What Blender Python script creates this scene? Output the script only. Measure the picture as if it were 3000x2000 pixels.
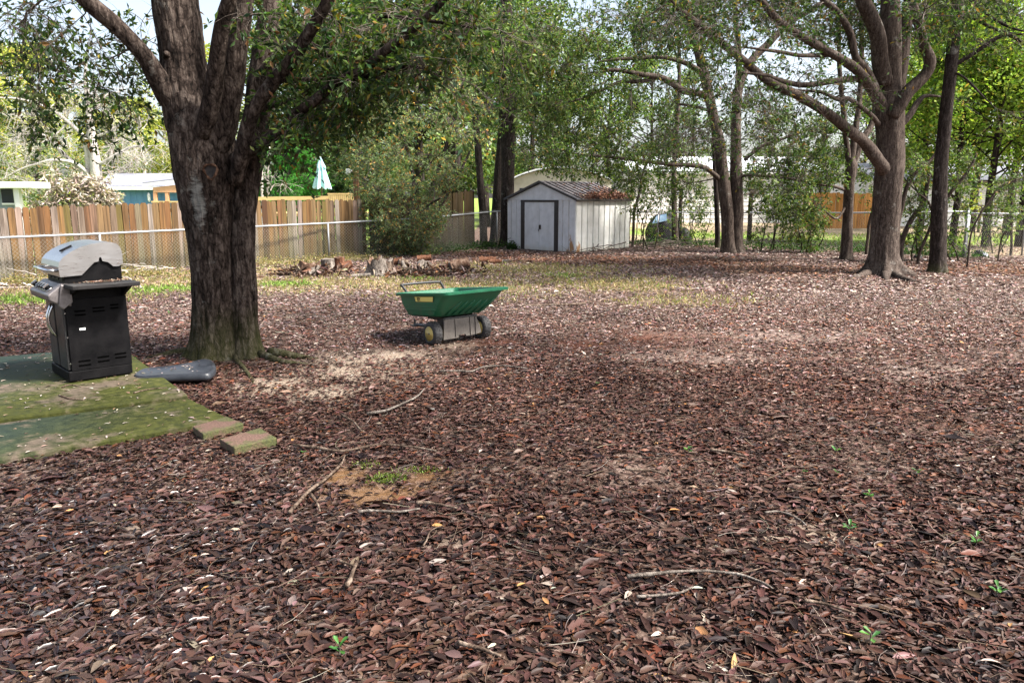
import bpy, bmesh, math, random
import numpy as np
from mathutils import Vector, Matrix, noise as mnoise

for o in list(bpy.data.objects):
    bpy.data.objects.remove(o)
random.seed(7)
RNG = np.random.default_rng(11)
SC = bpy.context.scene
COL = SC.collection

# ------------------------------------------------------------------ camera
F, CAMH = 2250.0, 1.75
PITCH = math.atan(425 / F)
cam = bpy.data.cameras.new("camera")
cam.sensor_width = 36.0
cam.lens = 36.0 * F / 3000.0
cam.clip_end = 2000
cam.clip_start = 0.05
cam_o = bpy.data.objects.new("camera", cam)
cam_o.location = (0, 0, CAMH)
cam_o.rotation_euler = (math.pi / 2 - PITCH, 0, 0)
COL.objects.link(cam_o)
SC.camera = cam_o

# ------------------------------------------------------------------ sky, sun, exposure
SUN_DIR = Vector((0.90, -0.25, 1.15)).normalized()      # towards the sun
SUN_EL = math.asin(SUN_DIR.z)
SUN_ROT = math.atan2(SUN_DIR.x, SUN_DIR.y)
world = bpy.data.worlds.new("World")
SC.world = world
world.use_nodes = True
nt = world.node_tree
nt.nodes.clear()
sky = nt.nodes.new("ShaderNodeTexSky")
sky.sky_type = 'NISHITA'
sky.sun_disc = False
sky.sun_elevation = SUN_EL
sky.sun_rotation = SUN_ROT
sky.air_density = 1.0
sky.dust_density = 4.0
sky.ozone_density = 1.0
bw = nt.nodes.new("ShaderNodeRGBToBW")
mixs = nt.nodes.new("ShaderNodeMixRGB")
mixs.inputs[0].default_value = 0.42                      # thin white overcast
bg = nt.nodes.new("ShaderNodeBackground")
bg.inputs[1].default_value = 0.115
wo = nt.nodes.new("ShaderNodeOutputWorld")
nt.links.new(sky.outputs[0], bw.inputs[0])
nt.links.new(sky.outputs[0], mixs.inputs[1])
nt.links.new(bw.outputs[0], mixs.inputs[2])
nt.links.new(mixs.outputs[0], bg.inputs[0])
nt.links.new(bg.outputs[0], wo.inputs[0])
sun = bpy.data.lights.new("sun", 'SUN')
sun.energy = 4.2
sun.angle = math.radians(8)
sun.color = (1.0, 0.95, 0.88)
sun_o = bpy.data.objects.new("sun", sun)
sun_o.rotation_euler = SUN_DIR.to_track_quat('Z', 'Y').to_euler()
sun_o.location = (20, -10, 30)
COL.objects.link(sun_o)
SC.view_settings.view_transform = 'Standard'
SC.view_settings.look = 'None'
SC.view_settings.exposure = 1.85
SC.view_settings.gamma = 1.0
SC.view_settings.use_curve_mapping = False
SC.render.engine = 'CYCLES'
SC.cycles.max_bounces = 6
SC.cycles.diffuse_bounces = 3
SC.cycles.glossy_bounces = 3
SC.cycles.transmission_bounces = 4
SC.cycles.use_denoising = True


# ------------------------------------------------------------------ geometry of the place as surveyed from the photograph
def ray(px, py):
    u = (px - 1500) / F
    v = (1000 - py) / F
    return np.array([u, math.cos(PITCH) + v * math.sin(PITCH), -math.sin(PITCH) + v * math.cos(PITCH)])


def G(px, py, z=0.0):
    d = ray(px, py)
    return np.array([0, 0, CAMH]) + d * ((z - CAMH) / d[2])


def P(px, py, Y):
    d = ray(px, py)
    return np.array([0, 0, CAMH]) + d * (Y / d[1])


# ------------------------------------------------------------------ object helpers
def setp(o, label=None, cat=None, group=None, kind=None):
    if label: o["label"] = label
    if cat: o["category"] = cat
    if group: o["group"] = group
    if kind: o["kind"] = kind
    return o


def empty(name, loc=(0, 0, 0), rz=0.0, label=None, cat=None, group=None):
    o = bpy.data.objects.new(name, None)
    o.empty_display_size = 0.1
    o.location = [float(c) for c in loc]
    o.rotation_euler = (0, 0, rz)
    COL.objects.link(o)
    return setp(o, label, cat, group)


def link(name, me, mat=None, parent=None, smooth=False):
    if mat is not None:
        me.materials.append(mat)
    if smooth and len(me.polygons):
        me.polygons.foreach_set('use_smooth', [True] * len(me.polygons))
    o = bpy.data.objects.new(name, me)
    COL.objects.link(o)
    if parent is not None:
        o.parent = parent
    return o


def mesh_np(name, verts, faces, colors=None):
    """verts (N,3); faces: list of int arrays (M,k)"""
    me = bpy.data.meshes.new(name)
    verts = np.ascontiguousarray(verts, dtype=np.float32)
    me.vertices.add(len(verts))
    me.vertices.foreach_set('co', verts.ravel())
    faces = [np.asarray(f, dtype=np.int32) for f in faces if len(f)]
    nl = sum(f.size for f in faces)
    npoly = sum(len(f) for f in faces)
    me.loops.add(nl)
    me.loops.foreach_set('vertex_index', np.concatenate([f.ravel() for f in faces]))
    me.polygons.add(npoly)
    tot = np.concatenate([np.full(len(f), f.shape[1], dtype=np.int32) for f in faces])
    start = np.concatenate([[0], np.cumsum(tot)[:-1]]).astype(np.int32)
    me.polygons.foreach_set('loop_start', start)
    try:
        me.polygons.foreach_set('loop_total', tot)
    except Exception:
        pass
    me.update(calc_edges=True)
    if colors is not None:
        a = me.color_attributes.new('tint', 'FLOAT_COLOR', 'POINT')
        c = np.ones((len(verts), 4), dtype=np.float32)
        c[:, :3] = colors
        a.data.foreach_set('color', c.ravel())
    me.validate()
    return me


class MB:
    """collects boxes, prisms, tubes and polygons into one mesh"""
    def __init__(s):
        s.v = []
        s.f = []

    def add(s, vs, fs):
        b = len(s.v)
        s.v += [tuple(float(c) for c in v) for v in vs]
        s.f += [tuple(b + i for i in f) for f in fs]
        return s

    def box(s, x0, x1, y0, y1, z0, z1):
        return s.add([(x0, y0, z0), (x1, y0, z0), (x1, y1, z0), (x0, y1, z0), (x0, y0, z1), (x1, y0, z1), (x1, y1, z1), (x0, y1, z1)],
                     [(0, 3, 2, 1), (4, 5, 6, 7), (0, 1, 5, 4), (1, 2, 6, 5), (2, 3, 7, 6), (3, 0, 4, 7)])

    def hexa(s, p):
        """8 corners: bottom four counter-clockwise, then top four"""
        return s.add(p, [(0, 3, 2, 1), (4, 5, 6, 7), (0, 1, 5, 4), (1, 2, 6, 5), (2, 3, 7, 6), (3, 0, 4, 7)])

    def prism(s, prof, axis, a0, a1):
        """2D profile extruded along an axis; profile coords are the two other axes in order"""
        n = len(prof)
        def put(q, a):
            if axis == 'x': return (a, q[0], q[1])
            if axis == 'y': return (q[0], a, q[1])
            return (q[0], q[1], a)
        vs = [put(q, a0) for q in prof] + [put(q, a1) for q in prof]
        fs = [tuple(range(n)), tuple(range(2 * n - 1, n - 1, -1))] + [(i, n + i, n + (i + 1) % n, (i + 1) % n) for i in range(n)]
        return s.add(vs, fs)

    def tube(s, pts, r, sides=8, cap=True):
        pts = [Vector([float(c) for c in p]) for p in pts]
        n = len(pts)
        rs = r if hasattr(r, '__len__') else [r] * n
        b = len(s.v)
        prev = None
        for i, p in enumerate(pts):
            t = (pts[min(i + 1, n - 1)] - pts[max(i - 1, 0)]).normalized()
            if prev is None:
                ref = Vector((0, 0, 1)) if abs(t.z) < 0.9 else Vector((1, 0, 0))
                u = t.cross(ref).normalized()
            else:
                u = (prev - t * prev.dot(t)).normalized()
            prev = u
            w = t.cross(u)
            for k in range(sides):
                a = 2 * math.pi * k / sides
                q = p + (u * math.cos(a) + w * math.sin(a)) * rs[i]
                s.v.append(tuple(q))
        for i in range(n - 1):
            for k in range(sides):
                k2 = (k + 1) % sides
                s.f.append((b + i * sides + k, b + i * sides + k2, b + (i + 1) * sides + k2, b + (i + 1) * sides + k))
        if cap:
            s.f.append(tuple(b + k for k in range(sides - 1, -1, -1)))
            s.f.append(tuple(b + (n - 1) * sides + k for k in range(sides)))
        return s

    def mesh(s, name):
        me = bpy.data.meshes.new(name)
        me.from_pydata(s.v, [], s.f)
        bm = bmesh.new()
        bm.from_mesh(me)
        bmesh.ops.recalc_face_normals(bm, faces=bm.faces)
        bm.to_mesh(me)
        bm.free()
        return me

    def build(s, name, mat, parent=None, bevel=0.0, smooth=False, seg=2):
        o = link(name, s.mesh(name), mat, parent, smooth)
        if bevel:
            m = o.modifiers.new('bevel', 'BEVEL')
            m.width = bevel
            m.segments = seg
            m.limit_method = 'ANGLE'
            m.angle_limit = math.radians(40)
        return o


def copy_tree(o, parent=None):
    c = o.copy()
    COL.objects.link(c)
    c.parent = parent
    for ch in o.children:
        copy_tree(ch, c)
    return c


def smooth_path(pts, n):
    """Catmull-Rom through pts (k,d) resampled to n"""
    pts = np.asarray(pts, float)
    if len(pts) == 2:
        t = np.linspace(0, 1, n)[:, None]
        return pts[0] * (1 - t) + pts[1] * t
    q = np.vstack([2 * pts[0] - pts[1], pts, 2 * pts[-1] - pts[-2]])
    seg = len(pts) - 1
    out = []
    for t in np.linspace(0, seg, n):
        i = min(int(t), seg - 1)
        u = t - i
        p0, p1, p2, p3 = q[i:i + 4]
        out.append(0.5 * ((2 * p1) + (-p0 + p2) * u + (2 * p0 - 5 * p1 + 4 * p2 - p3) * u * u + (-p0 + 3 * p1 - 3 * p2 + p3) * u ** 3))
    return np.array(out)


def batch_tubes(paths, radii, sides=3):
    """paths (N,K,3), radii (N,K) -> verts, quads"""
    paths = np.asarray(paths, float)
    radii = np.asarray(radii, float)
    N, K, _ = paths.shape
    t = np.gradient(paths, axis=1)
    t /= np.linalg.norm(t, axis=2, keepdims=True) + 1e-9
    ref = np.zeros((N, 1, 3)); ref[..., 2] = 1
    vert = np.abs(t.mean(1)[:, 2]) > 0.85
    ref[vert, 0] = (1, 0, 0)
    u = np.cross(t, ref); u /= np.linalg.norm(u, axis=2, keepdims=True) + 1e-9
    w = np.cross(t, u)
    a = 2 * np.pi * np.arange(sides) / sides
    v = paths[:, :, None] + (u[:, :, None] * np.cos(a)[:, None] + w[:, :, None] * np.sin(a)[:, None]) * radii[:, :, None, None]
    idx = np.arange(N * K * sides).reshape(N, K, sides)
    nxt = np.roll(idx, -1, axis=2)
    q = np.stack([idx[:, :-1], nxt[:, :-1], nxt[:, 1:], idx[:, 1:]], axis=-1).reshape(-1, 4)
    return v.reshape(-1, 3), q


# leaf templates: (u along, v across, w up), triangles
LEAF_A = (np.array([[0, 0, 0], [.55, .5, .10], [1, 0, .0], [.55, -.5, .10]]), np.array([[0, 2, 1], [0, 3, 2]]))
LEAF_B = (np.array([[0, 0, 0], [.38, .30, .10], [.78, .48, .08], [1, 0, -.04], [.78, -.48, .08], [.38, -.30, .10], [.55, 0, -.02]]),
          np.array([[0, 6, 1], [1, 6, 2], [2, 6, 3], [3, 6, 4], [4, 6, 5], [5, 6, 0]]))
LEAF_C = (np.array([[0, 0, 0], [.22, .26, .05], [.5, .47, .10], [.8, .42, .06], [1, 0, -.05], [.8, -.42, .06], [.5, -.47, .10], [.22, -.26, .05], [.33, 0, -.02], [.68, 0, -.02]]),
          np.array([[0, 8, 1], [1, 8, 2], [2, 8, 9], [2, 9, 3], [3, 9, 4], [4, 9, 5], [5, 9, 6], [6, 9, 8], [6, 8, 7], [7, 8, 0]]))
LEAF_Q = (np.array([[0, 0, 0], [.45, .5, .12], [.5, 0, -.03], [.45, -.5, .12], [1, 0, .06]]), np.array([[0, 2, 1], [0, 3, 2], [1, 2, 4], [2, 3, 4]]))


def leaves(pos, direc, nrm, length, width, color, tpl):
    """all (N,..) arrays -> verts, tris, colors"""
    tv, tf = tpl
    pos = np.asarray(pos, float)
    N = len(pos)
    d = direc / (np.linalg.norm(direc, axis=1, keepdims=True) + 1e-9)
    n = nrm - d * (nrm * d).sum(1, keepdims=True)
    n /= np.linalg.norm(n, axis=1, keepdims=True) + 1e-9
    s = np.cross(n, d)
    L = np.broadcast_to(length, (N,))[:, None, None]
    W = np.broadcast_to(width, (N,))[:, None, None]
    v = pos[:, None] + d[:, None] * tv[None, :, 0:1] * L + s[:, None] * tv[None, :, 1:2] * W + n[:, None] * tv[None, :, 2:3] * L
    f = (np.arange(N)[:, None, None] * len(tv) + tf[None]).reshape(-1, 3)
    c = np.repeat(color, len(tv), axis=0)
    return v.reshape(-1, 3), f, c


def rand_dirs(n, zscale=1.0):
    v = RNG.normal(size=(n, 3))
    v[:, 2] *= zscale
    return v / (np.linalg.norm(v, axis=1, keepdims=True) + 1e-9)


def palette(n, cols, w=None, jit=0.22):
    cols = np.array(cols, float)
    w = None if w is None else np.array(w, float) / np.sum(w)
    c = cols[RNG.choice(len(cols), n, p=w)]
    return np.clip(c * (1 + RNG.normal(size=(n, 1)) * jit) * (1 + RNG.normal(size=(n, 3)) * 0.06), 0.004, 0.9)


def vnoise(x, y, s, seed=0):
    """cheap smooth value noise on arrays"""
    r = np.random.default_rng(seed + 991)
    T = r.random((64, 64))
    X = x / s; Y = y / s
    xi = np.floor(X).astype(int); yi = np.floor(Y).astype(int)
    fx = X - xi; fy = Y - yi
    fx = fx * fx * (3 - 2 * fx); fy = fy * fy * (3 - 2 * fy)
    g = lambda a, b: T[a % 64, b % 64]
    return (g(xi, yi) * (1 - fx) * (1 - fy) + g(xi + 1, yi) * fx * (1 - fy) + g(xi, yi + 1) * (1 - fx) * fy + g(xi + 1, yi + 1) * fx * fy)


# ------------------------------------------------------------------ materials
class NT:
    def __init__(s, name):
        s.mat = bpy.data.materials.new(name)
        s.mat.use_nodes = True
        s.t = s.mat.node_tree
        s.t.nodes.clear()
        s.out = s.t.nodes.new("ShaderNodeOutputMaterial")
        s.bsdf = s.t.nodes.new("ShaderNodeBsdfPrincipled")
        s.t.links.new(s.bsdf.outputs[0], s.out.inputs[0])
        s.tc = s.t.nodes.new("ShaderNodeTexCoord")

    def n(s, k): return s.t.nodes.new(k)
    def l(s, a, b): s.t.links.new(a, b)

    def val(s, sock, v):
        if hasattr(v, 'is_output'): s.l(v, sock)
        else:
            if isinstance(v, (tuple, list)) and len(v) == 3 and sock.type == 'RGBA': v = (*v, 1)
            sock.default_value = v

    def coord(s, scale=(1, 1, 1), kind='Object', rot=(0, 0, 0)):
        m = s.n("ShaderNodeMapping")
        s.l(s.tc.outputs[kind], m.inputs[0])
        m.inputs['Scale'].default_value = scale
        m.inputs['Rotation'].default_value = rot
        return m.outputs[0]

    def noise(s, scale, detail=4, vec=None, rough=0.55, dist=0.0, col=False):
        m = s.n("ShaderNodeTexNoise")
        m.inputs['Scale'].default_value = scale
        m.inputs['Detail'].default_value = detail
        m.inputs['Roughness'].default_value = rough
        m.inputs['Distortion'].default_value = dist
        s.l(vec if vec is not None else s.tc.outputs['Object'], m.inputs['Vector'])
        return m.outputs['Color' if col else 'Fac']

    def voro(s, scale, vec=None, feature='F1', out='Distance'):
        m = s.n("ShaderNodeTexVoronoi")
        m.feature = feature
        m.inputs['Scale'].default_value = scale
        s.l(vec if vec is not None else s.tc.outputs['Object'], m.inputs['Vector'])
        return m.outputs[out]

    def ramp(s, fac, stops, interp='LINEAR'):
        m = s.n("ShaderNodeValToRGB")
        m.color_ramp.interpolation = interp
        e = m.color_ramp.elements
        while len(e) < len(stops): e.new(0.5)
        for k, (p, c) in enumerate(stops):
            e[k].position = p
            e[k].color = (c, c, c, 1) if isinstance(c, (int, float)) else (*c, 1)
        s.val(m.inputs[0], fac)
        return m.outputs[0]

    def mix(s, fac, a, b, mode='MIX'):
        m = s.n("ShaderNodeMixRGB")
        m.blend_type = mode
        s.val(m.inputs[0], fac); s.val(m.inputs[1], a); s.val(m.inputs[2], b)
        return m.outputs[0]

    def math(s, op, a, b=0.0, clamp=False):
        m = s.n("ShaderNodeMath"); m.operation = op; m.use_clamp = clamp
        s.val(m.inputs[0], a); s.val(m.inputs[1], b)
        return m.outputs[0]

    def sep(s, vec):
        m = s.n("ShaderNodeSeparateXYZ"); s.l(vec, m.inputs[0]); return m.outputs

    def attr(s, name, out='Color'):
        m = s.n("ShaderNodeAttribute"); m.attribute_name = name; return m.outputs[out]

    def rnd(s):
        return s.n("ShaderNodeObjectInfo").outputs['Random']

    def bump(s, h, strength=0.5, dist=0.01):
        m = s.n("ShaderNodeBump")
        m.inputs['Strength'].default_value = strength
        m.inputs['Distance'].default_value = dist
        s.l(h, m.inputs['Height'])
        s.l(m.outputs[0], s.bsdf.inputs['Normal'])
        return m.outputs[0]

    def set(s, color=None, rough=None, metal=None, spec=None):
        if color is not None: s.val(s.bsdf.inputs['Base Color'], color)
        if rough is not None: s.val(s.bsdf.inputs['Roughness'], rough)
        if metal is not None: s.val(s.bsdf.inputs['Metallic'], metal)
        if spec is not None: s.val(s.bsdf.inputs['Specular IOR Level'], spec)
        return s.mat


def weathered(name, c1, c2, scale=6, rough=0.6, metal=0.0, bump=0.15, spec=0.5, fine=60):
    m = NT(name)
    a = m.noise(scale, 5); b = m.noise(fine, 3)
    f = m.math('ADD', m.math('MULTIPLY', a, 0.7), m.math('MULTIPLY', b, 0.3))
    m.bump(b, bump, 0.004)
    r = m.ramp(a, [(0.3, max(0.05, rough - .12)), (0.75, min(1, rough + .12))])
    return m.set(m.ramp(f, [(0.35, c1), (0.65, c2)]), r, metal, spec)


def leaf_mat(name, trans=0.35, rough=0.45, spec=0.4):
    m = NT(name)
    c = m.attr('tint')
    m.set(c, rough, 0, spec)
    if trans > 0:
        tr = m.n("ShaderNodeBsdfTranslucent")
        m.val(tr.inputs[0], m.mix(1.0, c, (1.5, 1.6, 0.7), 'MULTIPLY'))
        mx = m.n("ShaderNodeMixShader")
        mx.inputs[0].default_value = trans
        m.l(m.bsdf.outputs[0], mx.inputs[1]); m.l(tr.outputs[0], mx.inputs[2])
        m.l(mx.outputs[0], m.out.inputs[0])
    return m.mat


def bark_mat(name, dark, mid, light, furrow=9.0, stretch=0.16, lichen=0.25, moss=None, bump=1.0, stain=None):
    m = NT(name)
    v = m.coord((1, 1, stretch))
    v2 = m.coord((1, 1, min(1.0, stretch * 2.6)))
    big = m.noise(furrow, 6, v, 0.62, 0.4)
    fine = m.noise(furrow * 2.0, 6, v2, 0.7, 0.3)
    plate = m.voro(furrow * .9, v2, 'DISTANCE_TO_EDGE')
    crack = m.ramp(plate, [(0.0, 1.0), (0.10, 0.0)])
    ridge = m.math('SUBTRACT', 1.0, m.math('ABSOLUTE', m.math('MULTIPLY', m.math('SUBTRACT', m.noise(furrow * .75, 3, v, .5, .6), 0.5), 6.0)), True)
    wide = m.noise(1.7, 4, m.coord((1, 1, 0.5)))
    h = m.math('SUBTRACT', m.math('ADD', m.math('MULTIPLY', big, 0.55), m.math('MULTIPLY', fine, 0.45)), m.math('ADD', m.math('MULTIPLY', ridge, 0.10), m.math('MULTIPLY', crack, 0.07)))
    hc = m.math('ADD', m.math('MULTIPLY', h, 0.8), m.math('MULTIPLY', wide, 0.2))
    col = m.ramp(hc, [(0.33, dark), (0.44, mid), (0.57, light)])
    spots = m.noise(3.2, 7, None, 0.7)
    lm = m.ramp(spots, [(0.60, 0.0), (0.70, 1.0)])
    col = m.mix(m.math('MULTIPLY', lm, lichen), col, (0.42, 0.42, 0.38))
    if moss is not None:
        z = m.sep(m.tc.outputs['Object'])[2]
        zz = m.math('ADD', z, m.math('MULTIPLY', m.noise(4, 4), 0.5))
        mm = m.ramp(zz, [(0.25, 1.0), (moss, 0.0)])
        col = m.mix(m.math('MULTIPLY', mm, 0.45), col, (0.055, 0.062, 0.018))
    if stain is not None:
        (sx, sz, wx, wz) = stain
        o = m.sep(m.tc.outputs['Object'])
        n1 = m.noise(14, 5, m.coord((1, 1, 3.0)))
        dx = m.math('DIVIDE', m.math('SUBTRACT', o[0], sx), wx)
        dz = m.math('DIVIDE', m.math('SUBTRACT', o[2], sz), wz)
        r2 = m.math('ADD', m.math('MULTIPLY', dx, dx), m.math('MULTIPLY', dz, dz))
        e = m.math('SUBTRACT', m.math('ADD', m.math('MULTIPLY', n1, 1.6), 0.0), r2)
        sm = m.ramp(e, [(0.25, 0.0), (0.75, 1.0)])
        col = m.mix(m.math('MULTIPLY', sm, 0.5), col, (0.30, 0.30, 0.28))
    m.bump(h, bump, 0.03)
    return m.set(col, 0.9, 0, 0.08)


def wood_mat(name, cols, grain=1.0, rough=0.8, moss=None, axis_scale=(14, 14, 0.8)):
    """planks: tint differs plank by plank, grain runs along z"""
    m = NT(name)
    v = m.coord(axis_scale)
    add = m.n("ShaderNodeVectorMath"); add.operation = 'ADD'
    rv = m.n("ShaderNodeCombineXYZ")
    r = m.rnd()
    m.l(m.math('MULTIPLY', r, 57.0), rv.inputs[0]); m.l(m.math('MULTIPLY', r, 91.0), rv.inputs[2])
    m.l(v, add.inputs[0]); m.l(rv.outputs[0], add.inputs[1])
    g = m.noise(1.2 * grain, 7, add.outputs[0], 0.62, 0.6)
    base = m.ramp(r, [(i / max(1, len(cols) - 1) * 0.98 + 0.01, c) for i, c in enumerate(cols)])
    col = m.mix(0.85, base, m.ramp(g, [(0.34, 0.18), (0.5, 0.75), (0.66, 1.0)]), 'MULTIPLY')
    blot = m.noise(2.0, 4, add.outputs[0])
    col = m.mix(m.ramp(blot, [(0.48, 0.0), (0.66, 0.6)]), col, (0.05, 0.035, 0.025))
    if moss:
        z = m.sep(m.tc.outputs['Object'])[2]
        zz = m.math('ADD', z, m.math('MULTIPLY', m.noise(3, 4, add.outputs[0]), moss))
        mm = m.ramp(zz, [(0.3, 0.75), (moss + 0.35, 0.0)])
        col = m.mix(m.math('MULTIPLY', mm, 0.8), col, (0.045, 0.05, 0.018))
    m.bump(g, 0.4, 0.006)
    return m.set(col, rough, 0, 0.10)

# ------------------------------------------------------------------ ground: what lies where
def blob(px, py, rx, ry):
    g = G(px, py)
    Y = g[1]
    return (g[0], g[1], rx * Y / F, ry * Y * Y / (CAMH * F))


Z_SAND = [blob(1010, 1075, 260, 50), blob(1140, 1045, 130, 22), blob(800, 1130, 130, 36), blob(960, 1150, 160, 30), blob(1340, 1010, 70, 14), blob(2350, 1570, 170, 45), blob(1330, 1590, 110, 25)]
Z_RED = [blob(1880, 985, 200, 26), blob(1700, 1010, 90, 20), blob(2600, 1195, 180, 30), blob(2080, 1225, 130, 24), blob(2850, 1250, 130, 24), blob(1450, 1000, 90, 16)]
Z_ORANGE = [blob(1090, 1440, 210, 48), blob(1010, 1400, 90, 40), blob(1240, 1400, 80, 25)]
Z_GRASS = [blob(1000, 832, 420, 26), blob(560, 830, 420, 28), blob(120, 868, 330, 30), blob(1350, 845, 300, 30), blob(1750, 830, 260, 26), blob(2000, 880, 200, 22), blob(700, 800, 200, 18), blob(1500, 790, 330, 18)]
Z_GREEN = [blob(60, 882, 260, 16), blob(480, 850, 140, 12), blob(840, 835, 90, 8), blob(1230, 818, 60, 6), blob(1650, 810, 60, 6)]
Z_RUST = [blob(1700, 762, 420, 14), blob(1450, 748, 200, 12), blob(2050, 770, 260, 14), blob(2300, 790, 300, 20), blob(2900, 790, 300, 22)]


Z_DUST = [blob(2250, 985, 360, 24), blob(2080, 1045, 260, 28), blob(2750, 1090, 330, 34)]


def zone(x, y, blobs, seed):
    w = np.zeros(np.shape(x))
    for (bx, by, rx, ry) in blobs:
        d = ((x - bx) / rx) ** 2 + ((y - by) / ry) ** 2
        w = np.maximum(w, np.exp(-d * 0.9))
    n = 0.55 * vnoise(x, y, 0.9, seed) + 0.45 * vnoise(x, y, 0.28, seed + 1)
    return np.clip((w - 0.15) * 1.1 + (n - 0.5) * 0.9 * np.minimum(1, w * 2.0), 0, 1)


def gz(x, y):
    return 0.020 * (vnoise(x, y, 1.7, 5) - 0.5) + 0.012 * (vnoise(x, y, 0.6, 6) - 0.5)


# far fence line (x,y): behind it the neighbours' ground
FENCE_L = [(-60, 839, 701), (0, 833, 697), (303, 808, 685), (640, 782, 669), (965, 757, 654), (1235, 748, 640), (1456, 719, 619)]
FENCE_R = [(1456, 719, 619), (1926, 712, 622), (2463, 738, 624), (2822, 756, 620)]
fl = np.array([G(a, b)[:2] for a, b, c in FENCE_L + FENCE_R[1:]])
fl = fl[np.argsort(fl[:, 0])]


def beyond(x, y):
    return y - np.interp(x, fl[:, 0], fl[:, 1])


axs = np.concatenate([np.linspace(-400, -40, 14)[:-1], np.linspace(-40, -16, 25)[:-1], np.linspace(-16, 18, 170)[:-1], np.linspace(18, 45, 28)[:-1], np.linspace(45, 400, 14)])
ays = np.concatenate([np.linspace(-30, 1.5, 20)[:-1], np.linspace(1.5, 30, 190)[:-1], np.linspace(30, 60, 50)[:-1], np.linspace(60, 700, 18)])
gx, gy = np.meshgrid(axs, ays)
gzv = gz(gx, gy) * np.clip(1 - (gy - 35) / 20, 0, 1)
nx_, ny_ = len(axs), len(ays)
ii = np.arange(nx_ * ny_).reshape(ny_, nx_)
gq = np.stack([ii[:-1, :-1], ii[:-1, 1:], ii[1:, 1:], ii[1:, :-1]], -1).reshape(-1, 4)
me = mesh_np('ground', np.stack([gx, gy, gzv], -1).reshape(-1, 3), [gq])
xs, ys = gx.ravel(), gy.ravel()


def fattr(me, name, v):
    a = me.attributes.new(name, 'FLOAT', 'POINT')
    a.data.foreach_set('value', np.ascontiguousarray(v, dtype=np.float32))


bey = np.clip(beyond(xs, ys) / 1.5, 0, 1)
lawn = np.clip(beyond(xs, ys) / 3 - 1.2, 0, 1) * np.clip(1.2 - abs(beyond(xs, ys) - 9) / 5, 0, 1) * (xs > 3) + np.clip(beyond(xs, ys) / 2 - 0.6, 0, 1) * (xs < -2)
fattr(me, 'sand', zone(xs, ys, Z_SAND, 20) * (1 - bey))
fattr(me, 'dust', zone(xs, ys, Z_DUST, 90) * (1 - bey))
fattr(me, 'red', zone(xs, ys, Z_RED, 30) * (1 - bey))
fattr(me, 'orange', zone(xs, ys, Z_ORANGE, 40))
fattr(me, 'grass', np.maximum(zone(xs, ys, Z_GRASS, 50) * (1 - bey), 0))
fattr(me, 'lawn', np.clip(lawn, 0, 1))
fattr(me, 'straw', np.clip(bey * (xs > 4) - lawn, 0, 1))
m = NT('ground_soil')
n1 = m.noise(3.0, 6); n2 = m.noise(38, 5, None, 0.7); n3 = m.noise(160, 3)
cell = m.voro(26, m.coord((1, 1, 0.2)), 'F1', 'Color')
cellv = m.sep(cell)[0]
base = m.ramp(m.math('ADD', m.math('MULTIPLY', n2, 0.6), m.math('MULTIPLY', cellv, 0.4)),
              [(0.25, (0.035, 0.022, 0.017)), (0.5, (0.10, 0.066, 0.052)), (0.72, (0.20, 0.145, 0.12))])
sp = m.math('ADD', m.math('MULTIPLY', n2, 0.7), m.math('MULTIPLY', n3, 0.3))
sand = m.ramp(sp, [(0.3, (0.14, 0.105, 0.08)), (0.5, (0.30, 0.235, 0.18)), (0.7, (0.46, 0.37, 0.29))])
red = m.ramp(sp, [(0.3, (0.05, 0.022, 0.016)), (0.55, (0.14, 0.06, 0.04)), (0.75, (0.22, 0.12, 0.09))])
orange = m.ramp(sp, [(0.3, (0.09, 0.045, 0.018)), (0.55, (0.24, 0.125, 0.045)), (0.75, (0.36, 0.22, 0.10))])
grass = m.ramp(sp, [(0.3, (0.11, 0.085, 0.05)), (0.5, (0.24, 0.18, 0.105)), (0.7, (0.34, 0.265, 0.18))])
lawnc = m.ramp(sp, [(0.3, (0.10, 0.15, 0.03)), (0.6, (0.22, 0.30, 0.07)), (0.75, (0.30, 0.34, 0.12))])
straw = m.ramp(sp, [(0.3, (0.20, 0.15, 0.10)), (0.6, (0.38, 0.30, 0.20)), (0.75, (0.5, 0.42, 0.3))])
c = m.mix(m.attr('sand', 'Fac'), base, sand)
c = m.mix(m.attr('dust', 'Fac'), c, m.ramp(sp, [(0.3, (0.11, 0.075, 0.062)), (0.5, (0.22, 0.165, 0.14)), (0.7, (0.32, 0.25, 0.215))]))
c = m.mix(m.attr('red', 'Fac'), c, red)
c = m.mix(m.attr('orange', 'Fac'), c, orange)
c = m.mix(m.attr('grass', 'Fac'), c, grass)
c = m.mix(m.attr('lawn', 'Fac'), c, lawnc)
c = m.mix(m.attr('straw', 'Fac'), c, straw)
c = m.mix(0.5, c, m.ramp(n1, [(0.3, 0.7), (0.7, 1.0)]), 'MULTIPLY')
m.bump(m.math('ADD', n2, m.math('MULTIPLY', cellv, 0.6)), 0.8, 0.03)
m.set(c, 0.95, 0, 0.05)
setp(link('ground', me, m.mat, None, True), kind='structure', label='leaf strewn soil of the shaded back yard')

# ------------------------------------------------------------------ outlines that stay clear of litter
SLAB_T = 0.08
S_BACK = [G(350, 1012, SLAB_T), G(551, 1154, SLAB_T), G(-420, 1276, SLAB_T), G(-420, 1082, SLAB_T)]
S_FRONT = [G(556, 1166, SLAB_T - 0.03), G(668, 1222, SLAB_T - 0.03), G(-420, 1416, SLAB_T - 0.03), G(-420, 1292, SLAB_T - 0.03)]
PAV1 = [G(564, 1250, .05), G(664, 1220, .05), G(714, 1241, .05), G(595, 1272, .05)]
PAV2 = [G(643, 1287, .05), G(761, 1254, .05), G(811, 1283, .05), G(686, 1312, .05)]


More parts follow.
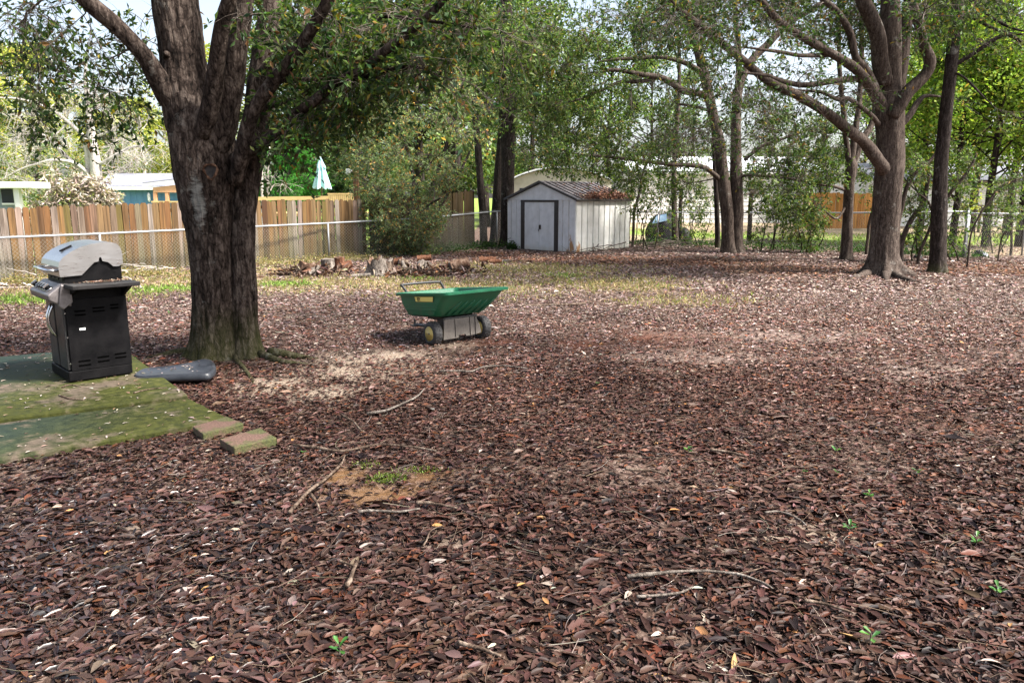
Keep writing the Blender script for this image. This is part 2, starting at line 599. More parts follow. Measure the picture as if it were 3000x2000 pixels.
def inside(x, y, poly, grow=0.0):
    p = np.array([q[:2] for q in poly])
    c = p.mean(0)
    p = c + (p - c) * (1 + grow)
    r = np.ones(np.shape(x), bool)
    ar = 0
    for i in range(len(p)):
        a, b = p[i], p[(i + 1) % len(p)]
        ar += a[0] * b[1] - a[1] * b[0]
    sg = 1 if ar > 0 else -1
    for i in range(len(p)):
        a, b = p[i], p[(i + 1) % len(p)]
        r &= sg * ((b[0] - a[0]) * (y - a[1]) - (b[1] - a[1]) * (x - a[0])) > 0
    return r


SHED_C, SHED_L, SHED_R = G(1685, 741), G(1490, 727), G(1840, 724)
SHED_B = SHED_L + SHED_R - SHED_C
OAK = G(672, 1052)

# ------------------------------------------------------------------ fallen leaf litter: tens of thousands of single leaves
m = NT('fallen_leaf')
ob_ = m.sep(m.tc.outputs['Object'])
wn = m.math('MULTIPLY', m.noise(2.2, 4), 1.6)
wet = m.math('MULTIPLY', m.ramp(m.math('ADD', m.math('MULTIPLY', ob_[0], -0.5), m.math('SUBTRACT', wn, 0.75)), [(0.35, 0.0), (0.85, 1.0)]), m.ramp(m.math('MULTIPLY', ob_[1], 0.1), [(0.42, 1.0), (0.56, 0.0)]))
M_LITTER = m.set(m.attr('tint'), m.mix(wet, (.46, .46, .46), (.30, .30, .30)), 0, m.mix(wet, (.12, .12, .12), (.5, .5, .5)))     # leaves by the slab are still wet
PAL = [(0.125, 0.068, 0.050), (0.175, 0.105, 0.080), (0.235, 0.165, 0.135), (0.060, 0.036, 0.030), (0.215, 0.088, 0.045), (0.33, 0.25, 0.205), (0.028, 0.021, 0.021)]
PW = [0.32, 0.24, 0.08, 0.20, 0.06, 0.012, 0.08]
PAL_RUST = [(0.16, 0.07, 0.04), (0.24, 0.11, 0.06), (0.11, 0.05, 0.035), (0.30, 0.19, 0.13), (0.06, 0.035, 0.025)]
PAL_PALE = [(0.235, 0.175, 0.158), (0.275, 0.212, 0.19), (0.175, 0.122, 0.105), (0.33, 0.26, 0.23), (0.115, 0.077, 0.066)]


def scatter(y0, y1, dens, seed):
    w = 0.70 * y1 + 1.5
    n = int(2 * w * (y1 - y0) * dens)
    x = RNG.uniform(-w, w, n)
    y = RNG.uniform(y0, y1, n)
    k = np.abs(x) < 0.70 * y + 1.5
    return x[k], y[k]


def litter(y0, y1, dens, L0, tpl, flat, lift, pale):
    x, y = scatter(y0, y1, dens, 0)
    sand = zone(x, y, Z_SAND, 20); orange = zone(x, y, Z_ORANGE, 40); grass = zone(x, y, Z_GRASS, 50); red = zone(x, y, Z_RED, 30); rust = zone(x, y, Z_RUST, 70)
    patch = vnoise(x, y, 0.8, 81) * 0.6 + vnoise(x, y, 0.25, 82) * 0.4
    keep = 1.0 - 0.80 * sand - 0.94 * np.minimum(1, orange * 1.7) - 0.62 * grass - 0.62 * red - 0.62 * zone(x, y, Z_DUST, 90)
    keep *= np.clip(0.35 + 1.5 * (patch - 0.12), 0.25, 1)
    k = RNG.random(len(x)) < keep
    k &= ~(inside(x, y, S_BACK) | inside(x, y, S_FRONT) | inside(x, y, PAV1) | inside(x, y, PAV2) | inside(x, y, [SHED_C, SHED_L, SHED_B, SHED_R]))
    k &= (x - OAK[0]) ** 2 + (y - OAK[1] - .1) ** 2 > 0.30 ** 2
    b = beyond(x, y)
    k &= (b < 0.4) | (RNG.random(len(x)) < 0.35)
    x, y, rust, sand = x[k], y[k], rust[k], sand[k]
    n = len(x)
    z = gz(x, y) + 0.004 + np.abs(RNG.normal(size=n)) * lift
    a = RNG.uniform(0, 2 * np.pi, n)
    tilt = RNG.normal(size=n) * flat
    d = np.stack([np.cos(a), np.sin(a), tilt * 0.5], 1)
    nr = np.stack([RNG.normal(size=n) * flat, RNG.normal(size=n) * flat, np.ones(n)], 1)
    L = L0 * np.exp(RNG.normal(size=n) * 0.34)
    W = L * RNG.uniform(0.28, 0.45, n)
    col = palette(n, PAL, PW, .3) * .82
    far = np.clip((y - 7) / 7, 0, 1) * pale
    shade_damp = 0.38 + 0.62 * np.clip((y - 3.2 + 1.6 * (patch[k] - .5) + .25 * np.minimum(x, 0)) / 7.5, 0, 1)     # foreground shade put into the leaf colour, plus wetness: darkest near the camera
    col = col * shade_damp[:, None] * (1.06, .95, .97)
    q = RNG.random(n)
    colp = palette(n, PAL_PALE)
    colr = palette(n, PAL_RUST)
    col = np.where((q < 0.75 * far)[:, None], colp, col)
    col = np.where((RNG.random(n) < rust * 1.1)[:, None], colr, col)
    up = RNG.random(n) < 0.007
    col[up] = palette(int(up.sum()), [(0.30, 0.24, 0.20), (0.32, 0.17, 0.07), (0.24, 0.20, 0.17)])
    pos = np.stack([x, y, z], 1) - d * L[:, None] * 0.5
    return leaves(pos, d, nr, L, W, col, tpl)


def join_leaves(name, parts, mat, parent=None, smooth=True):
    off = 0
    V, T, C = [], [], []
    for v, f, c in parts:
        V.append(v); T.append(f + off); C.append(c); off += len(v)
    return link(name, mesh_np(name, np.vstack(V), [np.vstack(T)], np.vstack(C)), mat, parent, smooth)


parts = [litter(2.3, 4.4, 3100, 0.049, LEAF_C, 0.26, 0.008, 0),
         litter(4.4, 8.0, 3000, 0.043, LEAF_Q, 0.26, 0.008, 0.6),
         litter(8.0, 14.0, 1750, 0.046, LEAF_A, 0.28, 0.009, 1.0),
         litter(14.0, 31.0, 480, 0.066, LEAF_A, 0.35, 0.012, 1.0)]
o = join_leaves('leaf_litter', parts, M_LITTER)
setp(o, 'brown fallen oak leaves carpeting the whole yard', None, None, 'stuff')

# fine broken twigs lying among the leaves
M_TWIG = NT('dead_twig'); M_TWIG.set(M_TWIG.attr('tint'), 0.85, 0, 0.2); M_TWIG = M_TWIG.mat
x1, y1_ = scatter(2.4, 6.5, 48, 0)
x2, y2_ = scatter(6.5, 14, 26, 0)
x3, y3_ = scatter(14, 27, 3, 0)
x = np.concatenate([x1, x2, x3]); y = np.concatenate([y1_, y2_, y3_])
k = ~(inside(x, y, [SHED_C, SHED_L, SHED_B, SHED_R]) | inside(x, y, S_BACK) | inside(x, y, S_FRONT)) & (beyond(x, y) < 0.3)
x, y = x[k], y[k]
sx_ = RNG.uniform(-5.5, -2.1, 90); sy_ = RNG.uniform(4.9, 8.0, 90)
k = inside(sx_, sy_, S_BACK, -.06)
ns = int(k.sum())
x = np.r_[x, sx_[k]]; y = np.r_[y, sy_[k]]
n = len(x)
a = RNG.uniform(0, 2 * np.pi, n)
Lt = RNG.uniform(0.06, 0.30, n) * np.where(y > 10, 1.6, 1)
t = np.linspace(-.5, .5, 5)
bend = RNG.normal(size=n) * 0.25
pth = np.zeros((n, 5, 3))
pth[..., 0] = x[:, None] + np.cos(a)[:, None] * t * Lt[:, None] - np.sin(a)[:, None] * (t ** 2) * (bend * Lt)[:, None] * 2
pth[..., 1] = y[:, None] + np.sin(a)[:, None] * t * Lt[:, None] + np.cos(a)[:, None] * (t ** 2) * (bend * Lt)[:, None] * 2
pth[..., 2] = gz(x, y)[:, None] + 0.016 + np.abs(RNG.normal(size=(n, 1))) * 0.008 + RNG.normal(size=(n, 1)) * 0.02 * t
rad = np.linspace(1.0, 0.5, 5)[None] * (RNG.uniform(0.0010, 0.0024, n) * np.where(y > 9, 1.6, 1))[:, None]
pth[n - ns:, :, 2] = SLAB_T + .006 + np.abs(pth[n - ns:, :, 2] - .016)
tv, tq = batch_tubes(pth, rad, 3)
tc = np.repeat(palette(n, [(0.10, 0.075, 0.056), (0.20, 0.165, 0.135), (0.06, 0.042, 0.032), (0.13, 0.095, 0.068)]), 15, axis=0)
o = link('twig_litter', mesh_np('twig_litter', tv, [tq], tc), M_TWIG)
setp(o, 'thin broken twigs scattered through the fallen leaves', None, None, 'stuff')

# pale grass and sparse green tufts in the lighter band before the fence
M_GRASS = leaf_mat('grass_blade', 0.25, 0.7, 0.1)
gxs, gys = scatter(10.5, 26, 260, 0)
gm = zone(gxs, gys, Z_GRASS, 50); gg = zone(gxs, gys, Z_GREEN, 60)
k = (RNG.random(len(gxs)) < np.clip(gm * 0.42 + gg * .7, 0, 1)) & (beyond(gxs, gys) < 0.2) & ~inside(gxs, gys, [SHED_C, SHED_L, SHED_B, SHED_R])
gxs, gys, gg = gxs[k], gys[k], gg[k]
rep = 3
gxs, gys, gg = np.repeat(gxs, rep), np.repeat(gys, rep), np.repeat(gg, rep)
n = len(gxs)
col = palette(n, [(0.32, 0.25, 0.14), (0.24, 0.21, 0.09), (0.38, 0.30, 0.19), (0.19, 0.20, 0.07)])
colg = palette(n, [(0.17, 0.27, 0.05), (0.25, 0.34, 0.09), (0.12, 0.21, 0.04)])
col = np.where((RNG.random(n) < gg * 1.3 + 0.06)[:, None], colg, col)
d = np.stack([RNG.normal(size=n) * 0.7, RNG.normal(size=n) * 0.7, np.ones(n) * 0.8], 1)
pos = np.stack([gxs + RNG.normal(size=n) * 0.03, gys + RNG.normal(size=n) * 0.03, gz(gxs, gys)], 1)
o = join_leaves('grass', [leaves(pos, d, rand_dirs(n), RNG.uniform(0.05, 0.12, n), 0.012, col, LEAF_A)], M_GRASS, None, False)
setp(o, 'thin straw coloured grass with green patches before the fence', None, None, 'stuff')

# green lawn tufts beyond the right fence
n = 9000
lx = RNG.uniform(6, 30, n); ly = RNG.uniform(27, 46, n)
bb = beyond(lx, ly)
k = (bb > 4) & (bb < 14)
lx, ly = lx[k], ly[k]; n = len(lx)
d = np.stack([RNG.normal(size=n) * 0.6, RNG.normal(size=n) * 0.6, np.ones(n)], 1)
o = join_leaves('lawn_grass', [leaves(np.stack([lx, ly, lx * 0], 1), d, rand_dirs(n), RNG.uniform(0.08, 0.16, n), 0.05, palette(n, [(0.20, 0.32, 0.06), (0.28, 0.38, 0.1), (0.33, 0.33, 0.14)]), LEAF_A)], M_GRASS, None, False)
setp(o, 'bright green lawn grass beyond the chain link fence', None, None, 'stuff')

# ------------------------------------------------------------------ patio slabs and pavers
m = NT('mossy_concrete')
n1 = m.noise(1.6, 6, None, 0.6); n2 = m.noise(14, 6, None, 0.65); n3 = m.noise(120, 3)
gm_ = m.math('ADD', m.math('MULTIPLY', n1, 0.75), m.math('MULTIPLY', n2, 0.25))
green = m.ramp(n2, [(0.3, (0.018, 0.022, 0.006)), (0.55, (0.050, 0.055, 0.012)), (0.75, (0.095, 0.092, 0.028))])
bare = m.ramp(n2, [(0.3, (0.06, 0.047, 0.034)), (0.7, (0.125, 0.098, 0.073))])
xx = m.sep(m.tc.outputs['Object'])[0]
teal = m.mix(m.ramp(m.math('ADD', xx, n1), [(0.0, 1.0), (1.0, 0.0)]), green, m.ramp(n2, [(0.3, (0.013, 0.023, 0.018)), (0.7, (0.033, 0.050, 0.039))]))
c = m.mix(m.ramp(gm_, [(0.53, 0.0), (0.61, 1.0)]), teal, bare)
c = m.mix(0.35, c, m.ramp(n3, [(0.3, 0.5), (0.7, 1.0)]), 'MULTIPLY')
m.bump(m.math('ADD', n2, m.math('MULTIPLY', n3, 0.4)), 0.25, 0.01)
M_CONC = m.set(c, m.ramp(n2, [(0.3, 0.6), (0.7, 0.9)]), 0, 0.15)


def slab(name, poly, t, mat, label, cat, z0=-0.05, bev=0.012, rough=0.0, group=None):
    """polygon slab whose outline is broken up a little, with worn edges"""
    poly = [np.array(q, float) for q in poly]
    c = sum(poly) / len(poly)
    out = []
    for i in range(len(poly)):
        a, b = poly[i], poly[(i + 1) % len(poly)]
        k = max(2, int(np.linalg.norm(b - a) / 0.06)) if rough else 1
        for j in range(k):
            q = a + (b - a) * j / k
            nrm = np.array([(b - a)[1], -(b - a)[0]]); nrm /= np.linalg.norm(nrm)
            w = (mnoise.noise(Vector((q[0] * 6, q[1] * 6, 3))) + 0.6 * mnoise.noise(Vector((q[0] * 21, q[1] * 21, 9)))) * rough if 0 < j < k else 0
            out.append((q[0] + nrm[0] * w - c[0], q[1] + nrm[1] * w - c[1]))
    mb = MB().prism(out, 'z', z0, t)
    o = mb.build(name, mat, None, bev)
    o.location = (c[0], c[1], 0)
    setp(o, label, cat, group)
    return o


slab('patio_slab', S_BACK, SLAB_T, M_CONC, 'mossy teal green concrete slab that the barbecue stands on', 'slab', rough=0.012, bev=0.02)
slab('patio_slab', S_FRONT, SLAB_T - 0.03, M_CONC, 'mossy concrete slab strip in front of the barbecue slab', 'slab', rough=0.012, bev=0.02)
m = NT('mossy_brick_paver')
n1 = m.noise(7, 6, None, 0.65); n2 = m.noise(70, 4)
z = m.sep(m.tc.outputs['Generated'])
edge = m.math('MAXIMUM', m.math('ABSOLUTE', m.math('SUBTRACT', z[0], 0.5)), m.math('ABSOLUTE', m.math('SUBTRACT', z[1], 0.5)))
ms = m.ramp(m.math('ADD', m.math('MULTIPLY', n1, 0.8), m.math('MULTIPLY', edge, 0.5)), [(0.50, 0.0), (0.64, 1.0)])
c = m.mix(ms, m.ramp(n2, [(0.3, (0.055, 0.028, 0.018)), (0.7, (0.14, 0.078, 0.058))]), m.ramp(n2, [(0.3, (0.025, 0.030, 0.007)), (0.7, (0.075, 0.078, 0.02))]))
m.bump(n2, 0.6, 0.008)
M_PAV = m.set(c, 0.85)
slab('paver', PAV1, 0.055, M_PAV, 'reddish mossy paver touching the corner of the concrete slab', 'paver', bev=0.008, rough=0.004)
slab('paver', PAV2, 0.055, M_PAV, 'mossy red paver lying loose in the leaves, farther from the slab', 'paver', bev=0.008, rough=0.004)

# leaves, seed husks and bits lying on the slabs
n = 520
px = RNG.uniform(0, 1, n) ** 0.8
pos, cols = [], []
cand = np.stack([RNG.uniform(-6.2, -2.1, 5000), RNG.uniform(4.8, 8.6, 5000)], 1)
k = inside(cand[:, 0], cand[:, 1], S_BACK, -0.02) | inside(cand[:, 0], cand[:, 1], S_FRONT, -0.02)
cand = cand[k][:400]
n = len(cand)
a = RNG.uniform(0, 2 * np.pi, n)
L = RNG.uniform(0.02, 0.055, n)
o = join_leaves('fallen_leaves', [leaves(np.c_[cand, np.where(inside(cand[:, 0], cand[:, 1], S_BACK), SLAB_T, SLAB_T - .03) + 0.005 + RNG.random(n) * .004], np.stack([np.cos(a), np.sin(a), a * 0], 1), np.stack([RNG.normal(size=n) * .2, RNG.normal(size=n) * .2, np.ones(n)], 1), L, L * 0.32,
                palette(n, [(0.30, 0.25, 0.21), (0.20, 0.13, 0.09), (0.10, 0.065, 0.045), (0.40, 0.35, 0.30)]), LEAF_B)], M_LITTER)
setp(o, 'pale dry leaves and husks strewn over the concrete slabs', None, None, 'stuff')

# ------------------------------------------------------------------ chain link fences
m = NT('galvanised_steel'); n1 = m.noise(30, 4)
M_GALV = m.set(m.ramp(n1, [(0.3, (0.20, 0.21, 0.22)), (0.7, (0.31, 0.32, 0.33))]), 0.5, 0.4)
m = NT('galvanised_wire'); M_WIRE = m.set((0.25, 0.245, 0.23), 0.55, 0.3)


def chain_fence(pts, label, spikes=True, end_post=None):
    """pts: (base point, rail height)"""
    o0 = pts[0][0]
    root = empty('chain_link_fence', (o0[0], o0[1], 0), 0, label, 'fence')
    off = np.array([o0[0], o0[1], 0])
    for i, (b, h) in enumerate(pts):
        r = 0.042 if i == end_post else 0.026
        mb = MB().tube([b - off + (0, 0, -0.1), b - off + (0, 0, h - 0.01 + (0.06 if i == end_post else 0))], r, 10)
        po = mb.build('post', M_GALV, root, 0, True)
        if i == end_post:
            MB().tube([b - off + (0, 0, h + .05), b - off + (0, 0, h + .075), b - off + (0, 0, h + .10)], [.046, .044, .012], 10).build('post_cap', M_GALV, po, 0, True)
            for zz in (0.3, 0.65, 0.95):
                MB().tube([b - off + (0, 0, h * zz), b - off + (0, 0, h * zz + .03)], 0.048, 10).build('tension_band', M_GALV, po, 0, True)
    MB().tube([b - off + (0, 0.0, h) for b, h in pts], 0.024, 8).build('top_rail', M_GALV, root, 0, True)
    paths = []
    for (a, ha), (b, hb) in zip(pts[:-1], pts[1:]):
        L = np.linalg.norm((b - a)[:2]); dr = (b - a) / L
        nr = np.array([dr[1], -dr[0], 0])
        step = 0.085
        for fam in (0, 1):
            for u0 in np.arange(-1.3, L + 1.3, step):
                seg = []
                for s in (0.0, 1.0):
                    seg.append([u0 + (s if fam == 0 else -s) * 1.0, s])
                # clip along u to [0, L]; s runs over the height
                (ua, sa), (ub, sb) = seg
                t0, t1 = 0.0, 1.0
                du = ub - ua
                tl, th = sorted(((0 - ua) / du, (L - ua) / du))
                t0, t1 = max(t0, tl), min(t1, th)
                if t1 - t0 < 0.02: continue
                q = []
                for t in (t0, t1):
                    u = ua + du * t
                    h = (ha + (hb - ha) * u / L) * (1.0 if not spikes else 1.04)
                    q.append(a - off + dr * u + np.array([0, 0, 0.02 + t * h]) + nr * (0.003 if fam else -0.003) - nr * 0.028)
                paths.append(q)
    paths = np.array(paths)
    v, q = batch_tubes(paths, np.full(paths.shape[:2], 0.0019 if spikes else 0.0014), 3)
    w = link('wire_mesh', mesh_np('wire_mesh', v, [q]), M_WIRE, root)
    w['kind'] = 'stuff'
    return root


def fpt(px, b, t):
    g = G(px, b)
    return (g, P(px, t, g[1])[2])


chain_fence([fpt(*q) for q in FENCE_L], 'galvanised chain link fence running from the barbecue to the white shed')
FR = [fpt(*q) for q in FENCE_R]
chain_fence(FR, 'chain link fence behind the trees from the shed to the thick corner post', False, 3)
c0 = FR[-1][0]
E1 = c0 + np.array([2.2, 0.8, 0]); E2 = c0 + np.array([5.2, 1.9, 0])
E3 = c0 + np.array([2.0, 2.6, 0]); E4 = c0 + np.array([6.0, 8.0, 0])
chain_fence([(c0 + (.05, .0, 0), 1.27), (E1, 1.24), (E2, 1.24)], 'short chain link fence leading right from the thick corner post', False)

# ------------------------------------------------------------------ wooden privacy fence: every board a part
PLANK_COLS = [tuple(q * .78 for q in c_) for c_ in [(0.21, 0.105, 0.045), (0.25, 0.15, 0.06), (0.10, 0.05, 0.028), (0.33, 0.28, 0.24), (0.16, 0.125, 0.04), (0.22, 0.11, 0.055), (0.38, 0.33, 0.30), (0.13, 0.075, 0.032), (0.27, 0.18, 0.09), (0.20, 0.12, 0.06)]]
M_PLANK = wood_mat('weathered_plank', PLANK_COLS, moss=0.7)
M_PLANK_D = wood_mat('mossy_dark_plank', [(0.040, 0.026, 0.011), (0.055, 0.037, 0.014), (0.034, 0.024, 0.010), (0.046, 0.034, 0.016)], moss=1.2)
M_RAILW = wood_mat('fence_rail_wood', [(0.2, 0.13, 0.08), (0.26, 0.18, 0.11)])


def plank_mesh(w, h, dog):
    t = 0.018
    prof = [(-w / 2, 0), (w / 2, 0), (w / 2, h - dog), (w / 2 - dog, h), (-w / 2 + dog, h), (-w / 2, h - dog)]
    return MB().prism(prof, 'y', -t / 2, t / 2).mesh('plank')


def wood_fence(ctrl, label, mat, width, dog=0.03, jit=0.012):
    """ctrl: (base point, height)"""
    o0 = ctrl[0][0]
    root = empty('wooden_fence', (o0[0], o0[1], 0), 0, label, 'fence')
    off = np.array([o0[0], o0[1], 0])
    var = []
    for k in range(5):
        me = plank_mesh(width * (0.93 + 0.035 * k), 1.0, dog)
        me.materials.append(mat)
        var.append(me)
    for (a, ha), (b, hb) in zip(ctrl[:-1], ctrl[1:]):
        L = np.linalg.norm((b - a)[:2]); dr = (b - a) / L
        ang = math.atan2(dr[1], dr[0])
        n = max(1, int(round(L / (width * 1.03))))
        for i in range(n):
            u = (i + 0.5) / n
            o = bpy.data.objects.new('plank', random.choice(var))
            COL.objects.link(o); o.parent = root
            p = a + dr * L * u - off
            nr = np.array([dr[1], -dr[0], 0]) * random.uniform(-jit, jit)
            o.location = (p[0] + nr[0], p[1] + nr[1], -0.02)
            h = ha + (hb - ha) * u
            o.scale = (1, 1, h * (1 + random.uniform(-.018, .018)))
            o.rotation_euler = (random.uniform(-.01, .01), random.gauss(0, .006), ang + random.gauss(0, .07))
        for zz in (0.25, 0.85):
            mb = MB().box(0, L, 0.03, 0.068, 0, 0.09)
            r = mb.build('rail', M_RAILW, root)
            r.location = (a[0] - off[0], a[1] - off[1], (ha + hb) / 2 * zz)
            r.rotation_euler = (0, 0, ang)
    return root


def wpt(px, b, t):
    g = G(px, b); return (g, P(px, t, g[1])[2])


wood_fence([wpt(-110, 839, 612), wpt(0, 827, 606), wpt(300, 801, 598), wpt(545, 783, 589), wpt(760, 768, 585), wpt(1075, 749, 583)],
           'weathered brown and grey board fence with mossy boards behind the chain link fence', M_PLANK, 0.142)
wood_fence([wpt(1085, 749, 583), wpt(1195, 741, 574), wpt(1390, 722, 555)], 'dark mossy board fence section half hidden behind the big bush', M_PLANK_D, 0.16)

# ------------------------------------------------------------------ garden shed
X = (SHED_R - SHED_C); SD = np.linalg.norm(X); ang = math.atan2(X[1], X[0]) 
SW = np.linalg.norm(SHED_L - SHED_C)
ang = ang - math.radians(4.5)
shed = empty('garden_shed', SHED_C, ang, 'white metal shed with dark ribbed gable roof and double sliding doors', 'shed')
EZ, AZ = 1.64, 2.17
SD *= .89; SW *= .915


def rusty_white(name, c1, c2, rust):
    m = NT(name)
    n1 = m.noise(5, 5); n2 = m.noise(60, 4)
    g = m.tc.outputs['Object']; o = m.sep(g)
    st = m.noise(7, 5, m.coord((1, 1, 0.18)))
    col = m.ramp(m.math('ADD', m.math('MULTIPLY', n1, 0.6), m.math('MULTIPLY', st, 0.4)), [(0.35, c1), (0.62, c2)])
    dirt = m.ramp(m.math('SUBTRACT', m.math('MULTIPLY', n1, 0.5), m.math('MULTIPLY', o[2], 1.1)), [(0.0, 0.0), (0.35, 0.6)])
    col = m.mix(dirt, col, (0.33, 0.28, 0.16))
    if rust:
        rx, w = rust
        d = m.math('ABSOLUTE', m.math('SUBTRACT', o[0] if rx[0] == 'x' else o[1], rx[1]))
        e = m.math('SUBTRACT', m.math('SUBTRACT', m.math('MULTIPLY', m.ramp(m.noise(9, 6, m.coord((1, 1, 0.3)), .7), [(.40, 0.0), (.60, 1.0)]), 0.85), m.math('MULTIPLY', d, .8 / w)), m.math('MULTIPLY', o[2], 1.1))
        col = m.mix(m.ramp(e, [(0.0, 0.0), (0.12, 0.9)]), col, m.ramp(n2, [(0.3, (0.22, 0.08, 0.02)), (0.7, (0.45, 0.23, 0.06))]))
    m.bump(n2, 0.08, 0.003)
    return m.set(col, 0.45, 0, 0.45)


M_SHED_F = rusty_white('shed_front_shaded', (0.54, 0.54, 0.56), (0.68, 0.68, 0.71), (('y', 0.20), 0.26))  # shaded copy of the shed white: shade put in as darker, bluer colour
M_SHED_S = rusty_white('shed_side_lit', (0.62, 0.62, 0.58), (0.78, 0.78, 0.76), (('x', 0.14), 0.24))  # lit copy of the same white: sunlight put in as lighter, warmer colour
M_TRIM = weathered('shed_dark_trim', (0.022, 0.018, 0.018), (0.045, 0.036, 0.034), 8, 0.5)
M_SROOF = weathered('shed_roof_paint', (0.075, 0.065, 0.065), (0.13, 0.115, 0.115), 5, 0.5)
# local axes: x runs along the side, y along the door front, front wall at x = 0, side wall at y = 0
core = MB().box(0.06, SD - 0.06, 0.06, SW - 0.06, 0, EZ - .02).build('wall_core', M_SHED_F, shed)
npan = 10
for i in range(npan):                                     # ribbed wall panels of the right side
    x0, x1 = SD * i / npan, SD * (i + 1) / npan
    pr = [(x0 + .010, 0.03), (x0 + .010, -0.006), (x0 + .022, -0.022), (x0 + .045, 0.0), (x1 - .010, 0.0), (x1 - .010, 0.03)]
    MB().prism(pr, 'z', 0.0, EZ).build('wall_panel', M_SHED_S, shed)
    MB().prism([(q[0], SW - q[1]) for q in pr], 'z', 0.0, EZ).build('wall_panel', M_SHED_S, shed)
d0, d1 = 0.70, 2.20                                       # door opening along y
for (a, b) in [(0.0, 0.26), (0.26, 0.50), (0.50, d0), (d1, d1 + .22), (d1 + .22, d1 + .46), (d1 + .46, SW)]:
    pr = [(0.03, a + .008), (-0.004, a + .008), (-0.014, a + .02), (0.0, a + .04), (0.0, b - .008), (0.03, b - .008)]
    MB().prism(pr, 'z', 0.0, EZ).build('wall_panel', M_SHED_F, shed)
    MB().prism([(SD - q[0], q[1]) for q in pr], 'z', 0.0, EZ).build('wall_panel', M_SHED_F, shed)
for a in (d0 - .02, d1 - .13):
    MB().box(-0.035, 0.02, a, a + 0.15, 0.0, EZ - .04).build('door_jamb', M_TRIM, shed, .004)
MB().box(-0.045, 0.02, d0 - .02, d1 + .02, EZ - .075, EZ - .01).build('door_header', M_TRIM, shed, .004)
mid = (d0 + .13 + d1 - .13) / 2
for k, (a, b) in enumerate([(d0 + .13, mid - .004), (mid + .004, d1 - .13)]):
    dr_ = MB().box(-0.018, 0.01, a, b, 0.03, EZ - .07).build('door', M_SHED_F, shed, .004)
    if k == 0: MB().box(-0.05, -0.016, b - .075, b + .0, 0.70, 0.84).build('door_handle', M_TRIM, dr_, .006)
MB().tube([(-.055, mid, .70), (-.058, mid, .665), (-.05, mid, .64)], .012, 6).build('padlock', M_TRIM, shed)
# gables
for x0, x1 in ((-0.012, 0.02), (SD - .02, SD + .012)):
    MB().prism([(0.0, EZ + .003), (SW, EZ + .003), (SW / 2, AZ - .02)], 'x', x0, x1).build('gable_panel', M_SHED_F, shed)
MB().box(-0.02, 0.0, -0.01, SW + .01, EZ - .006, EZ + .03).build('gable_trim', M_SHED_F, shed)
ov = 0.09
nr_ = 11
sl = (AZ - EZ) / (SW / 2)
for side in (0, 1):
    for i in range(nr_):
        x0, x1 = -ov + (SD + 2 * ov) * i / nr_, -ov + (SD + 2 * ov) * (i + 1) / nr_
        def yz(s, lift):                                   # s from eave (0) to ridge (1)
            y = -ov + (SW / 2 + ov) * s
            z = EZ + .03 - ov * sl + (AZ - EZ + ov * sl) * s + lift
            return (y if side == 0 else SW - y, z)
        mb = MB()
        e0, e1 = yz(0, 0), yz(1, 0)
        mb.hexa([(x0, e0[0], e0[1]), (x1, e0[0], e0[1]), (x1, e1[0], e1[1]), (x0, e1[0], e1[1]), (x0, e0[0], e0[1] + .015), (x1, e0[0], e0[1] + .015), (x1, e1[0], e1[1] + .015), (x0, e1[0], e1[1] + .015)])
        pnl = mb.build('roof_panel', M_SROOF, shed)
        mb = MB()
        mb.hexa([(x0 - .016, e0[0], e0[1] + .012), (x0 + .016, e0[0], e0[1] + .012), (x0 + .016, e1[0], e1[1] + .012), (x0 - .016, e1[0], e1[1] + .012),
                 (x0 - .010, e0[0], e0[1] + .045), (x0 + .010, e0[0], e0[1] + .045), (x0 + .010, e1[0], e1[1] + .045), (x0 - .010, e1[0], e1[1] + .045)])
        mb.build('rib', M_TRIM, pnl)
    e0 = yz(0, 0)
    MB().box(-ov, SD + ov, e0[0] - .012, e0[0] + .012, e0[1] - .05, e0[1] + .012).build('eave_trim', M_TRIM, shed)
    for xx in (-ov - .006, SD + ov + .006):
        a, b = yz(0, 0), yz(1, 0)
        MB().hexa([(xx - .008, a[0], a[1] - .03), (xx + .008, a[0], a[1] - .03), (xx + .008, b[0], b[1] - .03), (xx - .008, b[0], b[1] - .03),
                   (xx - .008, a[0], a[1] + .03), (xx + .008, a[0], a[1] + .03), (xx + .008, b[0], b[1] + .03), (xx - .008, b[0], b[1] + .03)]).build('rake_trim', M_TRIM, shed)
MB().prism([(SW / 2 - .09, AZ + .03), (SW / 2, AZ + .065), (SW / 2 + .09, AZ + .03), (SW / 2, AZ + .05)], 'x', -ov - .01, SD + ov + .01).build('ridge_cap', M_SROOF, shed)
MB().box(-.03, SD + .02, -.03, SW + .02, -.06, 0.03).build('base_frame', M_TRIM, shed)

# leaves heaped on the lower right roof slope
n = 2600
x = SD * (0.05 + 0.97 * RNG.beta(1.9, 1.2, n)); s = np.abs(RNG.normal(size=n)) * (0.10 + 0.26 * np.clip(x / SD - 0.15, 0, 1))
k = (s < 0.75); x, s = x[k], s[k]; n = len(x)
lone = RNG.random(n) < 0.10
s = np.where(lone, RNG.uniform(0, .95, n), s)
y = -ov + (SW / 2 + ov) * s
z = EZ + .05 - ov * sl + (AZ - EZ + ov * sl) * s + np.abs(RNG.normal(size=n)) * np.where(lone, 0.01, 0.05 * np.clip(1 - s * 2, 0.1, 1))
o = join_leaves('leaf_pile', [leaves(np.c_[x, y, z], rand_dirs(n, .4), rand_dirs(n) + (0, 0, 1.6), RNG.uniform(.06, .11, n), .045, palette(n, PAL_RUST), LEAF_A)], M_LITTER)
o.location = shed.location; o.rotation_euler = shed.rotation_euler
setp(o, 'rusty fallen leaves heaped along the lower edge of the shed roof', None, None, 'stuff')

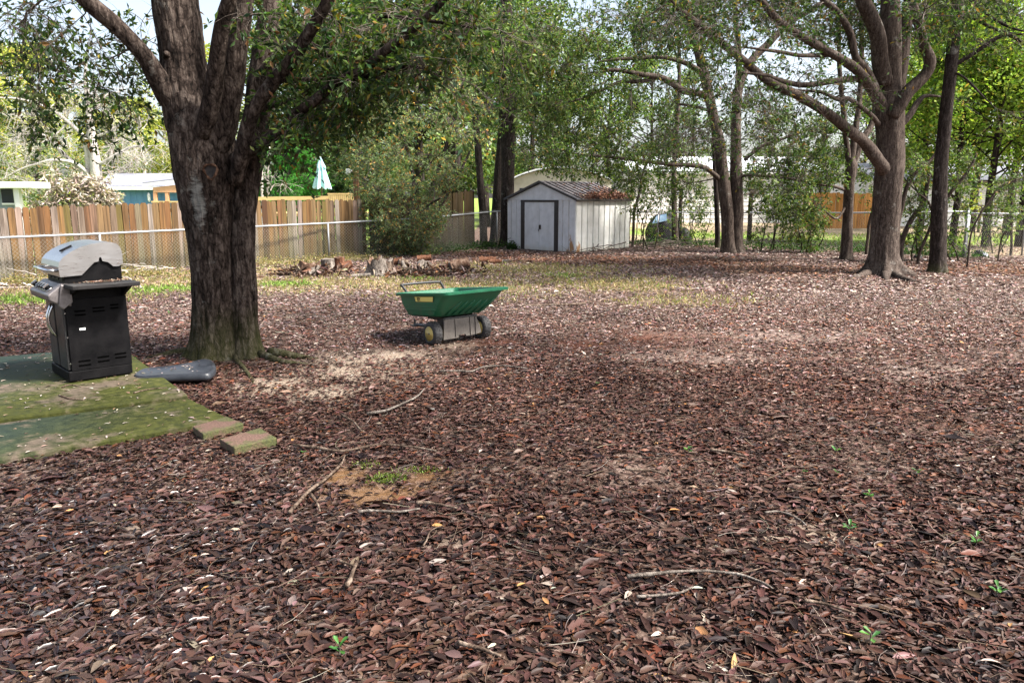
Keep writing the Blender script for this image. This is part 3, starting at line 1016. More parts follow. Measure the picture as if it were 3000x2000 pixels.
# ------------------------------------------------------------------ neighbours' buildings
M_WHITE = weathered('white_paint', (0.62, 0.62, 0.61), (0.76, 0.76, 0.75), 4, 0.5)
M_BLUE = NT('blue_siding'); gv = M_BLUE.noise(3, 3); M_BLUE = M_BLUE.set(M_BLUE.ramp(gv, [(0.3, (0.10, 0.235, 0.42)), (0.7, (0.135, 0.29, 0.49))]), 0.6)
M_SHINGLE = weathered('grey_shingle', (0.13, 0.135, 0.16), (0.23, 0.235, 0.27), 5, 0.8, 0, 0.4, 0.3, 18)
M_PEACH = weathered('new_orange_lumber', (0.58, 0.30, 0.16), (0.70, 0.40, 0.23), 4, 0.7)
M_YELLOW = weathered('yellow_lumber', (0.55, 0.37, 0.15), (0.68, 0.48, 0.22), 4, 0.7)
M_GREYW = weathered('grey_blue_wall', (0.17, 0.20, 0.25), (0.23, 0.26, 0.31), 4, 0.6)
M_DGLASS = NT('dark_window'); M_DGLASS = M_DGLASS.set((0.03, 0.035, 0.045), 0.08, 0, 0.6)
M_TAN = weathered('tan_metal_siding', (0.40, 0.37, 0.31), (0.50, 0.47, 0.40), 3, 0.55)
M_METROOF = weathered('pale_metal_roof', (0.55, 0.57, 0.60), (0.68, 0.70, 0.73), 3, 0.4)

# grey wall with white flat roof, far left
Y = 23.0
def pt(px, py, Y): return P(px, py, Y)
a = pt(-160, 552, Y); b = pt(96, 552, Y)
root = empty('porch_building', (a[0], Y, 0), 0, 'grey blue house corner with flat white roof edge at far left', 'house')
W_ = b[0] - a[0]
zt = pt(0, 533, Y)[2]; zb = pt(0, 552, Y)[2]
MB().box(0, W_, 0, .9, zb, zt).build('roof', M_WHITE, root, .02)
wx = pt(38, 600, Y + .4)[0] - a[0]
MB().box(0, wx, 0.4, .8, 0, zb).build('wall', M_GREYW, root)
px_ = pt(44, 600, Y)[0] - a[0]
MB().box(px_ - .07, px_ + .07, 0.12, 0.28, 0, zb).build('post', M_WHITE, root)
fx = pt(18, 600, Y)[0] - a[0]
w = MB().box(fx - .34, fx + .04, .36, .40, 1.55, zb - .02).build('window', M_DGLASS, root)
MB().box(fx + .04, fx + .09, .33, .41, 0.1, zb - .01).build('window_frame', M_WHITE, w)
MB().box(fx - .34, fx + .04, .33, .41, 1.5, 1.55).build('window_frame', M_WHITE, w)

# blue house
Y = 33.0
a = pt(318, 600, Y); b = pt(575, 600, Y)
root = empty('blue_house', (a[0], Y, 0), 0, 'bright blue house with grey shingle roof and white fascia', 'house')
W_ = b[0] - a[0]
ze = pt(400, 556, Y)[2]; zf = pt(400, 547, Y)[2]; zr = pt(400, 511, Y + 3)[2]
wl = MB().box(0, W_, 0.3, 6.5, 0, ze)
wl.build('wall', M_BLUE, root)
for i in range(14):
    MB().box(W_ * i / 14 - .015, W_ * i / 14 + .015, .285, .30, 0, ze - .02).build('batten', M_BLUE, root)
MB().box(-.3, W_ + .4, -.02, .06, ze - .01, zf).build('fascia', M_WHITE, root)
MB().hexa([(-.3, 0, zf - .02), (W_ + .4, 0, zf - .02), (W_ - 1.2, 3.4, zr), (-1.6, 3.4, zr), (-.3, 0, zf + .03), (W_ + .4, 0, zf + .03), (W_ - 1.2, 3.4, zr + .06), (-1.6, 3.4, zr + .06)]).build('roof', M_SHINGLE, root)
MB().hexa([(-1.6, 3.4, zr), (W_ - 1.2, 3.4, zr), (W_ + .4, 7, zf - .02), (-.3, 7, zf - .02), (-1.6, 3.4, zr + .06), (W_ - 1.2, 3.4, zr + .06), (W_ + .4, 7, zf + .03), (-.3, 7, zf + .03)]).build('roof', M_SHINGLE, root)
lx_ = pt(432, 575, Y)[0] - a[0]; lz = pt(432, 578, Y)[2]
MB().tube([(lx_, .12, lz - .2), (lx_, .12, lz - .12), (lx_, .12, lz + .1), (lx_, .12, lz + .2)], [.02, .06, .07, .02], 8).build('wall_lamp', M_WHITE, root)
MB().box(W_ * .80, W_ * .93, .24, .30, ze - 1.7, ze - .1).build('window', M_WHITE, root)

# orange timber porch in front of the blue house
Y = 29.5
a = pt(424, 600, Y)
root = empty('timber_porch', (a[0], Y, 0), 0, 'new orange timber porch with white fascia beside the blue house', 'porch')
X1 = pt(600, 540, Y)[0] - a[0]
z0_ = pt(424, 543, Y)[2]; z1_ = pt(530, 530, Y)[2]; slp = (z1_ - z0_) / (pt(530, 530, Y)[0] - a[0])
MB().hexa([(0, -.05, z0_ - .05), (X1, -.05, z0_ - .05 + slp * X1), (X1, 0, z0_ - .05 + slp * X1), (0, 0, z0_ - .05), (0, -.05, z0_ + .06), (X1, -.05, z0_ + .06 + slp * X1), (X1, 0, z0_ + .06 + slp * X1), (0, 0, z0_ + .06)]).build('fascia', M_WHITE, root)
MB().hexa([(0, -.03, z0_ + .06), (X1, -.03, z0_ + .06 + slp * X1), (X1 - .2, 2.2, z0_ + .30 + slp * X1), (-.2, 2.2, z0_ + .3), (0, -.03, z0_ + .1), (X1, -.03, z0_ + .1 + slp * X1), (X1 - .2, 2.2, z0_ + .36 + slp * X1), (-.2, 2.2, z0_ + .36)]).build('roof', M_SHINGLE, root)
zb_ = pt(424, 556, Y)[2]
x0_ = pt(447, 550, Y)[0] - a[0]
MB().hexa([(x0_, .02, zb_ - .1), (X1, .02, zb_ - .1), (X1, .12, zb_ - .1), (x0_, .12, zb_ - .1), (x0_, .02, zb_ + .08), (X1, .02, zb_ + .08 + slp * (X1 - x0_)), (X1, .12, zb_ + .08 + slp * (X1 - x0_)), (x0_, .12, zb_ + .08)]).build('beam', M_PEACH, root)
for pxx in (452, 487, 526, 570):
    q = pt(pxx, 570, Y)[0] - a[0]
    MB().box(q - .06, q + .06, .03, .15, 0, zb_ - .1).build('post', M_PEACH, root)
zr_ = pt(480, 589, Y)[2]
MB().box(x0_ - .1, X1, .0, .1, zr_ - .06, zr_).build('railing', M_YELLOW, root)
for i in range(22):
    q = x0_ + (X1 - x0_) * i / 21
    MB().box(q - .02, q + .02, .03, .07, .6, zr_ - .06).build('baluster', M_YELLOW, root)

# raised deck right of the big oak: long rail, lattice and posts
Y = 27.5
a = pt(735, 600, Y)
root = empty('wooden_deck', (a[0], Y, 0), 0, 'yellow timber deck railing rising above the board fence by the umbrella', 'deck')
X1 = pt(958, 580, Y)[0] - a[0]; zt = pt(760, 577, Y)[2]; zt2 = pt(985, 570, Y)[2]
MB().hexa([(0, 0, zt - .13), (X1, 0, zt2 - .05 - .13), (X1, .14, zt2 - .18), (0, .14, zt - .13), (0, 0, zt), (X1, 0, zt2 - .05), (X1, .14, zt2 - .05), (0, .14, zt)]).build('deck_rail', M_YELLOW, root)
xa = X1 + .02; xb = pt(1050, 570, Y)[0] - a[0]
zt3 = pt(1000, 566, Y)[2]; zb3 = pt(1000, 588, Y)[2]
MB().box(xa, xb, 0, .05, zt3 - .05, zt3).build('top_rail', M_YELLOW, root)
for i in range(15):
    q = xa + .05 + (xb - xa - .1) * i / 14
    MB().box(q - .025, q + .025, .005, .045, zb3 - .5, zt3 - .05).build('baluster', M_YELLOW, root)
for q in (0.2, X1 * .5, X1, xb):
    MB().box(q - .05, q + .05, .05, .15, 0, zb3).build('post', M_YELLOW, root)
MB().box(0, xb, .2, 3.5, zb3 - .55, zb3 - .45).build('deck_floor', M_YELLOW, root)

# folded teal parasol on the deck
m = NT('teal_canvas'); wv = m.noise(40, 4); M_TEAL = m.set(m.ramp(wv, [(0.3, (0.33, 0.60, 0.60)), (0.7, (0.42, 0.68, 0.68))]), 0.8, 0, 0.2)
Y = 28.6
c = pt(944, 585, Y)
um = empty('patio_umbrella', (c[0], Y, 0), 0, 'folded pale teal patio umbrella standing above the board fence', 'umbrella')
zd = zb3 - .45
zt_, zb_ = pt(940, 462, Y)[2], pt(944, 551, Y)[2]
MB().tube([(0, 0, zd), (0, 0, zt_ + .02)], .022, 8).build('pole', weathered('bronze_pole', (.06, .045, .04), (.1, .08, .07), 9, .4), um, 0, True)
MB().tube([(0, 0, zd), (0, 0, zd + .05), (0, 0, zd + .08)], [.26, .24, .05], 16).build('base', M_TRIM, um, 0, True)


def folded(z0, z1, r0, r1, name, ph, n=14):
    v, f = [], []
    K = 12
    for i in range(K + 1):
        t = i / K
        z = z0 + (z1 - z0) * t
        for k in range(n * 4):
            a_ = 2 * math.pi * k / (n * 4)
            pl = 0.72 + 0.28 * math.cos(a_ * n / 2 + ph) + .05 * math.sin(a_ * 3 + t * 2)
            r = (r0 + (r1 - r0) * t ** 1.15) * (pl if t > .02 else .8)
            v.append((r * math.cos(a_), r * math.sin(a_) * .8, z + (-.05 * math.cos(a_ * n / 2 + ph) if i == K else 0)))
    q = n * 4
    for i in range(K):
        for k in range(q):
            f.append((i * q + k, i * q + (k + 1) % q, (i + 1) * q + (k + 1) % q, (i + 1) * q + k))
    return MB().add(v, f).build(name, M_TEAL, um, 0, True)


folded(zt_ - .14, zb_, .10, .36, 'canopy', 0.3)
folded(zt_ + .02, zt_ - .34, .03, .19, 'vent_cap', 1.2)
MB().tube([(0, 0, zt_), (0, 0, zt_ + .03), (0, 0, zt_ + .08), (0, 0, zt_ + .11)], [.015, .035, .03, .004], 8).build('finial', M_WHITE, um, 0, True)

# wooden post with a white flood light
Y = 25.5
c = pt(1046, 600, Y); zt = pt(1046, 496, Y)[2]
lp = empty('light_post', (c[0], Y, 0), 0, 'rough brown wooden post holding a white flood light above the fence', 'light post')
MB().box(-.085, .085, -.085, .085, -.1, zt).build('post', wood_mat('brown_post_wood', [(.20, .10, .05), (.24, .13, .07)]), lp, .01)
zz = pt(1030, 503, Y)[2]
fl_ = MB().tube([(-.10, -.02, zz + .02), (-.14, -.05, zz + .01), (-.19, -.10, zz), (-.25, -.16, zz - .01)], [.03, .045, .085, .10], 12).build('flood_light', M_WHITE, lp, 0, True)
MB().tube([(-.245, -.155, zz - .01), (-.252, -.162, zz - .01)], .085, 12).build('lens', M_METROOF, fl_)

# tan metal building with bowed roof behind the shed
Y = 44.0
a = pt(1490, 600, Y); b = pt(1790, 600, Y)
root = empty('metal_building', (a[0], Y, 0), 0, 'long tan metal building with bowed pale roof behind the shed', 'building')
W_ = b[0] - a[0]
zs = pt(1500, 533, Y)[2]; zm = pt(1600, 493, Y)[2]
prof = [(0, 0), (W_, 0), (W_, zs)] + [(W_ * (1 - t), zs + (zm - zs) * math.sin(math.pi * t) ** .8) for t in np.linspace(.1, .9, 9)] + [(0, zs)]
MB().prism(prof, 'y', 0, 12).build('wall', M_TAN, root)
for i in range(9):
    z = .35 + i * .42
    if z < zs: MB().box(-.01, W_ + .01, -.02, 0, z, z + .03).build('siding_lap', M_TAN, root)
rp = [(W_ * t, zs + .03 + (zm - zs) * math.sin(math.pi * t) ** .8) for t in np.linspace(0, 1, 13)]
mb = MB()
for q0, q1 in zip(rp[:-1], rp[1:]):
    mb.hexa([(q0[0], -.3, q0[1]), (q1[0], -.3, q1[1]), (q1[0], 12.3, q1[1]), (q0[0], 12.3, q0[1]), (q0[0], -.3, q0[1] + .08), (q1[0], -.3, q1[1] + .08), (q1[0], 12.3, q1[1] + .08), (q0[0], 12.3, q0[1] + .08)])
mb.build('roof', M_METROOF, root)
q = pt(1522, 570, Y)[0] - a[0]
MB().box(q, q + 1.0, -.03, .05, 1.2, 2.2).build('window', M_DGLASS, root)

# long white house behind the middle trees, its brown trimmed neighbour on the right
def white_house(px0, px1, ptop, Y, label, trim, wins, depth=7):
    a, b = pt(px0, 600, Y), pt(px1, 600, Y)
    W_ = b[0] - a[0]
    zt = pt((px0 + px1) / 2, ptop, Y)[2]
    root = empty('white_house', (a[0], Y, 0), 0, label, 'house')
    MB().box(0, W_, 0, depth, 0, zt).build('wall', M_WHITE, root)
    n = int(zt / .28)
    for i in range(n):
        MB().hexa([(-.0, -.03, i * .28 + .01), (W_, -.03, i * .28 + .01), (W_, -.002, i * .28 + .01), (0, -.002, i * .28 + .01), (0, -.006, i * .28 + .27), (W_, -.006, i * .28 + .27), (W_, -.002, i * .28 + .27), (0, -.002, i * .28 + .27)]).build('siding_board', M_WHITE, root)
    MB().box(-.3, W_ + .3, -.35, -.30, zt - .12, zt + .06).build('fascia', trim, root)
    MB().hexa([(-.3, -.35, zt), (W_ + .3, -.35, zt), (W_ + .3, depth / 2, zt + 1.1), (-.3, depth / 2, zt + 1.1), (-.3, -.35, zt + .08), (W_ + .3, -.35, zt + .08), (W_ + .3, depth / 2, zt + 1.18), (-.3, depth / 2, zt + 1.18)]).build('roof', M_METROOF if trim is M_WHITE else M_SHINGLE, root)
    for wx0, wx1, wy0, wy1 in wins:
        x0, x1 = pt(wx0, 600, Y)[0] - a[0], pt(wx1, 600, Y)[0] - a[0]
        z1, z0 = pt(wx0, wy0, Y)[2], pt(wx0, wy1, Y)[2]
        w = MB().box(x0, x1, -.05, .02, z0, z1).build('window', M_DGLASS, root)
        mb = MB()
        for (p0, p1, r0, r1) in ((x0 - .06, x0, z0 - .06, z1 + .06), (x1, x1 + .06, z0 - .06, z1 + .06), (x0, x1, z0 - .06, z0), (x0, x1, z1, z1 + .06), (x0, x1, (z0 + z1) / 2 - .02, (z0 + z1) / 2 + .02)):
            mb.box(p0, p1, -.08, -.03, r0, r1)
        mb.build('window_frame', M_WHITE, w)


white_house(1850, 2390, 505, 52, 'long white house glimpsed behind the double trunked tree', M_WHITE, [])
M_BROWNTRIM = weathered('brown_trim', (.07, .045, .03), (.11, .075, .05), 6, .6)
white_house(2570, 3120, 531, 46, 'white house with dark brown eaves behind the right hand fence', M_BROWNTRIM, [(2683, 2715, 553, 590), (2985, 3010, 533, 590)])

# orange board fence in the neighbour's yard
M_ORANGE = wood_mat('new_cedar_board', [(.50, .24, .07), (.58, .29, .09), (.46, .20, .06), (.62, .34, .12)])
Y = 43.0
a, b = pt(2350, 620, Y), pt(2565, 620, Y)
wood_fence([(np.array([a[0], Y, 0]), pt(2400, 563, Y)[2]), (np.array([b[0], Y, 0]), pt(2560, 566, Y)[2])], 'bright orange new board fence far behind the right trees', M_ORANGE, .20, .01)

# slatted brown bench rack by the white house
Y = 38.0
a, b = pt(2800, 620, Y), pt(2955, 620, Y)
root = empty('bench', (a[0], Y, 0), 0, 'long brown slatted garden bench in front of the brown eaved white house', 'bench')
W_ = b[0] - a[0]
for i in range(4):
    z = pt(2800, 626 - i * 7, Y)[2]
    MB().box(0, W_, i * .03, .04 + i * .03, z, z + .07).build('slat', M_BROWNTRIM, root)
for q in (0.06, W_ * .5, W_ - .06):
    MB().box(q - .04, q + .04, .12, .2, 0, pt(2800, 603, Y)[2]).build('leg', M_BROWNTRIM, root)
zs_ = pt(2800, 626, Y)[2]
for i in range(4):
    MB().box(0, W_, -.45 + i * .12, -.36 + i * .12, zs_ - .1, zs_ - .05).build('seat_slat', M_BROWNTRIM, root)

# ------------------------------------------------------------------ trees
M_OAKLEAF = leaf_mat('oak_leaf', 0.32, 0.5, 0.16)
M_FARLEAF = leaf_mat('far_leaf', 0.42, 0.55, 0.10)
M_TWIGBARK = NT('twig_bark'); tn = M_TWIGBARK.noise(9, 3)
M_TWIGBARK = M_TWIGBARK.set(M_TWIGBARK.ramp(tn, [(.3, (.055, .042, .034)), (.7, (.15, .125, .105))]), .85, 0, .2)
M_PALETWIG = NT('pale_twig_bark'); tn = M_PALETWIG.noise(9, 3)
M_PALETWIG = M_PALETWIG.set(M_PALETWIG.ramp(tn, [(.3, (.34, .30, .27)), (.7, (.52, .48, .44))]), .85, 0, .2)
GREEN_OAK = ([(.030, .062, .018), (.048, .085, .022), (.075, .115, .028), (.022, .050, .022), (.10, .13, .04), (.16, .085, .035), (.22, .16, .03)], [.24, .25, .2, .16, .08, .04, .03])
GREEN_MID = ([(.045, .085, .022), (.075, .125, .03), (.11, .16, .04), (.035, .065, .028), (.16, .19, .06), (.20, .15, .05)], [.25, .28, .2, .12, .1, .05])
GREEN_YEL = ([(.22, .27, .06), (.31, .33, .08), (.38, .36, .11), (.15, .20, .05), (.42, .32, .10)], [.25, .3, .2, .15, .1])
GREEN_DARK = ([(.022, .05, .018), (.035, .07, .022), (.055, .095, .03), (.02, .04, .02)], [.3, .35, .2, .15])
GREEN_BUSH = ([(.10, .145, .07), (.15, .20, .10), (.22, .265, .15), (.055, .09, .048), (.31, .18, .065), (.40, .23, .08)], [.28, .28, .18, .14, .08, .04])
GREEN_CEDAR = ([(.04, .18, .03), (.065, .25, .04), (.10, .32, .06), (.025, .11, .022)], [.3, .35, .2, .15])


class Tree:
    def __init__(s, name, base, label, cat, bark, group=None, twig=None):
        s.base = np.array([base[0], base[1], 0.0])
        s.root = empty(name, s.base, 0, label, cat, group)
        s.bark = bark
        s.twig = twig or M_TWIGBARK
        s.nodes = []                                        # (pos, radius)
        s.br = []                                           # branch paths (9 pts) with radii
        s.tw = []                                           # twig paths (4 pts)
        s.L = []                                            # leaf arrays
        s.ends = []

    def limb(s, pts, name='limb', n=26, sides=12, wob=.03, mat=None, parent=None, knob=.0):
        """pts: list of (xyz, radius)"""
        A = np.array([[*p, r] for p, r in pts])
        S = smooth_path(A, n)
        pos, rad = S[:, :3], S[:, 3]
        rad = np.maximum(rad, .004)
        sd = random.random() * 99
        for i in range(1, n):
            q = pos[i]
            w = wob * (1 if i < n - 1 else .5)
            pos[i] = q + np.array([mnoise.noise(Vector((q[0] * 1.3 + sd, q[1] * 1.3, q[2] * 1.3 + k))) for k in (0, 7, 13)]) * w
        rad = rad * (1 + knob * np.array([mnoise.noise(Vector((*(q * 3.1), sd))[:3] if False else Vector((q[0] * 3.1, q[1] * 3.1, q[2] * 3.1 + sd))) for q in pos]))
        o = MB().tube(pos - s.base, rad, sides).build(name, mat or s.bark, parent or s.root, 0, True)
        for q, r in zip(pos, rad): s.nodes.append((q, r))
        if name == 'limb':
            e = pos[-1] - pos[-3]
            s.ends.append((pos[-1] + e / (np.linalg.norm(e) + 1e-6) * .35, rad[-1]))
        return o

    def pxlimb(s, pts, Y, dy=(0, 0), name='limb', **k):
        """pts: (px, py, width px) along the limb; depth runs from Y+dy[0] to Y+dy[1]"""
        n = len(pts)
        out = []
        for i, (px, py, w) in enumerate(pts):
            yy = Y + dy[0] + (dy[1] - dy[0]) * i / max(1, n - 1)
            out.append((P(px, py, yy), w * .5 * yy / F))
        return s.limb(out, name, **k)

    def clump(s, c, r, nb=6, nt=5, nl=7, leaf=.07, flat=.75, droop=.25, twl=(.18, .40), size=1.0):
        c = np.asarray(c, float); r = r * .86; nt += 1
        NP = np.array([q for q, _ in s.nodes]); NR = np.array([q for _, q in s.nodes])
        d = np.linalg.norm(NP - c, axis=1) + np.maximum(0, NP[:, 2] - c[2]) * .3
        i = int(np.argmin(d))
        st = NP[i]; D = np.linalg.norm(c - st)
        r0 = min(NR[i] * .6, .010 + .011 * D)
        mid = (st + c) / 2 + RNG.normal(size=3) * .12 * D + np.array([0, 0, .10 * D])
        t = np.linspace(0, 1, 9)[:, None]
        main = st * (1 - t) ** 2 + 2 * mid * t * (1 - t) + c * t * t
        main += RNG.normal(size=(9, 3)) * .018 * D * np.sin(np.pi * t)
        if D > .12:
            s.br.append((main, np.linspace(r0, max(.004, r0 * .35), 9)))
            for q in main[3::2]: s.nodes.append((q, r0 * .5))
        for b in range(nb):
            u = RNG.uniform(.45, 1.0); k = min(8, int(u * 8))
            p0 = main[k]
            e = rand_dirs(1)[0] * r * RNG.uniform(.5, 1.0) * (1, 1, flat) + c
            e[2] -= droop * r * RNG.uniform(0, 1)
            m_ = (p0 + e) / 2 + RNG.normal(size=3) * .12 * r
            t9 = np.linspace(0, 1, 9)[:, None]
            bp = p0 * (1 - t9) ** 2 + 2 * m_ * t9 * (1 - t9) + e * t9 * t9
            s.br.append((bp, np.linspace(max(.004, r0 * .35), .0025, 9) * size))
            bd = bp[-1] - bp[0]; bd = bd / (np.linalg.norm(bd) + 1e-6)
            for _ in range(nt):
                q0 = bp[RNG.integers(2, 9)]
                td = bd * .6 + rand_dirs(1)[0] * .9 + np.array([0, 0, -droop * RNG.uniform(0, 1.2)])
                td /= np.linalg.norm(td)
                tl = RNG.uniform(*twl)
                t4 = np.linspace(0, 1, 4)[:, None]
                tp = q0 + td * tl * t4 + np.array([0, 0, -droop * .35 * tl]) * t4 ** 2 + RNG.normal(size=(4, 3)) * .02 * tl
                s.tw.append(tp)
                if nl:
                    tt = RNG.uniform(.35, 1.0, nl) ** .7
                    lp = q0 + td * tl * tt[:, None] + np.array([0, 0, -droop * .35 * tl]) * (tt ** 2)[:, None]
                    ld = td * .5 + rand_dirs(nl) * .9 + np.array([0, 0, -.15])
                    s.L.append((lp, ld))

    def finish(s, pal, leaf=.07, wr=.38, tpl=LEAF_B, lm=None, tr=.0022, jit=.25, crown='crown', sides=4):
        for e, r in s.ends:                                 # every limb runs out into twigs
            s.clump(e, .5, 5, 5, 4 if s.twig is not M_PALETWIG else 0, twl=(.2, .55))
        if s.br:
            pa = np.array([p for p, _ in s.br]) - s.base; ra = np.array([r for _, r in s.br])
            v, q = batch_tubes(pa, ra, sides)
            link('branches', mesh_np('branches', v, [q]), s.twig, s.root, True)['kind'] = 'stuff'
        if s.tw:
            pa = np.array(s.tw) - s.base
            v, q = batch_tubes(pa, np.tile(np.linspace(tr, tr * .5, 4), (len(pa), 1)), 3)
            link('twigs', mesh_np('twigs', v, [q]), s.twig, s.root)['kind'] = 'stuff'
        if s.L:
            lp = np.vstack([a for a, _ in s.L]) - s.base; ld = np.vstack([b for _, b in s.L])
            n = len(lp)
            nr = rand_dirs(n) + np.array([0, 0, .7])
            Ls = leaf * RNG.uniform(.65, 1.25, n)
            v, t, c = leaves(lp, ld, nr, Ls, Ls * wr * RNG.uniform(.8, 1.2, n), palette(n, *pal, jit=jit), tpl)
            link(crown, mesh_np(crown, v, [t], c), lm or M_OAKLEAF, s.root, True)['kind'] = 'stuff'


BARK_OAK = bark_mat('oak_bark', (0.012, 0.008, 0.007), (0.045, 0.031, 0.025), (0.11, 0.085, 0.072), 24.0, 0.13, 0.30, .8, 1.0)
BARK_SMOOTH = bark_mat('smooth_bark', (0.022, 0.016, 0.013), (0.062, 0.047, 0.039), (0.125, 0.10, 0.084), 20.0, 0.2, 0.32, None, .8)
BARK_DARK = bark_mat('dark_bark', (0.010, 0.008, 0.007), (0.030, 0.023, 0.020), (0.075, 0.062, 0.055), 24.0, 0.2, 0.35, .5, .8)
BARK_PALE = bark_mat('pale_bark', (0.30, 0.26, 0.23), (0.46, 0.42, 0.38), (0.60, 0.56, 0.52), 6.0, 0.3, 0.1, None, .5)


def bark_trunk(name, ctrl, mat, parent, base, sides=72, rings=150, flare=(.55, .16, 5), disp=.022, lobes=None, seed=0.0, fscale=13.0):
    """ctrl: (xyz, rx) ; trunk surface with root flare and real furrows"""
    A = np.array([[*p, r] for p, r in ctrl])
    S = smooth_path(A, rings)
    v = []
    a = 2 * np.pi * np.arange(sides) / sides
    for i in range(rings):
        p = S[i, :3]; r = S[i, 3]
        t = S[min(i + 1, rings - 1), :3] - S[max(i - 1, 0), :3]; t /= np.linalg.norm(t)
        u = np.cross(t, (0, 1, 0)); u /= np.linalg.norm(u); w = np.cross(t, u)
        z = max(p[2], 0)
        fl_ = flare[0] * math.exp(-z / flare[1])
        for k in range(sides):
            ca_, sa_ = math.cos(a[k]), math.sin(a[k])
            x3 = Vector((ca_ * r * fscale + seed, sa_ * r * fscale, p[2] * fscale * .11))
            f1 = mnoise.noise(x3)
            f2 = mnoise.noise(Vector((ca_ * r * fscale * 2.3 + seed, sa_ * r * fscale * 2.3 + 5, p[2] * fscale * .35)))
            big = mnoise.noise(Vector((ca_ * 1.3 + seed, sa_ * 1.3, p[2] * .9)))
            rr = r * (1 + .085 * big) + fl_ * r * (.55 + .75 * max(0, math.sin(a[k] * flare[2] + seed + .4 * big)) ) - disp * (1 - abs(f1) * 2) * .6 + disp * .5 * f2
            q = p + (u * ca_ - w * sa_) * rr
            v.append(q - base)
    idx = np.arange(rings * sides).reshape(rings, sides); nx = np.roll(idx, -1, 1)
    f = np.stack([idx[:-1], nx[:-1], nx[1:], idx[1:]], -1).reshape(-1, 4)
    o = link(name, mesh_np(name, np.array(v), [f]), mat, parent, True)
    return o, S


# ---- the big oak by the barbecue
YO = OAK[1] + .12
BARK_BIG = bark_mat('big_oak_bark', (0.005, 0.0037, 0.003), (0.036, 0.026, 0.0215), (0.12, 0.095, 0.08), 17.0, 0.22, 0.30, .9, 1.0,
                    stain=(P(614, 600, YO)[0] - OAK[0], P(614, 590, YO)[2], .10, .42))
oak = Tree('oak_tree', OAK, 'big dark oak with furrowed trunk and knot hole beside the barbecue', 'tree', BARK_BIG)


def PC(px, py, w, dy=0.0):
    y = YO + dy
    return (P(px, py, y), w * .5 * y / F)


def C0(px, py, w, dy=0.0):
    q, r = PC(px, py, w, dy); q = q.copy(); return (q, r)


main = [C0(636, 1085, 150), C0(635, 1040, 146), C0(633, 950, 136), C0(630, 820, 134), C0(622, 700, 140), C0(612, 600, 162), C0(603, 500, 184), C0(585, 400, 176), C0(558, 320, 156), C0(540, 250, 136), C0(532, 160, 122), C0(512, 0, 124), C0(492, -200, 104), C0(476, -500, 80), C0(470, -900, 50), C0(480, -1200, 18)]
o, S_ = bark_trunk('trunk', main, BARK_BIG, oak.root, oak.base, 130, 240, (.36, .14, 5), .017, seed=3.1, fscale=24)
for q in S_[::4]: oak.nodes.append((q[:3], q[3]))
right = [C0(722, 1085, 96, .02), C0(722, 1040, 90, .02), C0(717, 950, 78, .02), C0(712, 820, 80, .02), C0(709, 700, 76, .03), C0(713, 600, 74, .05), C0(730, 500, 74, .1), C0(746, 400, 75, .15), C0(757, 300, 72, .2), C0(776, 150, 69, .3), C0(797, 0, 63, .4), C0(830, -300, 52, .6), C0(870, -700, 36, .9), C0(880, -1050, 16, 1.0)]
o, S_ = bark_trunk('trunk', right, BARK_BIG, oak.root, oak.base, 84, 200, (.58, .15, 3), .015, seed=8.4, fscale=24)
for q in S_[::4]: oak.nodes.append((q[:3], q[3]))
oak.pxlimb([(560, 330, 60), (505, 300, 66), (462, 235, 58), (415, 160, 50), (335, 72, 47), (255, 0, 45), (150, -110, 38), (20, -260, 26), (-80, -340, 12)], YO, (-.05, -.9), sides=18, n=34, knob=.1)
oak.pxlimb([(610, 460, 80), (655, 380, 76), (676, 270, 68), (694, 140, 58), (722, 0, 48), (745, -200, 38), (790, -450, 18)], YO, (-.12, -.3), sides=18, n=34, knob=.08)
oak.pxlimb([(600, 400, 50), (622, 300, 50), (636, 170, 46), (656, 60, 42), (682, -50, 38), (700, -300, 22)], YO, (-.22, -.7), sides=16, n=30, knob=.1)
oak.pxlimb([(690, 540, 40), (715, 440, 44), (738, 335, 42), (786, 255, 39), (842, 190, 37), (900, 105, 35), (952, 18, 32), (1000, -80, 24), (1080, -250, 10)], YO, (-.15, -.9), sides=14, n=34, knob=.1)
oak.pxlimb([(690, 470, 44), (720, 448, 42), (783, 415, 36), (827, 376, 33), (870, 330, 30), (907, 303, 29), (987, 242, 27), (1067, 204, 26), (1110, 165, 25), (1146, 137, 24), (1210, 83, 22), (1300, 0, 18), (1380, -90, 9)], YO, (-.1, -1.1), sides=12, n=46, knob=.12)
oak.pxlimb([(745, 330, 22), (805, 306, 19), (872, 281, 17), (930, 250, 14), (985, 225, 13), (1083, 222, 12), (1178, 204, 10), (1261, 211, 6)], YO, (.1, -.8), sides=8, n=34, wob=.05, knob=.15)
oak.pxlimb([(770, 240, 15), (830, 234, 12), (923, 233, 12), (1010, 236, 11), (1140, 228, 10), (1205, 232, 7), (1235, 215, 4)], YO, (.3, -.5), sides=8, n=28, wob=.05, knob=.15)
oak.pxlimb([(740, 250, 24), (785, 190, 22), (835, 145, 21), (905, 127, 20), (955, 160, 16), (1010, 166, 15), (1092, 160, 14), (1150, 120, 8)], YO, (.2, -.4), sides=10, n=34, wob=.04, knob=.15)
oak.pxlimb([(1110, 60, 10), (1180, 62, 10), (1290, 66, 9), (1400, 84, 6)], YO, (-.6, -1.0), sides=7, n=20, wob=.05)
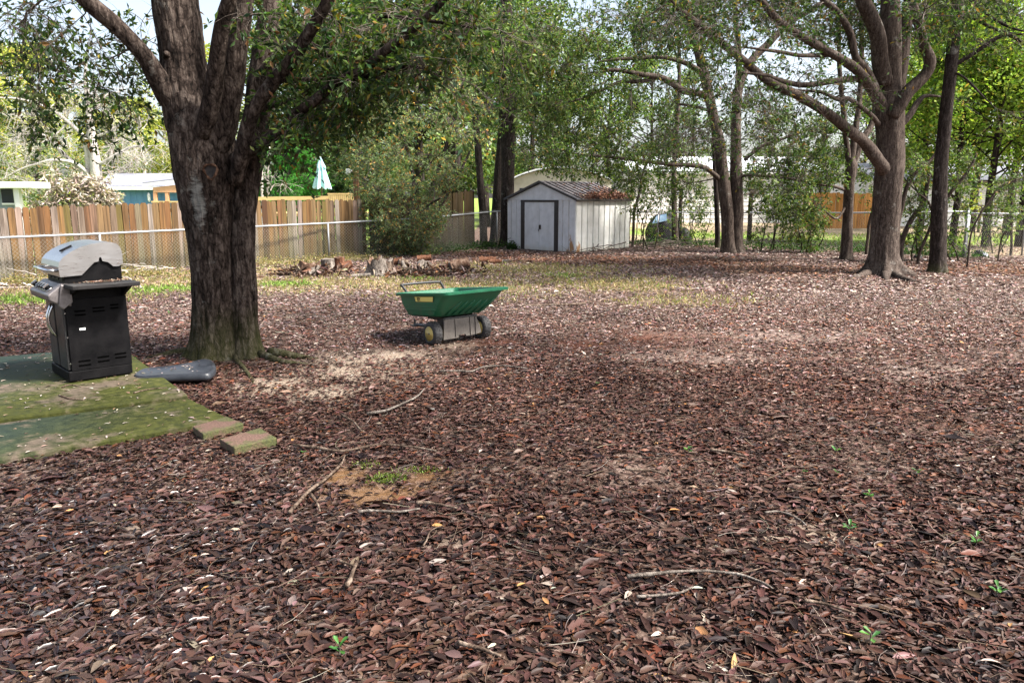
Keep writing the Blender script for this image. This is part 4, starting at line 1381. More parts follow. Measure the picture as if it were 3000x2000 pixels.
# knot hole with its raised lip, cut stub
def knot(px, py, yy, rx, rz):
    c = P(px, py, yy)
    root = oak.root
    mb = MB()
    n = 20
    pts = [np.array([c[0] + rx * math.cos(a) + .012 * math.sin(2 * a), yy - .004 + .012 * math.sin(a * 2), c[2] + rz * math.sin(a)]) - oak.base for a in np.linspace(0, 2 * math.pi, n, endpoint=False)]
    pts.append(pts[0])
    lip = mb.tube(pts, [.012 + .005 * math.sin(i * 2.1) for i in range(n)] + [.012], 8, False).build('knot_lip', bark_mat('knot_lip_bark', (.025, .013, .009), (.07, .038, .025), (.13, .08, .055), 16, .6, 0, None, .5), root, 0, True)
    vs = [(c[0] - oak.base[0], yy + .035 - oak.base[1], c[2])] + [tuple(p + (0, .004, 0)) for p in pts[:-1]]
    MB().add(vs, [(0, 1 + k, 1 + (k + 1) % n) for k in range(n)]).build('hollow', weathered('hollow_wood', (.008, .006, .006), (.05, .042, .04), 20, .9), lip, 0, True)
yk = YO - 92 * YO / F - .012
knot(617, 504, yk + .015, .064, .075)
oak.limb([(P(492, 172, YO - .12), .06), (P(490, 160, YO - .24), .036), (P(489, 155, YO - .275), .020)], 'knot', n=8, sides=10, wob=.02)
# surface roots
for pts, r in (([(575, 1040), (520, 1040), (455, 1048), (400, 1052)], .05), ([(790, 1045), (860, 1050), (930, 1052)], .06), ([(690, 1056), (712, 1082), (738, 1122)], .028), ([(760, 1050), (820, 1065), (900, 1068)], .045)):
    w = np.array([G(a, b) for a, b in pts]); w[:, 2] = np.linspace(.05, -.015, len(w))
    oak.limb([(q, r * (1 - .5 * i / len(w))) for i, q in enumerate(w)], 'surface_root', n=14, sides=10, wob=.03, knob=.2)
# foliage: hanging sprays left of the trunk, dense boughs on the right, crown above the frame
for px, py, dy, r, nb in [(60, 70, -.2, .40, 6), (150, 130, -.3, .42, 7), (235, 60, -.5, .4, 6), (300, 190, -.4, .42, 6), (120, 230, 0, .42, 7), (330, 270, .2, .36, 6), (400, 215, .3, .34, 6), (245, 255, .1, .36, 6), (35, 180, -.1, .4, 6), (430, 110, .4, .38, 7), (190, 190, .4, .4, 6),
                          (20, 20, .3, .45, 9), (100, 10, -.5, .45, 9), (180, 20, .3, .45, 9), (60, 110, .5, .45, 8), (150, 60, .6, .5, 8), (270, 110, .5, .45, 8), (10, 260, .3, .4, 6), (350, 120, .6, .45, 7), (440, 30, .7, .45, 8), (130, 320, .2, .30, 3), (260, 330, .3, .28, 3), (390, 300, .5, .3, 4)]:
    oak.clump(P(px, py, YO + dy), r, max(3, nb - 2), 5, 4, droop=.75, twl=(.2, .5))
for px, py, dy, r, nb in [(800, 50, -.3, .42, 8), (890, 110, -.5, .42, 9), (980, 50, -.6, .45, 9), (1080, 90, -.5, .45, 9), (1190, 50, -.8, .45, 9), (1310, 90, -.9, .42, 8), (1390, 30, -1.0, .4, 7), (860, 240, -.2, .36, 8), (950, 290, -.4, .40, 10), (1040, 240, -.6, .40, 10),
                          (1130, 215, -.6, .36, 8), (1010, 170, -.3, .36, 7), (780, 420, -.1, .26, 4), (850, 385, -.3, .30, 6), (920, 345, -.4, .32, 7), (1000, 310, -.5, .32, 7), (1090, 270, -.5, .30, 6), (730, 60, -.5, .30, 3), (1230, 150, -.9, .36, 7), (850, 470, -.2, .16, 2),
                          (1150, 20, -.2, .5, 8), (900, 20, .2, .5, 8), (1010, 110, .5, .5, 8), (1210, 230, -.4, .3, 5), (760, 320, .4, .36, 6), (1290, 20, -.3, .5, 8), (1100, 150, .3, .4, 7), (1180, 110, .0, .4, 7)]:
    oak.clump(P(px, py, YO + dy), r, nb, 5, 6, droop=.35)
for _ in range(150):  # unseen part of the crown, spread wide and dense to shade the foreground
    cx_, cy_ = RNG.uniform(-9.5, 6.5), RNG.uniform(-2.5, 12.5)
    hz_ = RNG.uniform(5.2, 8.8)
    if math.hypot(cx_ - OAK[0], (cy_ - OAK[1]) * .85) > 9.6: continue
    oak.clump((cx_, cy_, hz_), 1.15, 8, 7, 8, droop=.3, twl=(.25, .7), size=1.6)
oak.finish(GREEN_OAK, .084, .40, LEAF_Q)
print('oak leaves', sum(len(a) for a, _ in oak.L))

# ---- the flare rooted oak at the right
g = G(2588, 806); YR = g[1] + .25
t = Tree('oak_tree', (g[0], YR, 0), 'thick oak with flared roots and spreading mossy limbs before the chain link fence', 'tree', BARK_SMOOTH)
PR = lambda px, py, w, dy=0: (P(px, py, YR + dy), w * .5 * (YR + dy) / F)
o, S_ = bark_trunk('trunk', [PR(2590, 832, 92), PR(2590, 800, 86), PR(2590, 740, 80), PR(2594, 660, 78), PR(2600, 560, 77), PR(2608, 480, 76), PR(2608, 400, 74), PR(2605, 330, 78), PR(2606, 260, 62), PR(2610, 128, 54), PR(2608, 0, 50), PR(2606, -250, 42), PR(2600, -600, 20)], BARK_SMOOTH, t.root, t.base, 56, 150, (.95, .20, 6), .010, seed=15.2, fscale=10)
for q in S_[::4]: t.nodes.append((q[:3], q[3]))
t.pxlimb([(2590, 500, 40), (2569, 470, 36), (2524, 412, 32), (2486, 382, 30), (2428, 335, 28), (2346, 287, 26), (2250, 236, 24), (2150, 153, 22), (2070, 92, 20), (2006, 41, 18), (1955, -5, 15), (1880, -80, 8)], YR, (-.1, -2.6), n=44, knob=.1)
t.pxlimb([(2596, 330, 40), (2569, 285, 34), (2537, 238, 30), (2499, 198, 27), (2441, 159, 24), (2371, 121, 22), (2307, 77, 20), (2250, 29, 18), (2200, -40, 12)], YR, (0, -1.6), n=34, knob=.1)
t.pxlimb([(2575, 285, 26), (2553, 236, 25), (2531, 198, 23), (2505, 169, 21), (2492, 105, 20), (2473, 64, 19), (2448, 29, 17), (2403, -5, 14), (2350, -70, 8)], YR, (-.2, -.7), n=32, knob=.12)
t.pxlimb([(2592, 250, 48), (2582, 190, 45), (2574, 112, 42), (2547, 48, 40), (2525, -5, 38), (2490, -150, 26), (2450, -350, 10)], YR, (-.1, -.4), n=28)
t.pxlimb([(2632, 270, 38), (2640, 190, 37), (2645, 128, 36), (2655, 64, 34), (2665, -5, 32), (2690, -200, 20)], YR, (.15, .4), n=26)
t.pxlimb([(2612, 340, 44), (2636, 312, 40), (2662, 272, 36), (2709, 226, 33), (2724, 180, 31), (2704, 126, 28), (2690, 64, 26), (2668, 10, 25), (2640, -60, 20)], YR, (-.2, -.6), n=32, knob=.1)
t.pxlimb([(2722, 178, 14), (2727, 165, 12), (2731, 155, 9)], YR, (-.45, -.5), 'branch_stub', n=6)
t.pxlimb([(2544, 236, 18), (2500, 232, 17), (2441, 240, 16), (2362, 249, 15), (2282, 236, 13), (2240, 220, 10), (2160, 210, 5)], YR, (-.2, -1.8), n=28, knob=.12)
t.pxlimb([(2575, 364, 14), (2550, 335, 13), (2490, 290, 13), (2455, 291, 12), (2400, 270, 9), (2330, 262, 5)], YR, (-.2, -1.2), n=24, knob=.15)
t.pxlimb([(2630, 380, 14), (2665, 340, 18), (2690, 298, 16), (2712, 280, 10), (2760, 285, 5)], YR, (.3, .8), n=16)
t.pxlimb([(2441, 160, 14), (2380, 165, 12), (2333, 164, 11), (2250, 147, 9), (2180, 140, 5)], YR, (-.6, -2), n=18)
for pts, r in (([(2560, 800), (2520, 812), (2470, 818)], .10), ([(2615, 806), (2650, 822), (2700, 828)], .09), ([(2590, 808), (2600, 822), (2625, 834)], .07), ([(2632, 800), (2668, 806), (2695, 806)], .06)):
    w = np.array([G(a, b) for a, b in pts]); w[:, 2] = np.linspace(.06, -.05, len(w))
    t.limb([(q, r * (1 - .55 * i / len(w))) for i, q in enumerate(w)], 'surface_root', n=16, sides=12, wob=.05, knob=.15)
for px, py, dy, r, nb in [(2300, 60, -2, .8, 5), (2200, 110, -3, .8, 6), (2100, 60, -3, .8, 7), (2010, 100, -3, .8, 7), (1930, 40, -3, .8, 7), (2400, 30, -1, .7, 4), (2140, 240, -2.4, .6, 4), (2250, 300, -2, .6, 4), (2380, 200, -1.4, .6, 4), (2060, 180, -2.6, .6, 5), (1850, 90, -2, .8, 6), (2480, 60, 1, .8, 5),
                          (2330, 340, -1.2, .5, 3), (2420, 400, -.6, .5, 3), (2180, 20, 0, 1.0, 6), (2680, 120, 1, .6, 3), (2760, 60, .5, .7, 5)]:
    t.clump(P(px, py, YR + dy), r, nb, 6, 6, droop=.35, twl=(.3, .6), size=1.4)
for _ in range(34):
    t.clump(P(RNG.uniform(1900, 2560), RNG.uniform(-20, 430), YR + RNG.uniform(-2.5, 2.5)), .8, 6, 6, 3, twl=(.3, .8), size=1.2)
for _ in range(30):
    t.clump(P(RNG.uniform(1800, 2900), RNG.uniform(-60, 70), YR + RNG.uniform(-2.5, 3)), .9, 8, 7, 8, twl=(.3, .7), size=1.4)
for _ in range(26):
    a_ = RNG.uniform(0, 2 * math.pi); rr = RNG.uniform(.6, 5.5)
    t.clump((g[0] + rr * math.cos(a_), YR + rr * math.sin(a_), RNG.uniform(6.8, 10.5) - .1 * rr), 1.2, 6, 6, 8, twl=(.3, .7), size=2)
t.finish(GREEN_OAK, .10, .40, LEAF_A, tr=.004)

# ---- thin dark straight trunk
g = G(2748, 800); YT = g[1] + .15
t = Tree('slim_tree', (g[0], YT, 0), 'thin dark straight trunk leaning slightly, just right of the flared oak', 'tree', BARK_DARK)
PT = lambda px, py, w, dy=0: (P(px, py, YT + dy), w * .5 * (YT + dy) / F)
o, S_ = bark_trunk('trunk', [PT(2746, 822, 50), PT(2746, 795, 48), PT(2749, 700, 43), PT(2752, 600, 42), PT(2757, 480, 38), PT(2770, 340, 35), PT(2786, 200, 33), PT(2800, 60, 31), PT(2812, -60, 29), PT(2840, -400, 24), PT(2850, -800, 12)], BARK_DARK, t.root, t.base, 36, 110, (.45, .16, 4), .008, seed=22.0, fscale=12)
for q in S_[::4]: t.nodes.append((q[:3], q[3]))
t.pxlimb([(2785, 200, 14), (2805, 185, 13), (2872, 143, 12), (2945, 102, 11), (3000, 126, 8), (3060, 140, 5)], YT, (0, -.3), n=22, knob=.1)
t.pxlimb([(2775, 210, 8), (2815, 225, 6), (2860, 262, 6), (2905, 302, 3)], YT, (0, -.6), n=16)
t.pxlimb([(2800, 40, 10), (2850, 55, 9), (2920, 90, 8), (2990, 100, 6), (3040, 90, 4)], YT, (0, .4), n=18)
t.pxlimb([(2810, -20, 11), (2860, 10, 9), (2905, 50, 8), (2960, 80, 7), (3010, 95, 4)], YT, (0, -.5), n=18)
for px, py, dy, r in [(2900, 50, 0, .7), (2970, 130, 0, .6), (2880, 120, -.3, .5), (2980, 20, .5, .7), (2860, -30, 0, .8)]:
    t.clump(P(px, py, YT + dy), r, 5, 6, 5, twl=(.3, .6), size=1.3)
for _ in range(14):
    a_ = RNG.uniform(0, 2 * math.pi); rr = RNG.uniform(.4, 3)
    t.clump((g[0] + .6 + rr * math.cos(a_), YT + rr * math.sin(a_), RNG.uniform(6.8, 9.5)), 1.1, 5, 6, 8, twl=(.3, .7), size=2)
t.finish(GREEN_MID, .10, .40, LEAF_A, tr=.004)

# ---- slender forked tree
g = G(2480, 762); YS = g[1] + .1
t = Tree('slim_tree', (g[0], YS, 0), 'slender tree forking into upright stems left of the flared oak', 'tree', BARK_SMOOTH)
PS = lambda px, py, w, dy=0: (P(px, py, YS + dy), w * .5 * (YS + dy) / F)
o, S_ = bark_trunk('trunk', [PS(2478, 785, 34), PS(2479, 755, 32), PS(2482, 680, 29), PS(2485, 600, 28), PS(2488, 540, 29), PS(2494, 490, 34), PS(2492, 462, 24)], BARK_SMOOTH, t.root, t.base, 30, 70, (.4, .15, 4), .008, seed=31.0)
for q in S_[::4]: t.nodes.append((q[:3], q[3]))
t.pxlimb([(2489, 500, 18), (2480, 415, 15), (2470, 319, 14), (2460, 191, 12), (2460, 0, 11), (2455, -250, 7)], YS, n=26, sides=10)
t.pxlimb([(2497, 500, 22), (2522, 415, 19), (2550, 370, 17), (2562, 330, 15), (2564, 290, 12), (2575, 180, 8)], YS, (0, .5), n=22, sides=10)
t.pxlimb([(2495, 480, 20), (2506, 383, 17), (2521, 271, 15), (2526, 128, 13), (2523, 0, 11), (2530, -200, 8)], YS, (0, .4), n=26, sides=10)
t.pxlimb([(2484, 560, 10), (2440, 545, 8), (2380, 540, 7), (2300, 520, 5), (2230, 515, 3)], YS, (0, -1), n=20)
t.pxlimb([(2482, 600, 8), (2450, 640, 6), (2410, 610, 4)], YS, (0, -.6), n=14)
for px, py, dy, r, nb in [(2300, 430, -.5, .7, 10), (2380, 455, -.5, .7, 11), (2430, 500, -.4, .6, 10), (2340, 520, -.8, .6, 9), (2270, 480, -.6, .6, 8), (2290, 555, -.8, .6, 8), (2390, 390, 0, .6, 8), (2420, 340, 0, .5, 4), (2370, 580, -.6, .5, 7), (2310, 620, -.5, .45, 6), (2560, 420, 1, .5, 6), (2560, 500, 1, .5, 6), (2440, 440, .5, .6, 8), (2520, 60, .5, .8, 5), (2430, 120, .5, .7, 3)]:
    t.clump(P(px, py, YS + dy), r, nb, 7, 8, twl=(.2, .5), size=1.2)
for _ in range(14):
    a_ = RNG.uniform(0, 2 * math.pi); rr = RNG.uniform(.4, 3)
    t.clump((g[0] + rr * math.cos(a_), YS + rr * math.sin(a_), RNG.uniform(8.0, 11)), 1.2, 5, 6, 8, twl=(.3, .7), size=2)
t.finish(GREEN_MID, .10, .42, LEAF_A, tr=.004)

# ---- double trunked tree behind the yard
g = G(2146, 742); YD = g[1] + .2
t = Tree('oak_tree', (g[0], YD, 0), 'double trunked oak splitting low, standing between shed and slender tree', 'tree', BARK_SMOOTH)
PD = lambda px, py, w, dy=0: (P(px, py, YD + dy), w * .5 * (YD + dy) / F)
o, S_ = bark_trunk('trunk', [PD(2133, 768, 48), PD(2134, 735, 44), PD(2132, 680, 38), PD(2131, 620, 37), PD(2122, 550, 36), PD(2115, 490, 34), PD(2108, 420, 31), PD(2092, 351, 29), PD(2079, 287, 28), PD(2063, 223, 26), PD(2047, 159, 24), PD(2030, 90, 22), PD(2008, 10, 20), PD(1980, -150, 14), PD(1960, -350, 6)], BARK_SMOOTH, t.root, t.base, 36, 130, (.35, .18, 4), .010, seed=41.0)
for q in S_[::3]: t.nodes.append((q[:3], q[3]))
o, S_ = bark_trunk('trunk', [PD(2157, 768, 44, .05), PD(2157, 735, 40, .05), PD(2158, 680, 36, .05), PD(2159, 620, 37, .05), PD(2158, 560, 36, .08), PD(2156, 490, 34, .1), PD(2156, 400, 30, .2), PD(2158, 300, 26, .3), PD(2170, 240, 24, .4), PD(2200, 180, 22, .5), PD(2250, 130, 20, .6), PD(2283, 95, 18, .7), PD(2330, 55, 17, .8), PD(2390, 20, 15, .9), PD(2470, -40, 12, 1), PD(2600, -250, 5, 1)], BARK_SMOOTH, t.root, t.base, 36, 130, (.35, .18, 4), .010, seed=47.0)
for q in S_[::3]: t.nodes.append((q[:3], q[3]))
t.pxlimb([(2158, 330, 20), (2165, 200, 17), (2160, 100, 15), (2150, -20, 12), (2140, -250, 5)], YD, (.2, .6), n=22)
t.pxlimb([(2092, 330, 22), (2070, 284, 20), (2030, 270, 19), (2000, 265, 19), (1955, 236, 17), (1910, 224, 16), (1878, 219, 14), (1800, 206, 11), (1740, 215, 6)], YD, (0, -1.6), n=30, knob=.1)
t.pxlimb([(1930, 228, 12), (1880, 238, 11), (1820, 238, 10), (1770, 262, 8), (1700, 290, 6), (1650, 300, 3)], YD, (-.9, -1.8), n=24)
t.pxlimb([(2058, 215, 16), (2033, 198, 14), (1990, 179, 13), (1942, 169, 12), (1880, 170, 11), (1815, 174, 9), (1740, 185, 4)], YD, (0, -1.5), n=28, knob=.1)
t.pxlimb([(2112, 530, 16), (2092, 512, 14), (2063, 491, 14), (2025, 483, 13), (1974, 484, 12), (1897, 474, 11), (1827, 463, 10), (1760, 456, 8), (1687, 453, 5), (1640, 440, 3)], YD, (0, -1.8), n=36, knob=.12)
t.pxlimb([(2100, 340, 8), (2060, 320, 8), (2000, 306, 7), (1985, 308, 4)], YD, (0, -.4), n=14)
t.pxlimb([(2160, 520, 9), (2210, 512, 8), (2260, 518, 7), (2330, 505, 4)], YD, (0, -.6), n=16)
t.pxlimb([(2180, 470, 10), (2230, 430, 9), (2300, 405, 8), (2360, 385, 5)], YD, (.1, -.2), n=18)
for px, py, dy, r, nb in [(1480, 60, -4, .9, 8), (1570, 110, -4, .9, 8), (1660, 60, -3.5, .9, 9), (1750, 110, -3, .9, 9), (1840, 50, -2.5, .9, 8), (1500, 190, -3.5, .8, 8), (1600, 220, -3, .8, 8), (1690, 190, -3, .8, 8), (1780, 230, -2, .7, 7), (1540, 290, -3, .7, 7), (1640, 300, -2.4, .7, 7), (1730, 320, -2, .6, 6),
                          (1860, 330, -1, .7, 7), (1930, 390, -.8, .7, 7), (1820, 410, -1.5, .7, 8), (1720, 420, -2, .7, 8), (1650, 450, -2, .6, 6), (1880, 440, -1, .6, 6), (1960, 290, -.5, .5, 4), (1990, 420, 0, .6, 5), (1600, 400, -2.5, .6, 5), (1900, 120, -1, .8, 5), (2230, 390, .3, .7, 6), (2290, 330, .5, .6, 4), (2220, 470, 0, .6, 5), (2090, 100, 1, .9, 4), (2250, 50, 1, .9, 4), (1430, 130, -4, .8, 7), (1580, 20, -2.5, 1, 8), (1720, 30, -1.5, 1, 8)]:
    t.clump(P(px, py, YD + dy), r, nb, 7, 8, twl=(.3, .6), size=1.4, droop=.35)
for px, py, dy, r, nb in [(1450, 20, -3, 1, 9), (1530, 150, -2, .9, 9), (1620, 150, -2, .9, 9), (1700, 130, -1.5, .8, 8), (1590, 340, -1, .7, 7), (1680, 380, -1, .7, 8), (1780, 370, -.8, .7, 8), (1850, 240, 0, .7, 6), (1760, 470, -.6, .55, 7), (1940, 460, .2, .6, 7), (1830, 520, .4, .5, 6), (2000, 540, .6, .5, 6), (1800, 20, 0, 1, 7), (1890, 20, .5, 1, 6), (2200, 270, 1, .8, 6), (2270, 200, 1.2, .8, 6), (2390, 80, 1, .9, 7), (2340, 400, .8, .7, 7), (2230, 560, .5, .5, 6), (2290, 620, .5, .45, 5)]:
    t.clump(P(px, py, YD + dy), r, nb, 8, 8, twl=(.3, .6), size=1.4, droop=.35)
for _ in range(26):
    a_ = RNG.uniform(0, 2 * math.pi); rr = RNG.uniform(.6, 5.0)
    t.clump((g[0] - 1 + rr * math.cos(a_), YD + rr * math.sin(a_), RNG.uniform(8.2, 12)), 1.3, 6, 6, 7, twl=(.3, .7), size=2)
t.finish(GREEN_MID, .115, .42, LEAF_A, tr=.0045)

# ---- trunks by and behind the shed
def plain_tree(name, label, base, pts, Ydepth, bark, cl, pal, leaf=.11, group=None, lm=None, nb=8, nl=9):
    g = G(*base)
    Yb = Ydepth or g[1]
    t = Tree(name, (P(base[0], base[1], Yb)[0], Yb, 0), label, 'tree', bark, group)
    ctrl = [(P(a, b, Yb), w * .5 * Yb / F) for a, b, w in pts]
    if ctrl[0][0][2] > -.1:
        q = ctrl[0][0].copy(); q[2] = -.1
        ctrl = [(q, ctrl[0][1] * 1.1)] + ctrl
    o, S_ = bark_trunk('trunk', ctrl, bark, t.root, t.base, 24, 70, (.3, .15, 4), .007, seed=random.random() * 90)
    for q in S_[::3]: t.nodes.append((q[:3], q[3]))
    for px, py, dy, r in cl: t.clump(P(px, py, Yb + dy), r, nb, 6, nl, twl=(.3, .6), size=1.4)
    t.finish(pal, leaf, .42, LEAF_A, lm, tr=.0045)
    return t


plain_tree('dark_tree', 'thick dark trunk standing right behind the shed corner', (1488, 722), [(1485, 740, 42), (1486, 650, 39), (1488, 500, 38), (1489, 350, 42), (1490, 200, 36), (1484, 0, 30), (1480, -300, 18)], 27.6, BARK_DARK,
           [(1440, 280, -.5, .9), (1400, 200, -.5, .9), (1520, 230, -.5, .9), (1480, 130, -.5, 1), (1420, 90, 0, 1), (1560, 150, .4, 1), (1500, 330, -.3, .7), (1600, 300, 0, .8), (1540, 40, 0, 1), (1380, 40, 0, 1), (1640, 360, 0, .7), (1560, 440, -.8, .6), (1620, 470, -1, .55), (1690, 490, -1, .5)], GREEN_MID, nb=9, nl=8)
plain_tree('dark_tree', 'leaning dark trunk touching the thicker one behind the shed', (1452, 714), [(1449, 735, 30), (1452, 650, 28), (1457, 560, 27), (1466, 450, 26), (1474, 330, 22), (1470, 150, 18), (1460, -100, 10)], 28.4, BARK_DARK, [(1430, 200, 0, .8), (1500, 90, 0, .9), (1420, 330, 0, .6)], GREEN_MID)
plain_tree('slim_tree', 'slim dark trunk by the end of the mossy board fence', (1416, 716), [(1418, 735, 24), (1414, 620, 22), (1406, 520, 21), (1400, 430, 20), (1392, 330, 17), (1380, 200, 14), (1360, 0, 8)], 27.4, BARK_DARK,
           [(1360, 250, -.3, .7), (1330, 150, 0, .8), (1420, 180, 0, .8), (1320, 330, 0, .6)], GREEN_BUSH)
plain_tree('slim_tree', 'slim trunk beside the old fence pole right of the shed', (1979, 706), [(1978, 720, 19), (1976, 620, 16), (1974, 520, 15), (1980, 400, 14), (1988, 290, 12), (1990, 180, 9), (1985, 50, 6)], 29.0, BARK_SMOOTH,
           [(1960, 250, 0, .7), (2020, 330, 0, .6), (1940, 340, 0, .6), (2000, 140, 0, .8)], GREEN_MID, nb=4)
plain_tree('slim_tree', 'slim upright trunk just behind the double trunked oak', (2102, 722), [(2103, 735, 16), (2101, 640, 15), (2097, 540, 14), (2090, 430, 10), (2085, 300, 6)], 26.5, BARK_DARK, [(2080, 380, 0, .6), (2120, 330, 0, .6)], GREEN_MID, nb=4)

# old rough fence poles
for px, pyb, pyt, w, lab in ((2193, 712, 553, 13, 'rough weathered wooden pole right of the double trunked oak'), (1990, 704, 558, 11, 'thin old wooden pole beside the slim trunk near the shed')):
    g = G(px, pyb)
    r = w * .5 * g[1] / F
    h = P(px, pyt, g[1])[2]
    root = empty('wooden_pole', g, 0, lab, 'pole')
    MB().tube([(0, 0, -.1), (.01, 0, h * .4), (-.01, 0, h * .7), (0.02, 0, h), (.02, 0, h + .03)], [r * 1.05, r, r * 1.02, r * .95, r * .5], 9).build('shaft', BARK_DARK, root, 0, True)

# ---- the big olive bush arching over the fence
g = G(1185, 744); YB = g[1] - .45
t = Tree('evergreen_bush', (g[0], YB, 0), 'large olive green bush with orange tinged leaves arching over the fences', 'bush', BARK_DARK)
for pts, dy in (([(1190, 760, 16), (1200, 650, 13), (1210, 520, 11), (1180, 400, 8), (1140, 290, 5)], (.6, .8)), ([(1210, 760, 16), (1240, 620, 13), (1290, 480, 11), (1330, 350, 9), (1360, 230, 5)], (.7, 1.4)), ([(1180, 760, 13), (1150, 640, 10), (1110, 560, 7), (1060, 520, 4)], (.4, -.2)), ([(1200, 760, 13), (1230, 650, 10), (1260, 600, 8), (1290, 580, 4)], (.2, -.6)), ([(1220, 760, 12), (1270, 640, 10), (1330, 540, 8), (1370, 460, 6), (1390, 400, 4)], (.8, 1.2))):
    t.pxlimb(pts, YB, dy, 'stem', n=20, sides=8)
for px, py, dy, r, nb in [(1100, 470, .2, .75, 11), (1180, 430, .3, .75, 11), (1260, 450, .4, .75, 11), (1330, 480, .8, .7, 9), (1130, 550, -.2, .6, 11), (1200, 530, -.3, .6, 12), (1270, 540, -.2, .6, 11), (1100, 600, -.4, .5, 9), (1170, 610, -.6, .55, 12), (1230, 620, -.7, .55, 12), (1170, 670, -.6, .5, 10), (1110, 690, -.4, .45, 8), (1230, 690, -.3, .5, 9), (1060, 540, 0, .45, 7), (1050, 480, .6, .6, 8),
                          (1130, 350, .6, .8, 9), (1220, 340, .6, .8, 9), (1300, 350, .8, .8, 9), (1370, 370, 1.2, .7, 8), (1160, 270, .9, .8, 9), (1250, 250, 1, .8, 9), (1340, 250, 1.2, .8, 9), (1400, 290, 1.4, .7, 7), (1080, 400, .8, .7, 8), (1030, 440, 1, .6, 7), (1200, 190, 1.2, .9, 8), (1300, 160, 1.4, .9, 8), (1090, 730, .1, .4, 6), (1180, 730, .1, .4, 8), (1260, 730, .4, .4, 7), (1050, 330, 1.5, .8, 7), (1130, 640, -.8, .45, 10), (1200, 650, -.9, .45, 10), (1260, 650, -.7, .45, 9), (1285, 620, -.4, .4, 8), (1080, 660, -.3, .4, 8), (1150, 720, -.3, .4, 9), (1230, 735, -.2, .35, 8), (1110, 560, -.6, .45, 9), (1310, 510, .0, .55, 9)]:
    t.clump(P(px, py, YB + dy), r, nb, 7, 10, twl=(.25, .55), size=1.0, droop=.3)
t.finish(GREEN_BUSH, .085, .38, LEAF_A, M_FARLEAF, tr=.003, jit=.32)

# ---- vivid green cedar behind the board fence
g = P(840, 600, 32)
t = Tree('cedar_tree', (g[0], 32, 0), 'vivid green feathery cedar behind the board fence by the umbrella', 'tree', BARK_DARK)
t.pxlimb([(850, 760, 18), (848, 600, 16), (845, 480, 10), (840, 370, 4)], 32, name='trunk', n=18)
for px, py, dy, r in [(810, 560, -.4, .8), (870, 560, -.4, .8), (920, 570, -.2, .7), (790, 500, -.3, .7), (850, 500, -.5, .8), (905, 510, -.3, .8), (820, 440, -.3, .7), (880, 440, -.3, .7), (850, 390, -.2, .6), (940, 520, 0, .6), (770, 560, 0, .6), (860, 590, -.5, .8), (800, 590, -.4, .7)]:
    t.clump(P(px, py, 32 + dy), r, 12, 8, 11, droop=.5, twl=(.25, .55))
t.finish(GREEN_CEDAR, .14, .20, LEAF_A, M_FARLEAF, tr=.004)

# ---- tangle of branches and dark foliage right of the cedar
def bushy(name, label, px, py_b, Y, cl, pal, leaf, nb=8, nl=9, group=None, stems=((0, 0),), lm=None, cat='bush', wr=.42, nt=6, droop=.3):
    b = P(px, py_b, Y)
    t = Tree(name, (b[0], Y, 0), label, cat, BARK_DARK, group)
    top = min(c[1] for c in cl); bot = max(c[1] for c in cl)
    for sx, sw in stems:
        q0 = np.array([b[0] + sx * .22, Y + .1 * sx, -.05]); q2 = P(px + sx * 40 + sw, (top + bot) / 2, Y)
        t.limb([(q0, .022), ((q0 * .5 + q2 * .5) + RNG.normal(size=3) * (.2, .2, .08), .016), (q2, .008)], 'stem', n=14, sides=7, wob=.1)
    for c_ in cl:
        t.clump(P(c_[0], c_[1], Y + c_[2]), c_[3], nb, nt, nl, twl=(.2, .5), droop=droop)
    t.finish(pal, leaf, wr, LEAF_A, lm or M_FARLEAF, tr=.0035, jit=.3)
    return t


bushy('broadleaf_bush', 'dark broad leaved bush behind the light post', 1010, 600, 30, [(1000, 520, 0, .7), (1050, 560, 0, .6), (1020, 570, -.2, .6), (980, 560, 0, .6), (1090, 500, .3, .8), (1040, 450, .5, .9), (980, 470, .4, .8)], GREEN_DARK, .15, 9, 9)

# dry shrub with hanging brown leaves
m = leaf_mat('dead_hanging_leaf', .2, .7, .2)
bushy('dry_shrub', 'tall shrub covered in dead pale brown hanging leaves', 205, 620, 26, [(150, 590, 0, .55), (200, 590, -.1, .55), (250, 585, 0, .55), (300, 580, 0, .5), (130, 620, -.2, .5), (180, 560, 0, .5), (235, 540, 0, .5), (275, 545, 0, .5), (320, 560, .1, .4), (215, 520, 0, .4), (165, 525, 0, .4), (290, 515, 0, .35), (110, 610, 0, .4), (250, 510, 0, .35), (340, 590, 0, .4)],
      ([(.42, .36, .31), (.33, .27, .225), (.52, .46, .41), (.22, .17, .14), (.30, .30, .14)], [.3, .25, .25, .15, .05]), .19, 9, 7, stems=((-1, 0), (0, 0), (1, 0), (2, 20)), lm=m, wr=.28, droop=1.3)

